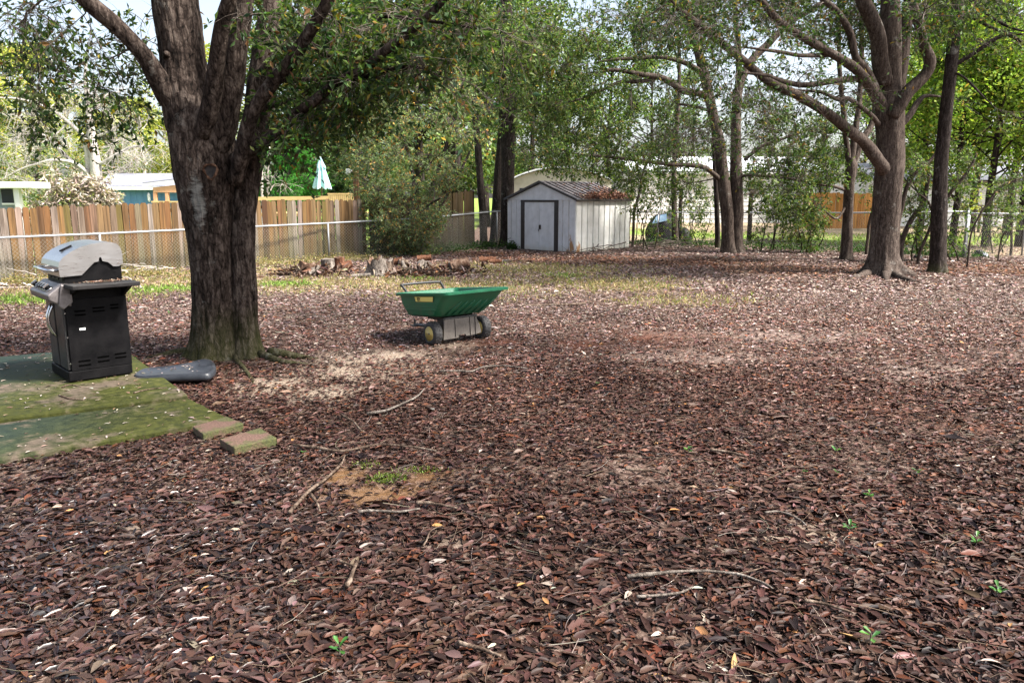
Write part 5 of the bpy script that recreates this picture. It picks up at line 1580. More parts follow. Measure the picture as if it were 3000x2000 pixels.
# pale bare tree
YP = 37.0
b = P(268, 640, YP)
t = Tree('bare_tree', (b[0], YP, 0), 'pale leafless tree with white trunk and long bare branches', 'tree', BARK_PALE, None, M_PALETWIG)
t.pxlimb([(285, 700, 34), (284, 600, 32), (282, 500, 30), (272, 420, 24), (264, 360, 20), (259, 300, 16), (250, 230, 10), (255, 150, 5)], YP, name='trunk', n=26)
t.pxlimb([(268, 700, 26), (266, 560, 24), (262, 470, 22), (255, 420, 18), (262, 380, 10)], YP, (.3, .2), name='trunk', n=18)
for pts in ([(262, 430, 14), (245, 400, 12), (190, 350, 10), (130, 312, 8), (60, 292, 6), (-20, 285, 3)], [(270, 520, 14), (235, 498, 13), (190, 455, 12), (145, 410, 10), (110, 385, 7), (70, 380, 4)], [(285, 480, 12), (305, 476, 11), (340, 455, 10), (385, 432, 7), (440, 428, 4)], [(262, 510, 11), (210, 475, 10), (150, 470, 9), (100, 482, 7), (50, 500, 5), (0, 530, 3)], [(275, 330, 8), (310, 282, 6), (350, 268, 4)], [(200, 355, 6), (170, 390, 5), (120, 420, 3)], [(285, 400, 7), (330, 380, 5), (370, 350, 3)]):
    t.pxlimb(pts, YP, (0, -.8 + RNG.uniform(0, 1.6)), n=22, sides=8, knob=.1)
for px, py in [(60, 330), (120, 360), (180, 310), (30, 420), (90, 440), (150, 500), (60, 530), (330, 440), (400, 470), (360, 400), (420, 420), (230, 300), (310, 330), (200, 420), (110, 300), (380, 500), (330, 500), (20, 480), (220, 250), (280, 260)]:
    t.clump(P(px, py, YP + RNG.uniform(-.8, .8)), 1.0, 7, 6, 0, twl=(.5, 1.1), size=1.6, droop=.2)
t.finish(GREEN_YEL, tr=.008)
b = P(775, 590, 31)
t = Tree('bare_sapling', (b[0], 31, 0), 'white leafless sapling rising behind the board fence next to the big oak', 'tree', BARK_PALE, None, M_PALETWIG)
t.pxlimb([(770, 700, 8), (768, 560, 8), (766, 480, 7), (766, 430, 4)], 31, name='trunk', n=16)
t.pxlimb([(780, 700, 6), (783, 570, 5), (786, 500, 5), (790, 430, 3)], 31, (.1, .2), name='stem', n=14)
t.pxlimb([(783, 575, 4), (800, 545, 3), (812, 540, 2)], 31, n=10)
for px, py in [(790, 500), (800, 520), (775, 520)]: t.clump(P(px, py, 31), .4, 4, 4, 0, twl=(.2, .5))
t.finish(GREEN_YEL, tr=.006)

# ---- saplings, vines and shrubs along the right hand fence
for i, (pts, Y, lab) in enumerate([
    ([(1852, 720, 9), (1858, 640, 8), (1872, 560, 8), (1885, 500, 7), (1905, 450, 5)], 27.0, 'pale thin sapling leaning by the right wall of the shed'),
    ([(2640, 640, 12), (2655, 560, 12), (2690, 500, 11), (2720, 480, 10), (2760, 440, 7)], 20.0, 'smooth bent bare stem right behind the flared oak'),
    ([(2640, 725, 16), (2662, 650, 15), (2700, 590, 13), (2715, 530, 10), (2725, 490, 7)], 20.6, 'thick curved vine stem between the flared oak and the thin trunk'),
    ([(2766, 620, 11), (2780, 580, 11), (2812, 540, 10), (2838, 495, 8), (2860, 450, 5)], 20.2, 'slanting pale stem springing from behind the thin dark trunk'),
    ([(2842, 690, 5), (2868, 630, 5), (2900, 590, 6), (2936, 545, 7), (3000, 515, 7), (3060, 480, 4)], 19.4, 'long slanting pale branch stem near the thick corner post'),
    ([(2700, 740, 9), (2712, 690, 9), (2730, 640, 8), (2722, 600, 6), (2690, 570, 5)], 20.4, 'crooked low stem near the base of the thin trunk'),
    ([(2540, 725, 10), (2548, 660, 9), (2560, 600, 8), (2566, 540, 5)], 23.2, 'leaning bare stem left of the flared oak trunk'),
    ([(2965, 700, 7), (2960, 640, 7), (2968, 560, 8), (2962, 520, 5)], 23.0, 'upright sapling behind the short corner fence'),
    ([(2925, 745, 4), (2935, 700, 4), (2960, 650, 4), (2985, 615, 2)], 21.0, 'thin whip stem beside the short corner fence')]):
    b = P(pts[0][0], pts[0][1], Y)
    t = Tree('sapling', (b[0], Y, 0), lab, 'sapling', BARK_SMOOTH, 'saplings and stems along the fence')
    A = [(P(a, b_, Y), w * .5 * Y / F) for a, b_, w in pts]
    q = A[0][0].copy(); q[2] = -.05
    t.limb([(q, A[0][1])] + A, 'stem', n=24, sides=8, wob=.08, knob=.12)
    for a, b_, w in pts[2:]:
        t.clump(P(a + RNG.uniform(-25, 25), b_ + RNG.uniform(-20, 20), Y + RNG.uniform(-.3, .3)), .4, 5, 5, 6, twl=(.2, .45))
    t.finish(GREEN_MID, .09, .42, LEAF_A, tr=.003)

SHR = [('leafy shrub screening the white house between the slim trunk and double oak', 2010, 30.5, [(1960, 540, 0, .7), (2020, 520, 0, .7), (2080, 560, 0, .7), (1990, 590, 0, .6), (2050, 620, 0, .6), (1950, 480, .3, .7), (2060, 470, .3, .7)]),
       ('leafy shrub screening the white house beyond the rough pole', 2280, 30.0, [(2230, 530, 0, .7), (2290, 500, 0, .7), (2340, 540, 0, .7), (2260, 590, 0, .6), (2200, 480, .3, .7), (2330, 470, .3, .7), (2400, 520, .3, .6)]),
       ('tall shrub leaning over the right end of the shed', 1860, 28.5, [(1850, 460, 0, .7), (1900, 430, 0, .7), (1830, 500, 0, .5), (1910, 520, 0, .6), (1870, 560, 0, .5), (1800, 470, .4, .5)]),
       ('shrub hiding the fence right of the shed', 1900, 25.8, [(1880, 560, 0, .5), (1900, 620, 0, .45), (1930, 580, 0, .5), (1860, 600, 0, .4), (1920, 660, 0, .4), (1890, 500, .3, .6), (1950, 520, .4, .6)]),
       ('tall loose shrub around the thin old pole', 2040, 28.0, [(2020, 560, 0, .6), (2050, 600, 0, .6), (2030, 650, 0, .5), (2070, 560, 0, .6), (2060, 680, 0, .4), (1990, 640, 0, .5), (2040, 510, 0, .6), (2010, 690, 0, .4)]),
       ('open twiggy shrub right of the rough wooden pole', 2250, 25.0, [(2230, 620, 0, .5), (2260, 580, 0, .6), (2280, 640, 0, .5), (2220, 680, 0, .4), (2300, 680, 0, .45), (2240, 540, .2, .5), (2300, 600, 0, .5)]),
       ('drooping leafy shrub before the fence by the slender tree', 2370, 24.2, [(2350, 620, 0, .5), (2380, 660, 0, .5), (2340, 670, 0, .4), (2400, 620, 0, .4), (2330, 580, 0, .5), (2370, 700, 0, .35)]),
       ('dense shrub between the flared oak and the thin trunk', 2680, 21.0, [(2660, 660, 0, .45), (2690, 700, 0, .4), (2700, 640, 0, .4), (2655, 600, 0, .4), (2680, 560, 0, .5), (2720, 690, 0, .35), (2690, 520, .3, .5)]),
       ('sparse shrub between thin trunk and corner post', 2800, 21.0, [(2790, 660, 0, .4), (2800, 590, 0, .5), (2785, 700, 0, .35), (2830, 540, 0, .6), (2860, 500, .2, .6), (2800, 500, 0, .6)]),
       ('yellow green shrub before the brown eaved white house', 2850, 30.0, [(2850, 575, 0, .5), (2870, 600, 0, .45), (2830, 600, 0, .4)]),
       ('sparse weedy shrub behind the short corner fence', 2930, 24.0, [(2900, 640, 0, .4), (2940, 600, 0, .5), (2960, 560, 0, .5), (2990, 640, 0, .4), (2980, 520, 0, .6), (2920, 680, 0, .3)])]
for lab, px, Y, cl in SHR:
    bushy('shrub', lab, px, 700, Y, cl, GREEN_YEL if 'yellow' in lab else GREEN_MID, .105, 9 if 'leafy' in lab or 'tall shrub' in lab else 4, 6, 'shrubs along the chain link fence', stems=((-1, 0), (0, 10), (1, 0)))

# ivy and low weeds along the fence foot
def carpet(name, label, poly_px, n, pal, leaf, h):
    pts = []
    for (px, py, rx, ry) in poly_px:
        bx, by, wx, wy = blob(px, py, rx, ry)
        k = int(n / len(poly_px))
        pts.append(np.c_[bx + RNG.normal(size=k) * wx * .6, by + RNG.normal(size=k) * wy * .6, np.abs(RNG.normal(size=k)) * h])
    pts = np.vstack(pts)
    k = ~inside(pts[:, 0], pts[:, 1], [SHED_C, SHED_L, SHED_B, SHED_R], .04)
    pts = pts[k]; m_ = len(pts)
    o = join_leaves(name, [leaves(pts, rand_dirs(m_, .6) + (0, 0, .3), rand_dirs(m_) + (0, 0, .8), RNG.uniform(.6, 1.2, m_) * leaf, leaf * .5, palette(m_, *pal), LEAF_A)], M_FARLEAF)
    setp(o, label, None, None, 'stuff')


carpet('undergrowth', 'dark green ivy and weeds along the foot of the fences', [(1920, 716, 90, 7), (2040, 718, 80, 7), (2250, 728, 90, 8), (2370, 732, 90, 8), (2520, 738, 60, 6), (2680, 745, 60, 6), (1180, 742, 110, 5), (1310, 735, 90, 5), (1420, 724, 60, 5), (2800, 752, 70, 5), (1500, 732, 10, 1)], 8600, GREEN_DARK, .085, .10)
carpet('fence_weeds', 'dry weeds and straw along the foot of the board fence', [(100, 834, 160, 5), (400, 808, 150, 5), (800, 775, 150, 5), (1000, 762, 100, 5)], 7000, ([(.28, .22, .12), (.20, .17, .07), (.14, .16, .05), (.36, .30, .19)], [1, 1, .8, .8]), .055, .08)

# brush piles of dead branches
def brush(label, px, py, n, spread, mat):
    g = G(px, py)
    root = empty('brush_pile', g, 0, label, 'brush pile')
    pa, ra = [], []
    for i in range(n):
        L = RNG.uniform(.5, 1.6); a = RNG.uniform(0, math.pi)
        c = RNG.normal(size=3) * (spread, spread * .5, .10); c[2] = abs(c[2]) + .06
        t9 = np.linspace(-.5, .5, 9)[:, None]
        d = np.array([math.cos(a), math.sin(a) * .6, RNG.normal() * .16]); bend = RNG.normal(size=3) * .18
        p = c + d * L * t9 + bend * (t9 ** 2 - .1) * L + RNG.normal(size=(9, 3)) * .012
        p[:, 2] = np.maximum(p[:, 2], .015)
        pa.append(p); ra.append(np.linspace(1, .4, 9) * RNG.uniform(.006, .020))
    v, q = batch_tubes(pa, ra, 5)
    o = link('branches', mesh_np('branches', v, [q]), mat, root, True); o['kind'] = 'stuff'


brush('tangle of grey dead branches lying right of the shed', 1950, 728, 34, .55, M_TWIGBARK)
brush('dark heap of brushwood beside the rough wooden pole', 2250, 716, 60, .42, M_TWIGBARK)
brush('thin dead twigs lying at the side wall corner of the shed', 1745, 748, 14, .35, M_TWIGBARK)
brush('dry branches tangled against the chain link fence beyond the barbecue', 30, 838, 16, .8, M_PALETWIG)
brush('dry sticks leaning along the fence foot beside the big oak', 400, 806, 12, .6, M_PALETWIG)

# dark tarpaulin covered heap and rubbish bag beyond the fence
def heap(name, label, cat, px, py, Y, w, h, d, mats, seed):
    c = P(px, py, Y)
    root = empty(name, (c[0], Y, 0), .3, label, cat)
    v, f = [], []
    S, n = 28, 9
    for i in range(n):
        s = i / (n - 1)
        for k in range(S):
            a = 2 * math.pi * k / S
            r = math.cos(s * math.pi / 2) ** .6
            nz = 1 + .22 * mnoise.noise(Vector((math.cos(a) * 1.5 + seed, math.sin(a) * 1.5, s * 2))) + .08 * mnoise.noise(Vector((math.cos(a) * 6 + seed, math.sin(a) * 6, s * 6)))
            v.append((w * r * math.cos(a) * nz, d * r * math.sin(a) * nz, h * math.sin(s * math.pi / 2) * (1 + .15 * mnoise.noise(Vector((math.cos(a) * 2, seed, math.sin(a) * 2)))) - .02))
    for i in range(n - 1):
        for k in range(S): f.append((i * S + k, i * S + (k + 1) % S, (i + 1) * S + (k + 1) % S, (i + 1) * S + k))
    MB().add(v, f).build('cover', mats[0], root, 0, True)
    return root, v


M_TARP = weathered('black_tarp', (.004, .004, .0045), (.016, .016, .017), 5, .6, 0, .3, .15)
M_TARPB = weathered('blue_tarp', (.10, .22, .38), (.30, .42, .55), 6, .5)
r_, v_ = heap('covered_heap', 'black sheeted heap with a scrap of blue tarp beyond the fence by the slim trunk', 'heap', 1945, 700, 30.5, .75, 1.05, .6, (M_TARP,), 3.0)
MB().hexa([(-.72, -.35, .70), (-.2, -.52, .82), (-.2, -.50, 1.08), (-.55, -.36, 1.0), (-.74, -.37, .71), (-.2, -.54, .83), (-.2, -.52, 1.09), (-.55, -.38, 1.01)]).build('tarp_scrap', M_TARPB, r_)
heap('tyre_heap', 'round dark drum like object lying behind the thin old pole', 'drum', 2003, 700, 30.2, .28, .55, .3, (M_TARP,), 8.0)
heap('rubbish_bag', 'dark rubbish bag lying at the foot of the corner fence', 'bag', 2868, 748, 22.6, .17, .22, .15, (M_TARP,), 5.0)
heap('plastic_bag', 'pale grey plastic bag beside the dark rubbish bag', 'bag', 2884, 751, 22.5, .09, .16, .09, (weathered('pale_plastic', (.35, .37, .42), (.5, .52, .56), 9, .4),), 6.0)
heap('plastic_bag', 'small black bag lying behind the thin dark trunk', 'bag', 2690, 735, 22.0, .14, .13, .12, (M_TARP,), 15.0)
heap('paper_scrap', 'small white scrap on the leaves behind the thin dark trunk', 'scrap', 2712, 739, 21.5, .06, .05, .06, (M_WHITE,), 11.0)

# ------------------------------------------------------------------ woods beyond the neighbours' yards
def wood_proto(name, pal, h, w, n_cl, n_leaf, leaf, bark, trunk_r, low=.25, bare=False):
    """returns list of meshes: trunk, limbs, crown in local coordinates"""
    cs = []
    for i in range(n_cl):
        z = h * (low + (1 - low) * RNG.random() ** .85)
        sh = math.sin(math.pi * min(.98, max(.08, (z / h - low * .6) / (1.05 - low * .6)))) ** .7
        a = RNG.uniform(0, 2 * math.pi); r = w * sh * math.sqrt(RNG.random())
        cs.append((r * math.cos(a), r * math.sin(a), z))
    cs = np.array(cs)
    tr = MB().tube([(0, 0, -.2), (.05, .02, h * .2), (-.1, .1, h * .45), (.1, 0, h * .7), (0, 0, h * .95)], [trunk_r * 1.25, trunk_r, trunk_r * .8, trunk_r * .5, trunk_r * .1], 9).mesh('trunk')
    tr.materials.append(bark)
    pa, ra = [], []
    for c in cs:
        z0 = max(h * .12, c[2] - RNG.uniform(.15, .35) * h * .5)
        s_ = np.array([0, 0, z0]); t = np.linspace(0, 1, 6)[:, None]
        m_ = (s_ + c) / 2 + RNG.normal(size=3) * .4
        pa.append(s_ * (1 - t) ** 2 + 2 * m_ * t * (1 - t) + c * t * t)
        ra.append(np.linspace(trunk_r * .3, .015, 6))
    v, q = batch_tubes(pa, ra, 4)
    br = mesh_np('limbs', v, [q]); br.materials.append(M_PALETWIG if bare else bark)
    k = RNG.integers(0, n_cl, n_leaf)
    e = RNG.normal(size=(n_leaf, 3)); e /= np.linalg.norm(e, axis=1, keepdims=True)
    rad = w * .30 * RNG.random((n_leaf, 1)) ** .45 * RNG.uniform(.6, 1.2, (n_cl, 1))[k]
    p = cs[k] + e * rad * (1, 1, .75)
    p[:, 2] = np.maximum(p[:, 2], .1)
    shade = np.ones(n_leaf)
    v, t, c = leaves(p, rand_dirs(n_leaf, .8), rand_dirs(n_leaf) + (0, 0, .8), leaf * RNG.uniform(.6, 1.3, n_leaf), leaf * .55, palette(n_leaf, *pal, jit=.3) * RNG.uniform(.75, 1.25, (n_cl, 1))[k], LEAF_A)
    cr = mesh_np('crown', v, [t], np.clip(c, 0.004, .9)); cr.materials.append(M_FARLEAF)
    return [('trunk', tr), ('limbs', br), ('crown', cr)]


PROT = {
    'yellow': wood_proto('yellow', GREEN_YEL, 12, 3.4, 46, 9000, .24, BARK_PALE, .22, .12),
    'green': wood_proto('green', GREEN_MID, 13, 3.6, 46, 9500, .24, BARK_DARK, .25, .15),
    'olive': wood_proto('olive', GREEN_BUSH, 12, 3.4, 44, 9000, .22, BARK_DARK, .22, .12),
    'sparse': wood_proto('sparse', GREEN_MID, 13, 3.6, 40, 6500, .22, BARK_DARK, .16, .22),
    'bright': wood_proto('bright', ([(.13, .21, .035), (.19, .28, .05), (.27, .33, .07), (.08, .14, .03), (.34, .28, .07)], [.3, .3, .2, .15, .05]), 11, 3.2, 44, 7500, .20, BARK_DARK, .14, .30),
}


def wood_tree(kind, px, Y, s, label, group, sx=1.0):
    b = P(px, 600, Y)
    root = empty({'yellow': 'yellow_green_tree', 'green': 'leafy_tree', 'olive': 'olive_tree', 'sparse': 'sparse_tree', 'bright': 'bright_tree'}[kind], (b[0], Y, 0), RNG.uniform(0, 6.28), label, 'tree', group)
    root.scale = (s * sx, s * sx, s)
    for nm, me in PROT[kind]:
        o = bpy.data.objects.new(nm, me); COL.objects.link(o); o.parent = root
        if nm == 'crown': o['kind'] = 'stuff'


GL = 'trees beyond the blue house and porch'
GM = 'trees behind the cedar and the olive bush'
GR = 'trees behind the right hand fence'
for px, Y, s, lab in [(-60, 58, 1.15, 'tall yellow green tree at the edge of the picture above the flat white roof'), (40, 62, 1.1, 'yellow green tree behind the flat white roofed corner'), (130, 66, 1.15, 'tall yellow green tree behind the dead leaved shrub'), (330, 64, .70, 'low yellow green tree behind the ridge of the blue house'),
                      (430, 52, .66, 'short yellow green tree over the grey shingle roof'), (500, 60, .62, 'short yellow green tree over the timber porch'), (220, 72, .9, 'yellow green tree right behind the pale leafless tree'), (90, 50, .55, 'smallest yellow green tree, low beside the dead leaved shrub'), (390, 75, .8, 'farthest yellow green tree beyond the blue house'), (590, 56, 1.0, 'yellow green tree mostly hidden by the big oak trunk')]:
    wood_tree('yellow', px, Y, s, lab, GL)
for px, Y, s, lab in [(120, 46, .62, 'grey olive tree left of the pale leafless tree'), (345, 48, .62, 'grey olive tree between the leafless tree and the big oak')]:
    wood_tree('olive', px, Y, s, lab, GL)
for kind, px, Y, s, lab in [('green', 900, 42, 1.0, 'deep green tree behind the folded umbrella'), ('green', 1000, 40, .95, 'deep green tree behind the flood light post'), ('olive', 1110, 38, 1.0, 'olive tree rising right behind the olive bush'), ('olive', 1230, 36, 1.0, 'olive tree behind the middle of the arching bush'), ('green', 1340, 38, 1.0, 'green tree above the dark mossy board fence'),
                            ('olive', 960, 52, 1.3, 'tall olive tree far behind the umbrella'), ('green', 1160, 50, 1.3, 'tall green tree far behind the arching bush'), ('green', 1420, 46, 1.1, 'green tree behind the slim trunk at the fence end'), ('olive', 820, 48, 1.0, 'olive tree behind the vivid cedar'), ('green', 1300, 54, 1.4, 'tallest green tree far behind the mossy fence'), ('green', 1500, 58, 1.1, 'green tree behind the thick dark trunk by the shed'), ('olive', 1600, 70, 1.2, 'olive tree far behind the bowed metal roof')]:
    wood_tree(kind, px, Y, s, lab, GM)
for px, Y, s, lab in [(1560, 54, .95, 'thin crowned tree behind the window end of the metal building'), (1660, 60, .9, 'thin crowned tree behind the middle of the bowed metal roof'), (1780, 58, .85, 'thin crowned tree at the far end of the metal building'), (1900, 60, .8, 'thin crowned tree behind the slim trunk near the shed'), (2020, 62, .75, 'thin crowned tree behind the left half of the long white house')]:
    wood_tree('sparse', px, Y, s * 1.2, lab, 'thin crowned trees behind the metal building')
for px, Y, s, lab in [(2700, 30, .85, 'bright green tree just behind the thin dark trunk'), (2800, 28, .80, 'bright green tree over the thick corner post'), (2900, 27, .85, 'bright green tree over the short corner fence'), (3000, 27, .9, 'bright green tree cut by the picture edge beside the short fence'), (2960, 34, 1.1, 'taller bright green tree by the brown eaved house'),
                      (2850, 38, 1.2, 'tall bright green tree standing over the garden bench'), (2740, 42, 1.1, 'bright green tree in front of the brown eaved house corner'), (2680, 50, 1.1, 'bright green tree rising behind the brown eaved house'), (3060, 44, 1.4, 'tallest bright green tree behind the end of the brown eaved house')]:
    wood_tree('bright', px, Y, s, lab, GR)
for px, Y, s, lab in [(2260, 60, .62, 'sparse tree behind the end of the long white house'), (2400, 58, .6, 'sparse tree rising over the orange board fence'), (2520, 56, .7, 'sparse tree between orange fence and flared oak'), (2600, 54, .9, 'sparse tall tree hidden behind the flared oak trunk')]:
    wood_tree('sparse', px, Y, s, lab, 'sparse trees behind the orange fence')

# ------------------------------------------------------------------ barbecue grill
M_BLACK = weathered('black_enamel', (0.003, 0.003, 0.0035), (0.008, 0.0075, 0.008), 7, 0.5, 0, 0.05, 0.06)
M_BLACK2 = weathered('black_dusty_shelf', (0.008, 0.0075, 0.008), (0.022, 0.02, 0.02), 6, 0.6, 0, 0.08, 0.2)
M_STEEL = NT('brushed_steel'); v = M_STEEL.coord((3, 40, 40)); n1 = M_STEEL.noise(3, 5, v); n2 = M_STEEL.noise(3, 4)
M_STEEL.bump(n1, 0.05, 0.002)
M_STEEL = M_STEEL.set(M_STEEL.ramp(n2, [(0.3, (0.40, 0.40, 0.405)), (0.7, (0.52, 0.52, 0.525))]), M_STEEL.ramp(n1, [(0.3, 0.26), (0.7, 0.38)]), 1.0)
M_CHROME = NT('chrome'); M_CHROME = M_CHROME.set((0.62, 0.62, 0.63), 0.2, 1.0)
M_PANEL = weathered('stained_steel_panel', (0.09, 0.08, 0.08), (0.19, 0.17, 0.17), 9, 0.45, 0.45, 0.1)
M_DOOR = weathered('dark_door_steel', (0.02, 0.02, 0.021), (0.04, 0.039, 0.039), 5, 0.4, 0.2, 0.05, .3)
M_SLOT = NT('dark_slot'); M_SLOT = M_SLOT.set((0.0012, 0.0012, 0.0012), 1.0, 0, 0.0)  # flat black bars: the shade inside the slots put in as colour
gN = G(204, 1123, SLAB_T)
gR = G(387, 1096, SLAB_T)
ga = math.atan2(gR[1] - gN[1], gR[0] - gN[0])
gr = empty('barbecue_grill', gN, ga, 'black gas barbecue with stainless lid standing on the mossy concrete slab', 'grill')
DS, WT = 0.545, 0.60                                     # depth along x, width along y
MB().box(0, DS, 0, WT, 0.012, 0.105).build('base', M_BLACK, gr, .008)
MB().box(.035, DS - .01, .012, WT - .012, .10, .76).build('cabinet', M_BLACK, gr, .004)
sp_ = MB().box(.03, DS, -.004, .012, .105, .76).build('side_panel', M_BLACK, gr, .004)
for (x0, x1, zs_) in ((.09, .19, (.15, .19)), (.25, .35, (.165, .205)), (.40, .50, (.18, .215)), (.10, .19, (.615, .65)), (.25, .35, (.635, .665)), (.40, .47, (.65, .68))):
    for z in zs_:
        MB().box(x0, x1, -.0065, -.0035, z - .007, z + .007).build('louver', M_SLOT, sp_)
MB().box(.125, .175, -.008, -.003, .475, .495).build('sticker', M_WHITE, sp_)
for (sx, sz) in ((.022, .70), (.022, .64), (.022, .18), (.022, .42)):
    MB().tube([(sx, -.004, sz), (sx, -.009, sz)], .006, 8).build('screw', M_CHROME, gr)
for k, (y0, y1) in enumerate(((.02, .275), (.325, .58))):
    dr_ = MB().box(.008, .034, y0, y1, .115, .735).build('door', M_DOOR, gr, .006)
    hy = y1 - .02 if k == 0 else y0 + .02
    pts = [(-.002 - .05 * math.sin(math.pi * t), hy + .01 * (1 if k == 0 else -1) * math.sin(math.pi * t), .40 + .30 * t) for t in np.linspace(0, 1, 11)]
    MB().tube(pts, .010, 8).build('handle', M_CHROME, dr_, 0, True)
MB().prism([(.05, .755), (DS - .012, .755), (DS - .012, 1.10), (DS - .06, 1.14), (.24, 1.14), (.05, .99)], 'y', .016, WT - .016).build('firebox', M_BLACK, gr, .004)
# slanted control panel
cp = [(.08, .70), (-.02, .72), (-.095, .765), (-.105, .815), (.015, .905), (.08, .905)]
cpo = MB().prism(cp, 'y', -.03, WT + .03).build('control_panel', M_PANEL, gr, .012)
MB().prism([(.085, .74), (.005, .68), (-.03, .715), (.0, .90), (.085, .90)], 'y', -.055, -.028).build('panel_cheek', M_PANEL, gr, .008)
slope = math.atan2(.905 - .815, .12)
for ky in (.545, .37, .285, .20, .115):
    bx, bz = -.055, .855
    nx, nz = -math.sin(slope), math.cos(slope)
    kn = MB().tube([(bx, ky, bz), (bx + nx * .006, ky, bz + nz * .006)], .034, 16).build('knob_rim', M_CHROME, gr, 0, True)
    kb = MB().tube([(bx + nx * .006, ky, bz + nz * .006), (bx + nx * .03, ky, bz + nz * .03), (bx + nx * .034, ky, bz + nz * .034)], [.027, .024, .019], 16).build('knob', M_BLACK, gr, 0, False)
    MB().box(-.026, .026, -.006, .006, 0, .018).build('knob_grip', M_CHROME, kb)
    g_ = bpy.data.objects[kb.children[0].name]
    g_.location = (bx + nx * .03, ky, bz + nz * .03); g_.rotation_euler = (0, -slope, 0)
# lid: curved shell plus shaped side cheeks
top = [(.015, .965), (.010, 1.055), (.022, 1.10), (.055, 1.14), (.12, 1.185), (.20, 1.222), (.29, 1.247), (.38, 1.258), (.455, 1.256), (.505, 1.24), (.535, 1.205), (.545, 1.15), (.545, 1.06)]
mb = MB()
inn = [(x_ + (.014 if x_ < .3 else -.014) * (1 if z_ < 1.2 else .3), z_ - (.012 if z_ > 1.1 else 0)) for x_, z_ in top]
mb.prism(top + inn[::-1], 'y', .005, WT - .005)
lid = mb.build('lid', M_STEEL, gr, .003)
cut = [(.545, 1.06), (.51, 1.035), (.46, 1.035), (.42, 1.075), (.372, 1.088), (.366, 1.118), (.356, 1.126), (.346, 1.118), (.340, 1.088), (.30, 1.078), (.19, .972), (.015, .962)]
for y0, y1 in ((-.006, .008), (WT - .008, WT + .006)):
    bm = bmesh.new()
    pr = top + cut[1:-1]
    vs = [bm.verts.new((q[0], y0, q[1])) for q in pr]
    f = bm.faces.new(vs)
    r = bmesh.ops.extrude_face_region(bm, geom=[f])
    bmesh.ops.translate(bm, verts=[e for e in r['geom'] if isinstance(e, bmesh.types.BMVert)], vec=(0, y1 - y0, 0))
    bmesh.ops.triangulate(bm, faces=[q for q in bm.faces if len(q.verts) > 4])
    bmesh.ops.recalc_face_normals(bm, faces=bm.faces)
    me = bpy.data.meshes.new('lid_cheek'); bm.to_mesh(me); bm.free()
    link('lid_cheek', me, M_STEEL, lid)
MB().tube([(.505, -.006, 1.065), (.505, -.014, 1.065)], .009, 10).build('hinge_bolt', M_CHROME, lid)
th = MB().prism([(-.05, -.018), (.05, -.018), (.06, 0), (.05, .018), (-.05, .018), (-.06, 0)], 'z', 0, .012).build('temperature_gauge', M_BLACK, lid, .004)
th.location = (.145, .25, 1.197); th.rotation_euler = (0, -math.atan2(.037, .08), math.pi / 2 * .0)
th.rotation_euler = Matrix.Rotation(-math.atan2(.037, .08), 3, 'Y').to_euler()
hz = 1.02
MB().tube([(.012, .05, hz), (-.045, .05, hz + .005), (-.065, .07, hz + .005), (-.068, WT / 2, hz + .005), (-.065, WT - .07, hz + .005), (-.045, WT - .05, hz + .005), (.012, WT - .05, hz)], .014, 10).build('lid_handle', M_CHROME, gr, 0, True)
for i in range(4):
    MB().box(.042, .052, .05 + i * .13, .15 + i * .13, .925, .945).build('vent_slot', M_BLACK2, gr)
# fold-out side shelf towards the camera
sh = MB().prism([(.04, -.265), (.60, -.265), (.60, -.02), (.06, -.006), (.02, -.006)], 'z', .868, .905).build('side_shelf', M_BLACK2, gr, .006)
MB().prism([(-.26, .868), (-.02, .868), (-.02, .76)], 'x', .50, .53).build('shelf_bracket', M_BLACK, sh)
MB().prism([(-.26, .868), (-.02, .868), (-.02, .80)], 'x', .07, .10).build('shelf_bracket', M_BLACK, sh)
n = 220
lx = RNG.normal(.33, .10, n); ly = RNG.normal(-.05, .035, n)
k = (lx > .08) & (lx < .56) & (ly > -.22) & (ly < -.012); lx, ly = lx[k], ly[k]; n = len(lx)
o = join_leaves('leaf_debris', [leaves(np.c_[lx, ly, np.full(n, .908) + RNG.random(n) * .006], rand_dirs(n, .1), RNG.normal(size=(n, 3)) * .2 + (0, 0, 1), RNG.uniform(.012, .045, n), .009, palette(n, [(.20, .12, .08), (.3, .2, .14), (.14, .07, .05), (.36, .3, .24)]), LEAF_A)], M_LITTER)
o.location = gr.location; o.rotation_euler = gr.rotation_euler
setp(o, 'dry leaf bits heaped on the barbecue side shelf', None, None, 'stuff')

# ------------------------------------------------------------------ dark plastic lid lying at the slab corner
M_DPLA = weathered('dark_grey_plastic', (0.012, 0.014, 0.018), (0.030, 0.033, 0.040), 6, 0.40, 0, 0.15, 0.4)
ol = [(390, 1096), (396, 1088), (417, 1077), (455, 1073), (497, 1070), (530, 1066), (562, 1060), (590, 1052), (610, 1051), (624, 1057), (631, 1068), (631, 1080), (622, 1090), (606, 1096), (560, 1097), (497, 1098), (440, 1101), (405, 1101)]
ol = [G(a, b, 0.10)[:2] for a, b in ol]
cc = np.mean(ol, 0)
ol = smooth_path(np.vstack([ol, ol[:1]]), 61)[:-1] - cc
lid_r = empty('plastic_board', (cc[0], cc[1], 0.0), 0, 'dark grey moulded plastic board lying on the ground between the barbecue and the big oak', 'board')
v, f = [], []
K = len(ol)
rings = [(1.0, .035), (1.01, .055), (1.0, .085), (.965, .10), (.90, .104), (.86, .098), (.5, .092)]
for s, z in rings:
    for q in ol: v.append((q[0] * s, q[1] * s, z + .02 * q[0]))
for i in range(len(rings) - 1):
    for k in range(K): f.append((i * K + k, i * K + (k + 1) % K, (i + 1) * K + (k + 1) % K, (i + 1) * K + k))
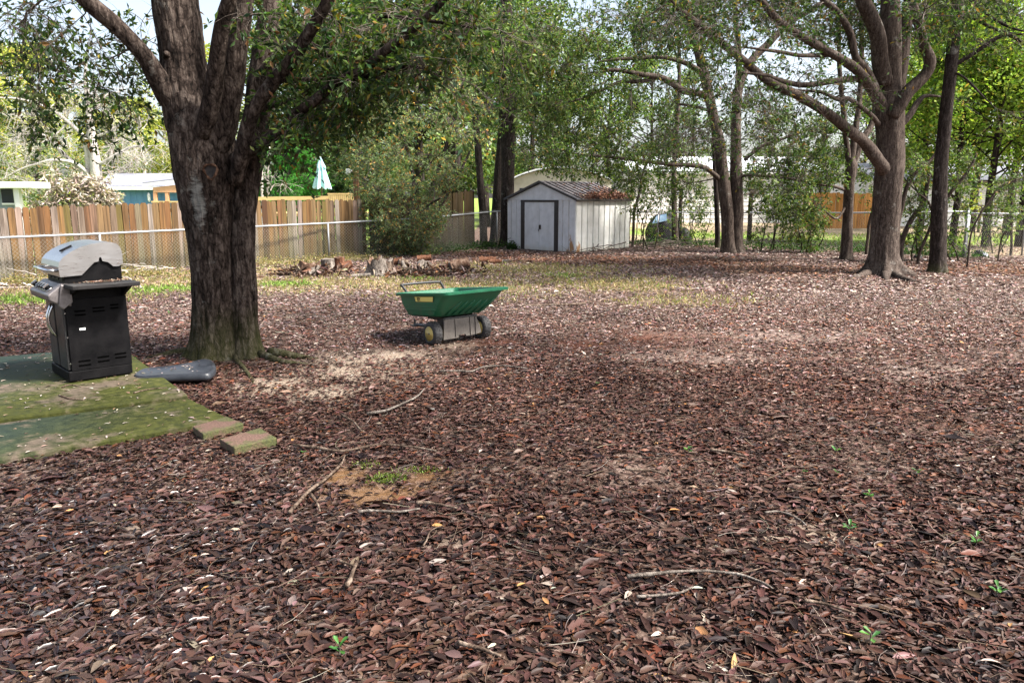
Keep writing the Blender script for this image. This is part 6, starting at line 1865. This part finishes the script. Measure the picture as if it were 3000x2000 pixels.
f.append(tuple((len(rings) - 1) * K + k for k in range(K))); f.append(tuple(range(K - 1, -1, -1)))
MB().add(v, f).build('shell', M_DPLA, lid_r, 0, True)
n = 26
k = RNG.choice(K, n)
q = ol[k] * RNG.uniform(.1, .8, (n, 1))
o = join_leaves('leaf_bits', [leaves(np.c_[q[:, 0], q[:, 1], .104 + .02 * q[:, 0]], rand_dirs(n, .1), RNG.normal(size=(n, 3)) * .15 + (0, 0, 1), RNG.uniform(.02, .05, n), .014, palette(n, PAL_PALE), LEAF_B)], M_LITTER)
o.location = lid_r.location
setp(o, 'few dry leaves lying on the dark plastic board', None, None, 'stuff')

# ------------------------------------------------------------------ green garden cart
w1, w2 = G(1266, 1006), G(1416, 991)
HT = np.linalg.norm(w2 - w1) / 2
ax = np.array([math.cos(math.radians(39)), math.sin(math.radians(39)), 0])
ca = math.atan2(ax[1], ax[0])
cc = (w1 + w2) / 2
HT = .365
cart = empty('garden_cart', cc, ca, 'green poly garden dump cart with yellow wheels and lettered yellow decal', 'cart')
# local frame: x along the axle to the far wheel, y towards the tongue (away from the camera), origin on the ground
m = NT('green_poly'); n1 = m.noise(5, 5); n2 = m.noise(90, 3); m.bump(n2, .1, .002); dz = m.sep(m.tc.outputs['Object'])[2]
dirt = m.math('MULTIPLY', m.ramp(m.noise(7, 6, None, .65), [(.5, 0.0), (.72, 1.0)]), m.ramp(dz, [(0.0, .75), (.22, .15)]))
M_GREEN = m.set(m.mix(dirt, m.ramp(n1, [(0.3, (0.006, 0.10, 0.046)), (0.7, (0.010, 0.135, 0.064))]), (.10, .095, .07)), m.ramp(n1, [(.3, .38), (.7, .55)]), 0, .5)
M_TYRE = weathered('tyre_rubber', (0.018, 0.018, 0.020), (0.05, 0.047, 0.045), 9, 0.75, 0, 0.3)
M_HUB = weathered('yellow_rim', (0.50, 0.36, 0.09), (0.62, 0.48, 0.16), 14, 0.5)
M_FRAME = weathered('black_frame', (0.012, 0.012, 0.013), (0.03, 0.028, 0.027), 9, 0.5)
M_SKIRT = weathered('faded_grey_plastic', (0.075, 0.065, 0.056), (0.17, 0.15, 0.13), 6, 0.8, 0, .25)
WR, WW = 0.140, 0.115


def wheel(x):
    w = empty('wheel', (0, 0, 0)); w.parent = cart
    w.location = (x, 0, WR - .006)
    pr = [(-.057, .088), (-.060, .10), (-.055, .125), (-.040, WR), (.040, WR), (.055, .125), (.060, .10), (.057, .088)]
    v, f = [], []
    S = 40
    for k in range(S):
        a = 2 * math.pi * k / S
        for (px_, r) in pr:
            rr = r
            z = math.sin(a)
            flat = -WR + .010
            zz = rr * z
            if zz < flat: zz = flat + (zz - flat) * .2
            v.append((px_ * (1.12 if z < -.8 else 1), rr * math.cos(a), zz))
    n_ = len(pr)
    for k in range(S):
        for j in range(n_ - 1):
            f.append((k * n_ + j, k * n_ + j + 1, ((k + 1) % S) * n_ + j + 1, ((k + 1) % S) * n_ + j))
    ty = MB().add(v, f).build('tyre', M_TYRE, w, 0, True)
    mb = MB()
    for k in range(S):
        a = 2 * math.pi * (k + .5) / S
        for s in (-1, 1):
            if k % 2 == (s > 0): 
                c_, s_ = math.cos(a), math.sin(a)
                if s_ < -.85: continue
                def pt_(xx, rr, da): return (xx, rr * math.cos(a + da), rr * math.sin(a + da))
                mb.hexa([pt_(s * .005, WR - .004, -.05), pt_(s * .045, WR - .006, -.02), pt_(s * .045, WR - .006, .06), pt_(s * .005, WR - .004, .03),
                         pt_(s * .005, WR + .006, -.05), pt_(s * .045, WR + .003, -.02), pt_(s * .045, WR + .003, .06), pt_(s * .005, WR + .006, .03)])
    t = mb.build('tread', M_TYRE, w); t['kind'] = 'stuff'
    R_ = []
    mb = MB()
    mb.tube([(-.056, 0, 0), (-.058, 0, 0), (-.035, 0, 0), (-.03, 0, 0), (-.045, 0, 0), (-.047, 0, 0)], [.094, .088, .078, .044, .036, .001], 28, False)
    mb.tube([(.056, 0, 0), (.058, 0, 0), (.035, 0, 0), (.03, 0, 0), (.045, 0, 0), (.047, 0, 0)], [.094, .088, .078, .044, .036, .001], 28, False)
    rim = mb.build('rim', M_HUB, w, 0, True)
    for k in range(4):
        a = k * math.pi / 2 + .5
        MB().tube([(-.028, .054 * math.cos(a), .054 * math.sin(a)), (-.037, .054 * math.cos(a), .054 * math.sin(a))], .007, 6).build('bolt', M_FRAME, rim)
    MB().tube([(-.044, 0, 0), (-.060, 0, 0)], [.016, .013], 10).build('hub_cap', M_SKIRT, rim)
    return w


wheel(-HT); wheel(HT)
MB().tube([(-HT, 0, WR - .006), (HT, 0, WR - .006)], .012, 8).build('axle', M_FRAME, cart)
# tub, tipped slightly towards the tongue
tub = empty('tub', (0, 0, 0)); tub.parent = cart
tub.location = (0, 0, .33); tub.rotation_euler = (math.radians(-5.5), 0, 0)
RX0, RX1, RY0, RY1 = -.455, .475, -.42, .66             # rim
BX0, BX1, BY0, BY1 = -.385, .335, -.10, .545           # floor
TH = .285


def ringpts(t, off=0.0, r=.09, k=6):
    """rounded rectangle between floor (t=0) and rim (t=1)"""
    e = t ** .85
    x0, x1 = BX0 + (RX0 - BX0) * e - off, BX1 + (RX1 - BX1) * e + off
    y0, y1 = BY0 + (RY0 - BY0) * t - off, BY1 + (RY1 - BY1) * e + off
    r = r * (0.75 + .25 * t)
    out = []
    for (cx, cy, a0) in ((x1 - r, y1 - r, 0), (x0 + r, y1 - r, 90), (x0 + r, y0 + r, 180), (x1 - r, y0 + r, 270)):
        for j in range(k + 1):
            a = math.radians(a0 + 90 * j / k)
            out.append((cx + r * math.cos(a), cy + r * math.sin(a)))
    return out


v, f = [], []
lv = [(t, 0) for t in np.linspace(0, 1, 9)]
rows = []
steps = [.30, .42, .54]
zs = []
rows.append([(q[0] * .9 + .0, q[1] * .92 + .01, 0.0) for q in ringpts(0.0)])
rows.append([(q[0], q[1], .022) for q in ringpts(.05)])
for s in steps:                                          # stepped horizontal lines moulded into the sides
    rows.append([(q[0], q[1], TH * s) for q in ringpts(s)])
    rows.append([(q[0], q[1], TH * s + .004) for q in ringpts(s, .007)])
rows.append([(q[0], q[1], TH * .97) for q in ringpts(1.0, -.012)])
rows.append([(q[0], q[1], TH * .93) for q in ringpts(1.0, .026)])
rows.append([(q[0], q[1], TH * 1.03) for q in ringpts(1.0, .030)])
rows.append([(q[0], q[1], TH * 1.05) for q in ringpts(1.0, .012)])
rows.append([(q[0], q[1], TH * 1.03) for q in ringpts(1.0, -.02)])
for s in (.7, .4, .1):
    rows.append([(q[0], q[1], TH * s + .012) for q in ringpts(s, -.014)])
rows.append([(q[0] * .85, q[1] * .9 + .02, .022) for q in ringpts(0.0, -.02)])
# the rear lip rises a little
K = len(rows[0])
for r in rows:
    for q in r:
        lift = .004 * max(0, min(1, (-q[1] - .1) / .3)) * max(0, (q[2] / TH)) * (0.4 + .6 * (q[0] + .4) / .8)
        v.append((q[0], q[1], q[2] + lift))
for i in range(len(rows) - 1):
    for k in range(K): f.append((i * K + k, i * K + (k + 1) % K, (i + 1) * K + (k + 1) % K, (i + 1) * K + k))
f.append(tuple(range(K - 1, -1, -1))); f.append(tuple((len(rows) - 1) * K + k for k in range(K)))
ob = MB().add(v, f).build('bin', M_GREEN, tub, 0, False)
ob.data.polygons.foreach_set('use_smooth', [True] * len(ob.data.polygons))
es = ob.modifiers.new('edges', 'EDGE_SPLIT'); es.split_angle = math.radians(38)
M_GREEN_D = weathered('green_poly_rib', (0.005, 0.075, 0.035), (0.008, 0.095, 0.045), 8, .5)
for i in range(6):                                       # slanted ribs on the tail face
    x0 = -.27 + i * .098
    def onface(x, t): 
        y = BY0 + (RY0 - BY0) * t
        return (x, y - .004, TH * t)
    a, b = onface(x0, .05), onface(x0 + .13, .60)
    MB().tube([a, ((a[0] + b[0]) / 2, (a[1] + b[1]) / 2 - .003, (a[2] + b[2]) / 2), b], [.006, .010, .006], 6).build('rib', M_GREEN_D, ob, 0, True)
# handle loop
hp = smooth_path([(-.29, .66, TH - .0), (-.31, .73, TH + .08), (-.27, .76, TH + .105), (.22, .76, TH + .105), (.27, .73, TH + .08), (.27, .66, TH - .0)], 30)
MB().tube(hp, .017, 10).build('handle', M_FRAME, tub, 0, True)
# yellow decal with lettering on the left side
M_DECAL = NT('yellow_decal'); M_DECAL = M_DECAL.set((0.80, 0.70, 0.20), .4)
M_INK = NT('black_ink'); M_INK = M_INK.set((0.012, 0.012, 0.012), .5)


def side_x(t): return BX0 + (RX0 - BX0) * t ** .85
def dec(y0, y1, t0, t1, cut, dx, mat, name, par):
    a0, a1 = side_x(t0) - dx, side_x(t1) - dx
    vs = [(a0, y1, TH * t0), (a0, y0 + cut, TH * t0), (a1, y0, TH * t1), (a1, y1, TH * t1)]
    vs += [(q[0] - .002, q[1], q[2]) for q in vs]
    return MB().add(vs, [(0, 1, 2, 3), (7, 6, 5, 4), (0, 4, 5, 1), (1, 5, 6, 2), (2, 6, 7, 3), (3, 7, 4, 0)]).build(name, mat, par)


dec(-.185, .245, .655, .895, .035, .004, M_INK, 'decal_border', ob)
dcl = dec(-.175, .230, .675, .880, .033, .007, M_DECAL, 'decal', ob)
cu = bpy.data.curves.new('lettering', 'FONT')
cu.body = '8Y'; cu.size = .068; cu.extrude = .0008; cu.offset = .0012; cu.shear = .15; cu.align_x = 'LEFT'
cu.materials.append(M_INK)
tx0 = bpy.data.objects.new('lettering_curve', cu); COL.objects.link(tx0)
lme = bpy.data.meshes.new_from_object(tx0.evaluated_get(bpy.context.evaluated_depsgraph_get()))
bpy.data.objects.remove(tx0)
lme.name = 'lettering'
tx = bpy.data.objects.new('lettering', lme); COL.objects.link(tx); tx.parent = ob
ang_ = math.atan2(side_x(.675) - side_x(.88), TH * .205)
ex = Vector((0, -1, 0)); ez = Vector((-math.sin(ang_), 0, math.cos(ang_))).normalized(); en = ex.cross(ez)
tx.matrix_basis = Matrix.Translation((side_x(.70) - .0105, .185, TH * .695)) @ Matrix((ex, ez, en)).transposed().to_4x4()
# grey skirt under the tail, frame, latch pedal, tongue with hitch
mb = MB()
sk = [(-HT + .085, .055), (-HT + .10, .30), (.20, .30), (.255, .20), (.285, .09), (.20, .075), (.05, .07), (.05, .095), (-.06, .095), (-.06, .06)]
prf = [(a_, z_) for a_, z_ in sk]
mb.prism(prf, 'y', -.10, -.075)
skirt = mb.build('skirt', M_SKIRT, cart, .003)
for xx in (-.10, .12, .20):
    MB().hexa([(xx - .006, -.112, .085), (xx + .006, -.112, .085), (xx + .006, -.10, .085), (xx - .006, -.10, .085), (xx - .020, -.112, .30), (xx + .000, -.112, .30), (xx + .000, -.10, .30), (xx - .02, -.10, .30)]).build('skirt_rib', M_SKIRT, skirt)
MB().box(-.25, .25, -.06, .30, .27, .315).build('chassis', M_FRAME, cart, .006)
MB().hexa([(-.25, -.04, .10), (-.20, -.04, .10), (-.20, .04, .10), (-.25, .04, .10), (-.25, -.04, .30), (-.20, -.04, .30), (-.20, .08, .30), (-.25, .08, .30)]).build('axle_bracket', M_FRAME, cart)
MB().hexa([(.20, -.04, .10), (.25, -.04, .10), (.25, .04, .10), (.20, .04, .10), (.20, -.04, .30), (.25, -.04, .30), (.25, .08, .30), (.20, .08, .30)]).build('axle_bracket', M_FRAME, cart)
tg = MB().tube([(0, .0, .16), (0, .35, .13), (0, .98, .075)], .022, 8).build('tongue', M_FRAME, cart, 0, False)
MB().box(-.04, .04, .90, 1.06, .06, .07).build('hitch_plate', M_FRAME, tg)
MB().tube([(0, 1.0, .05), (0, 1.0, .15)], .013, 8).build('hitch_pin', M_FRAME, tg)
MB().box(-.022, .022, .38, .42, .12, .30).build('latch_stand', M_FRAME, cart)
MB().tube([(0, .30, .30), (0, .22, .18)], .018, 8).build('brace', M_FRAME, cart)

# ------------------------------------------------------------------ stumps and cut logs near the fence
M_BARKLOG = bark_mat('log_bark', (0.03, 0.02, 0.015), (0.11, 0.078, 0.058), (0.24, 0.19, 0.15), 16, 0.3, 0.25, None, .8)
M_BARKRED = bark_mat('log_bark_red', (0.035, 0.016, 0.010), (0.12, 0.052, 0.030), (0.22, 0.12, 0.075), 22, 0.3, 0.05, None, .8)
M_BARKGREY = bark_mat('log_bark_grey', (0.04, 0.033, 0.028), (0.14, 0.118, 0.10), (0.27, 0.24, 0.21), 22, 0.3, 0.3, None, .8)
m = NT('cut_wood'); n1 = m.noise(9, 5); wv = m.n("ShaderNodeTexWave"); wv.wave_type = 'RINGS'; wv.rings_direction = 'SPHERICAL'
wv.inputs['Scale'].default_value = 12; wv.inputs['Distortion'].default_value = 3
m.l(m.tc.outputs['Object'], wv.inputs[0])
M_CUT = m.set(m.mix(.4, m.ramp(n1, [(.3, (.08, .062, .05)), (.7, (.22, .185, .155))]), m.ramp(wv.outputs[1], [(.2, .5), (.8, 1.0)]), 'MULTIPLY'), .85)
m = NT('rotten_wood'); n1 = m.noise(12, 6, m.coord((1, 1, .25)), .65); m.bump(n1, .9, .03)
M_ROT = m.set(m.ramp(n1, [(.3, (.025, .014, .009)), (.5, (.10, .055, .035)), (.75, (.28, .21, .16))]), .9, 0, .2)


def log(name, base, length, r, direction, label, cat, bark, tilt=0.0, rough=.10, taper=.95, ends=True, group=None, sides=14):
    """a cut length lying on the ground (direction in degrees) or standing (tilt 90)"""
    root = empty(name, (base[0], base[1], 0), math.radians(direction), label, cat, group)
    n = 7
    v, f = [], []
    t_ = math.radians(tilt)
    sd = random.random() * 50
    for i in range(n):
        s = i / (n - 1)
        rr0 = r * (1 + (taper - 1) * s)
        for k in range(sides):
            a = 2 * math.pi * k / sides
            rr = rr0 * (1 + rough * mnoise.noise(Vector((math.cos(a) * 1.6 + sd, math.sin(a) * 1.6, s * 2.5))) * 2)
            x_, y_, z_ = s * length, rr * math.cos(a), rr * math.sin(a)
            v.append((x_ * math.cos(t_) - z_ * math.sin(t_), y_, x_ * math.sin(t_) + z_ * math.cos(t_) + (r * .92 * math.cos(t_))))
    for i in range(n - 1):
        for k in range(sides): f.append((i * sides + k, i * sides + (k + 1) % sides, (i + 1) * sides + (k + 1) % sides, (i + 1) * sides + k))
    MB().add(v, f).build('bark', bark, root, 0, True)
    for i in (0, n - 1):
        ring = v[i * sides:(i + 1) * sides]
        c = np.mean(ring, 0)
        vs = [tuple(c)] + [tuple(c + (np.array(q) - c) * .97) for q in ring]
        MB().add(vs, [(0, 1 + k, 1 + (k + 1) % sides) for k in range(sides)]).build('cut_face', M_CUT, root)
    return root


def stump(base, r, h, label, hollow=0.0, jag=.3, mat=None, leanx=0.0, flare=.35, group=None):
    root = empty('tree_stump', (base[0], base[1], 0), random.random() * 6, label, 'stump', group)
    S, n = 30, 8
    sd = random.random() * 90
    v, f = [], []
    top = []
    for i in range(n):
        s = i / (n - 1)
        for k in range(S):
            a = 2 * math.pi * k / S
            nz = mnoise.noise(Vector((math.cos(a) * 1.4 + sd, math.sin(a) * 1.4, 0)))
            nf = mnoise.noise(Vector((math.cos(a) * 5 + sd, math.sin(a) * 5, s * 2)))
            hh = h * (1 + jag * nz * 1.6 + jag * .6 * nf)
            rr = r * (1 + flare * math.exp(-s * 4) * (1 + .6 * math.sin(a * 4 + sd)) + .14 * nf + .10 * nz)
            v.append((rr * math.cos(a) + leanx * s * h, rr * math.sin(a), -.03 + s * hh))
    for i in range(n - 1):
        for k in range(S): f.append((i * S + k, i * S + (k + 1) % S, (i + 1) * S + (k + 1) % S, (i + 1) * S + k))
    MB().add(v, f).build('trunk_side', mat or M_BARKLOG, root, 0, True)
    ring = v[(n - 1) * S:]
    c = np.mean(ring, 0)
    v2, f2 = list(ring), []
    for j, sc in enumerate((.8, .55, .2)):
        for q in ring:
            p = c + (np.array(q) - c) * sc
            p[2] = q[2] - hollow * h * (j + 1) / 3 + .02 * mnoise.noise(Vector((q[0] * 9, q[1] * 9, j)))
            v2.append(tuple(p))
    for i in range(3):
        for k in range(S): f2.append((i * S + k, i * S + (k + 1) % S, (i + 1) * S + (k + 1) % S, (i + 1) * S + k))
    f2.append(tuple(3 * S + k for k in range(S)))
    MB().add(v2, f2).build('top_wood', M_ROT if hollow else M_CUT, root, 0, True)
    return root


def at(px, py): return G(px, py)


k_ = lambda py: CAMH / (py - 575)                         # rough metres per photo pixel at that base line
stump(at(907, 802), .23, .27, 'low rotten hollow stump, the one closest to the big oak', .6, .35, M_ROT)
log('split_wood', at(905, 811), .30, .075, 40, 'pale split wedge of wood leaning on the rotten hollow stump', 'firewood', M_BARKGREY, 32, .25, .7)
stump(at(961, 790), .16, .29, 'clean cut flat topped stump with an upright bark piece behind it', 0, .03, M_BARKGREY, 0, .12)
stump(at(995, 785), .13, .30, 'brown upright stump chunk beside the flat topped stump', .2, .15, M_BARKRED, 0, .1)
log('log', at(1000, 792), .26, .10, 25, 'short brown log leaning against the upright stump chunk', 'log', M_BARKRED, 14, .1)
stump(at(1106, 807), .20, .40, 'tall grey weathered stump with spreading roots and jagged top', .45, .28, M_BARKGREY, .1, .7)
stump(at(1136, 800), .13, .30, 'mottled jagged stump piece right behind the grey weathered stump', .5, .4, M_BARKLOG, .1, .3)
log('log', at(1030, 815), .42, .045, 12, 'thin pale log lying in the grass before the grey stump', 'log', M_BARKGREY, 3, .1)
log('log', at(1150, 777), .30, .085, -10, 'reddish log chunk lying behind the jagged stumps', 'log', M_BARKRED, 12, .1)
log('log', at(1140, 778), .16, .07, 60, 'small grey log end lying behind the mottled stump piece', 'log', M_BARKGREY, 30, .12)
stump(at(1163, 806), .19, .14, 'dark crumbling stump remnant low in the debris', .7, .5, M_ROT, 0, .3)
log('log', at(1150, 808), .42, .065, -6, 'dark rotten log lying low in the stump debris', 'log', M_ROT, 4, .22)
log('log', at(1189, 795), .30, .045, 115, 'white barked short log leaning in the wood pile', 'log', M_BARKGREY, 35, .06)
log('log', at(1195, 778), .24, .085, 200, 'dark log end at the back of the wood pile', 'log', M_BARKLOG, 4, .1)
log('log', at(1222, 783), .36, .075, 10, 'reddish log lying across the top of the wood pile', 'log', M_BARKRED, 3, .12).location.z = .15
log('log', at(1255, 789), .36, .105, 130, 'round mossy log showing its cut end in the wood pile', 'log', M_BARKGREY, 2, .08)
log('log', at(1222, 792), .30, .06, 60, 'grey log standing crooked under the pile top', 'log', M_BARKGREY, 30, .1)
log('log', at(1318, 797), .46, .135, 22, 'thick split brown log lying at the end of the wood pile', 'log', M_ROT, 12, .20, 1.05)
log('log', at(1403, 770), .46, .085, 8, 'reddish brown log lying alone towards the shed, darkest cut end', 'log', M_BARKRED, 0, .05)
log('log', at(1432, 773), .36, .065, -5, 'small reddish log lying in front of the lone reddish log', 'log', M_BARKRED, 0, .05)
log('log', at(1450, 769), .38, .045, 6, 'thin grey branch piece lying beside the reddish logs', 'log', M_BARKGREY, 0, .08)
log('log', at(1534, 900), 0.0 + 1.02, .022, 8, 'crooked brown dead branch lying on the leaves beyond the cart', 'log', M_BARKLOG, 1, .25, .8)

# crumbled bark and wood bits around the stumps
cen = [at(915, 808), at(965, 800), at(1180, 808), at(1270, 806), at(1330, 800), at(880, 806), at(1220, 800)]
pp, dd = [], []
for c in cen:
    n = 210
    pp.append(np.c_[c[0] + RNG.normal(size=n) * .34, c[1] + RNG.normal(size=n) * .30, np.abs(RNG.normal(size=n)) * .055 + .01])
pp = np.vstack(pp); n = len(pp)
o = join_leaves('wood_debris', [leaves(pp, rand_dirs(n, .35), rand_dirs(n) + (0, 0, .6), RNG.uniform(.06, .26, n), RNG.uniform(.025, .08, n), palette(n, [(.03, .018, .013), (.07, .042, .03), (.20, .15, .12), (.13, .065, .038)]), LEAF_B)], M_LITTER)
setp(o, 'crumbled bark and wood splinters around the stumps', None, None, 'stuff')

# ------------------------------------------------------------------ single fallen sticks
STICKS = [
    ([(858, 1305), (930, 1312), (1000, 1322), (1060, 1312), (1110, 1303), (1190, 1308), (1280, 1320)], .013, 'long dark crooked stick lying behind the orange bare patch'),
    ([(850, 1500), (900, 1445), (950, 1405), (990, 1372), (1012, 1335)], .014, 'brown root like stick slanting along the bare orange soil'),
    ([(1050, 1500), (1110, 1497), (1170, 1498), (1228, 1492)], .011, 'straight pale stick in front of the bare orange patch'),
    ([(1220, 1474), (1280, 1478), (1340, 1490)], .013, 'short dark stick right of the bare orange patch'),
    ([(910, 1445), (925, 1470), (938, 1500)], .012, 'little forked dark stick at the edge of the orange soil'),
    ([(1075, 1212), (1130, 1203), (1180, 1182), (1220, 1163), (1242, 1140)], .013, 'bent olive stick curving up towards the garden cart'),
    ([(1835, 1690), (1900, 1682), (1990, 1672), (2080, 1672), (2170, 1684), (2220, 1702), (2262, 1724)], .011, 'long smooth olive branch arching across the near leaves'),
    ([(1865, 1745), (1930, 1742), (2000, 1737), (2032, 1722)], .009, 'thin mossy stick lying below the olive branch'),
    ([(1012, 1718), (1030, 1690), (1046, 1648)], .016, 'thick short stub of branch pointing away into the leaves'),
    ([(995, 1645), (1020, 1655), (1040, 1662)], .009, 'short twig touching the thick branch stub'),
    ([(1290, 1088), (1340, 1086), (1378, 1088), (1420, 1074), (1480, 1072), (1545, 1080)], .012, 'grey jointed stick lying in front of the garden cart'),
    ([(1000, 1215), (1030, 1235), (1060, 1262)], .012, 'dark stick half buried between slab pavers and the cart'),
    ([(760, 1205), (790, 1200), (812, 1196)], .014, 'stubby stick by the paver at the slab corner'),
    ([(1545, 1010), (1600, 1012), (1660, 1011)], .010, 'dark twig lying near the reddish dirt'),
    ([(2080, 1318), (2140, 1325), (2190, 1338)], .012, 'dark straight stick among the leaves under the right trees'),
    ([(1830, 1374), (1900, 1380), (1950, 1392)], .012, 'dark short stick near the two green seedlings'),
    ([(2240, 1500), (2290, 1500), (2340, 1520), (2362, 1540)], .007, 'whitish curved twig on the pale dusty spot'),
    ([(1340, 1880), (1400, 1900), (1470, 1925)], .013, 'dark heavy stick at the bottom of the leaf carpet'),
    ([(2360, 1760), (2420, 1772), (2500, 1800)], .010, 'brown twig lying low in the near leaves'),
    ([(1240, 1600), (1260, 1560), (1300, 1540)], .006, 'fine curled twig in the near leaves'),
    ([(590, 930), (640, 925), (700, 921)], .012, 'thin stick lying behind the big oak roots'),
    ([(180, 1135), (200, 1128), (240, 1132)], .008, 'forked twig lying on the slab beside the barbecue'),
    ([(172, 1158), (210, 1168), (245, 1172)], .008, 'curved dark twig lying on the mossy slab'),
    ([(390, 1152), (440, 1140), (490, 1136)], .007, 'thin twig lying along the slab joint'),
    ([(2620, 880), (2700, 876), (2770, 880)], .010, 'pale twig lying in front of the thin dark trunk'),
]
for pts, r, lab in STICKS:
    on_slab = 'slab' in lab and 'paver' not in lab
    zz = SLAB_T + .006 if on_slab else 0.032
    w = np.array([G(a, b, zz) for a, b in pts])
    w = smooth_path(w, 18); r *= .85
    nn = np.array([[mnoise.noise(Vector((q[0] * 7, q[1] * 7, k_i))) for k_i in (0, 5, 9)] for q in w]) * (.012, .02, .006)
    w = w + nn
    w[:, 2] = np.maximum(w[:, 2], zz + r * .3)
    c = w[len(w) // 2].copy(); c[2] = 0
    rr = np.linspace(1.0, .55, len(w)) * r
    o = MB().tube(w - c, rr * (1 + .12 * RNG.normal(size=len(w))), 7).build('stick', M_BARKGREY if ('pale' in lab or 'olive' in lab or 'whitish' in lab or 'grey' in lab) else M_BARKLOG, None, 0, True)
    o.location = [float(q) for q in c]
    setp(o, lab, 'stick', 'sticks lying on the leaves')
    if len(pts) >= 5:
        i = 11
        s0 = w[i] - c; dr = w[i + 1] - w[i]; dr /= np.linalg.norm(dr); pr_ = np.array([-dr[1], dr[0], 0])
        MB().tube([s0, s0 + dr * .06 + pr_ * .05 + (0, 0, .01), s0 + dr * .10 + pr_ * .12 + (0, 0, .01)], [r * .5, r * .4, r * .2], 5).build('side_twig', M_BARKLOG, o, 0, True)

# ------------------------------------------------------------------ green seedlings poking through the leaves
M_SEED = leaf_mat('seedling_leaf', 0.3, 0.45, 0.4)
SEEDS = [(2015, 1332, .09, 'bright seedling beside a dark short stick'), (2448, 1332, .10, 'bright three leaved seedling, the upper of the right pair'), (2358, 1390, .05, 'tiny seedling left of the yellowish one'), (2450, 1392, .05, 'tiny dull seedling below the three leaved one'),
         (2546, 1462, .08, 'yellow green seedling in the shaded leaves'), (2488, 1562, .11, 'broad leaved dark seedling behind the pale dusty spot'), (2686, 1398, .09, 'dark green seedling near the dark soil patch'), (2858, 1600, .10, 'upright seedling among brown leaves at the frame side'),
         (2920, 1752, .10, 'fresh light green seedling, lowest down the right side'), (2550, 1893, .11, 'dark pointed seedling at the bottom right'), (995, 1922, .10, 'dark green sprout at the bottom middle'), (890, 1334, .06, 'lime sprout behind the orange soil'),
         (1862, 868, .08, 'small weed tuft beyond the fallen branch'), (1750, 1128, .05, 'single green leaf sprout in the middle of the yard'), (397, 1062, .08, 'weed beside the barbecue base'), (495, 925, .10, 'grass weed behind the big oak'), (388, 918, .09, 'small weed behind the barbecue'), (965, 902, .08, 'weed near the cart tongue'),
         (2395, 845, .08, 'sprout before the slender forked tree'), (2490, 845, .08, 'sprout near the flared root'), (2725, 895, .08, 'weed before the thin dark trunk'), (2805, 885, .08, 'weed right of the thin dark trunk')]
for px, py, s, lab in SEEDS:
    g = G(px, py)
    root = empty('seedling', g, random.random() * 6, 'green ' + lab if 'green' not in lab else lab, 'seedling', 'green seedlings in the leaf litter')
    n = random.randint(4, 7); s *= .62
    a = np.arange(n) * 2.4 + RNG.normal(size=n) * .3
    up = RNG.uniform(.15, .8, n)
    d = np.stack([np.cos(a), np.sin(a), up], 1)
    h = RNG.uniform(.35, .85, n) * s
    v, t, c = leaves(np.c_[a * 0, a * 0, h], d, np.tile((0, 0, 1.0), (n, 1)) - d * .2, RNG.uniform(.7, 1.1, n) * s * .8, s * .30, palette(n, [(.04, .13, .022), (.026, .085, .02), (.07, .17, .03)]), LEAF_B)
    link('leaves', mesh_np('leaves', v, [t], c), M_SEED, root, True)
    MB().tube([(0, 0, -.01), (.004, 0, s * .5), (0, .004, s * .9)], [.003, .0025, .0015], 5).build('stem', M_BARKGREY, root)
# moss cushion on the bare soil
n = 1500
g = G(1135, 1402); 
mx = g[0] + RNG.normal(size=n) * .05; my = g[1] + RNG.normal(size=n) * .035
g2 = G(1075, 1360); mx[:160] = g2[0] + RNG.normal(size=160) * .05; my[:160] = g2[1] + RNG.normal(size=160) * .03
g3 = G(1240, 1378); mx[160:400] = g3[0] + RNG.normal(size=240) * .08; my[160:400] = g3[1] + RNG.normal(size=240) * .03
o = join_leaves('moss', [leaves(np.c_[mx, my, gz(mx, my) + .002], rand_dirs(n) * (1, 1, .4) + (0, 0, .9), rand_dirs(n), RNG.uniform(.012, .03, n), .007, palette(n, [(.11, .15, .02), (.16, .21, .03), (.08, .11, .02)]), LEAF_A)], M_SEED)
setp(o, 'bright green moss cushions on the orange bare soil', None, None, 'stuff')
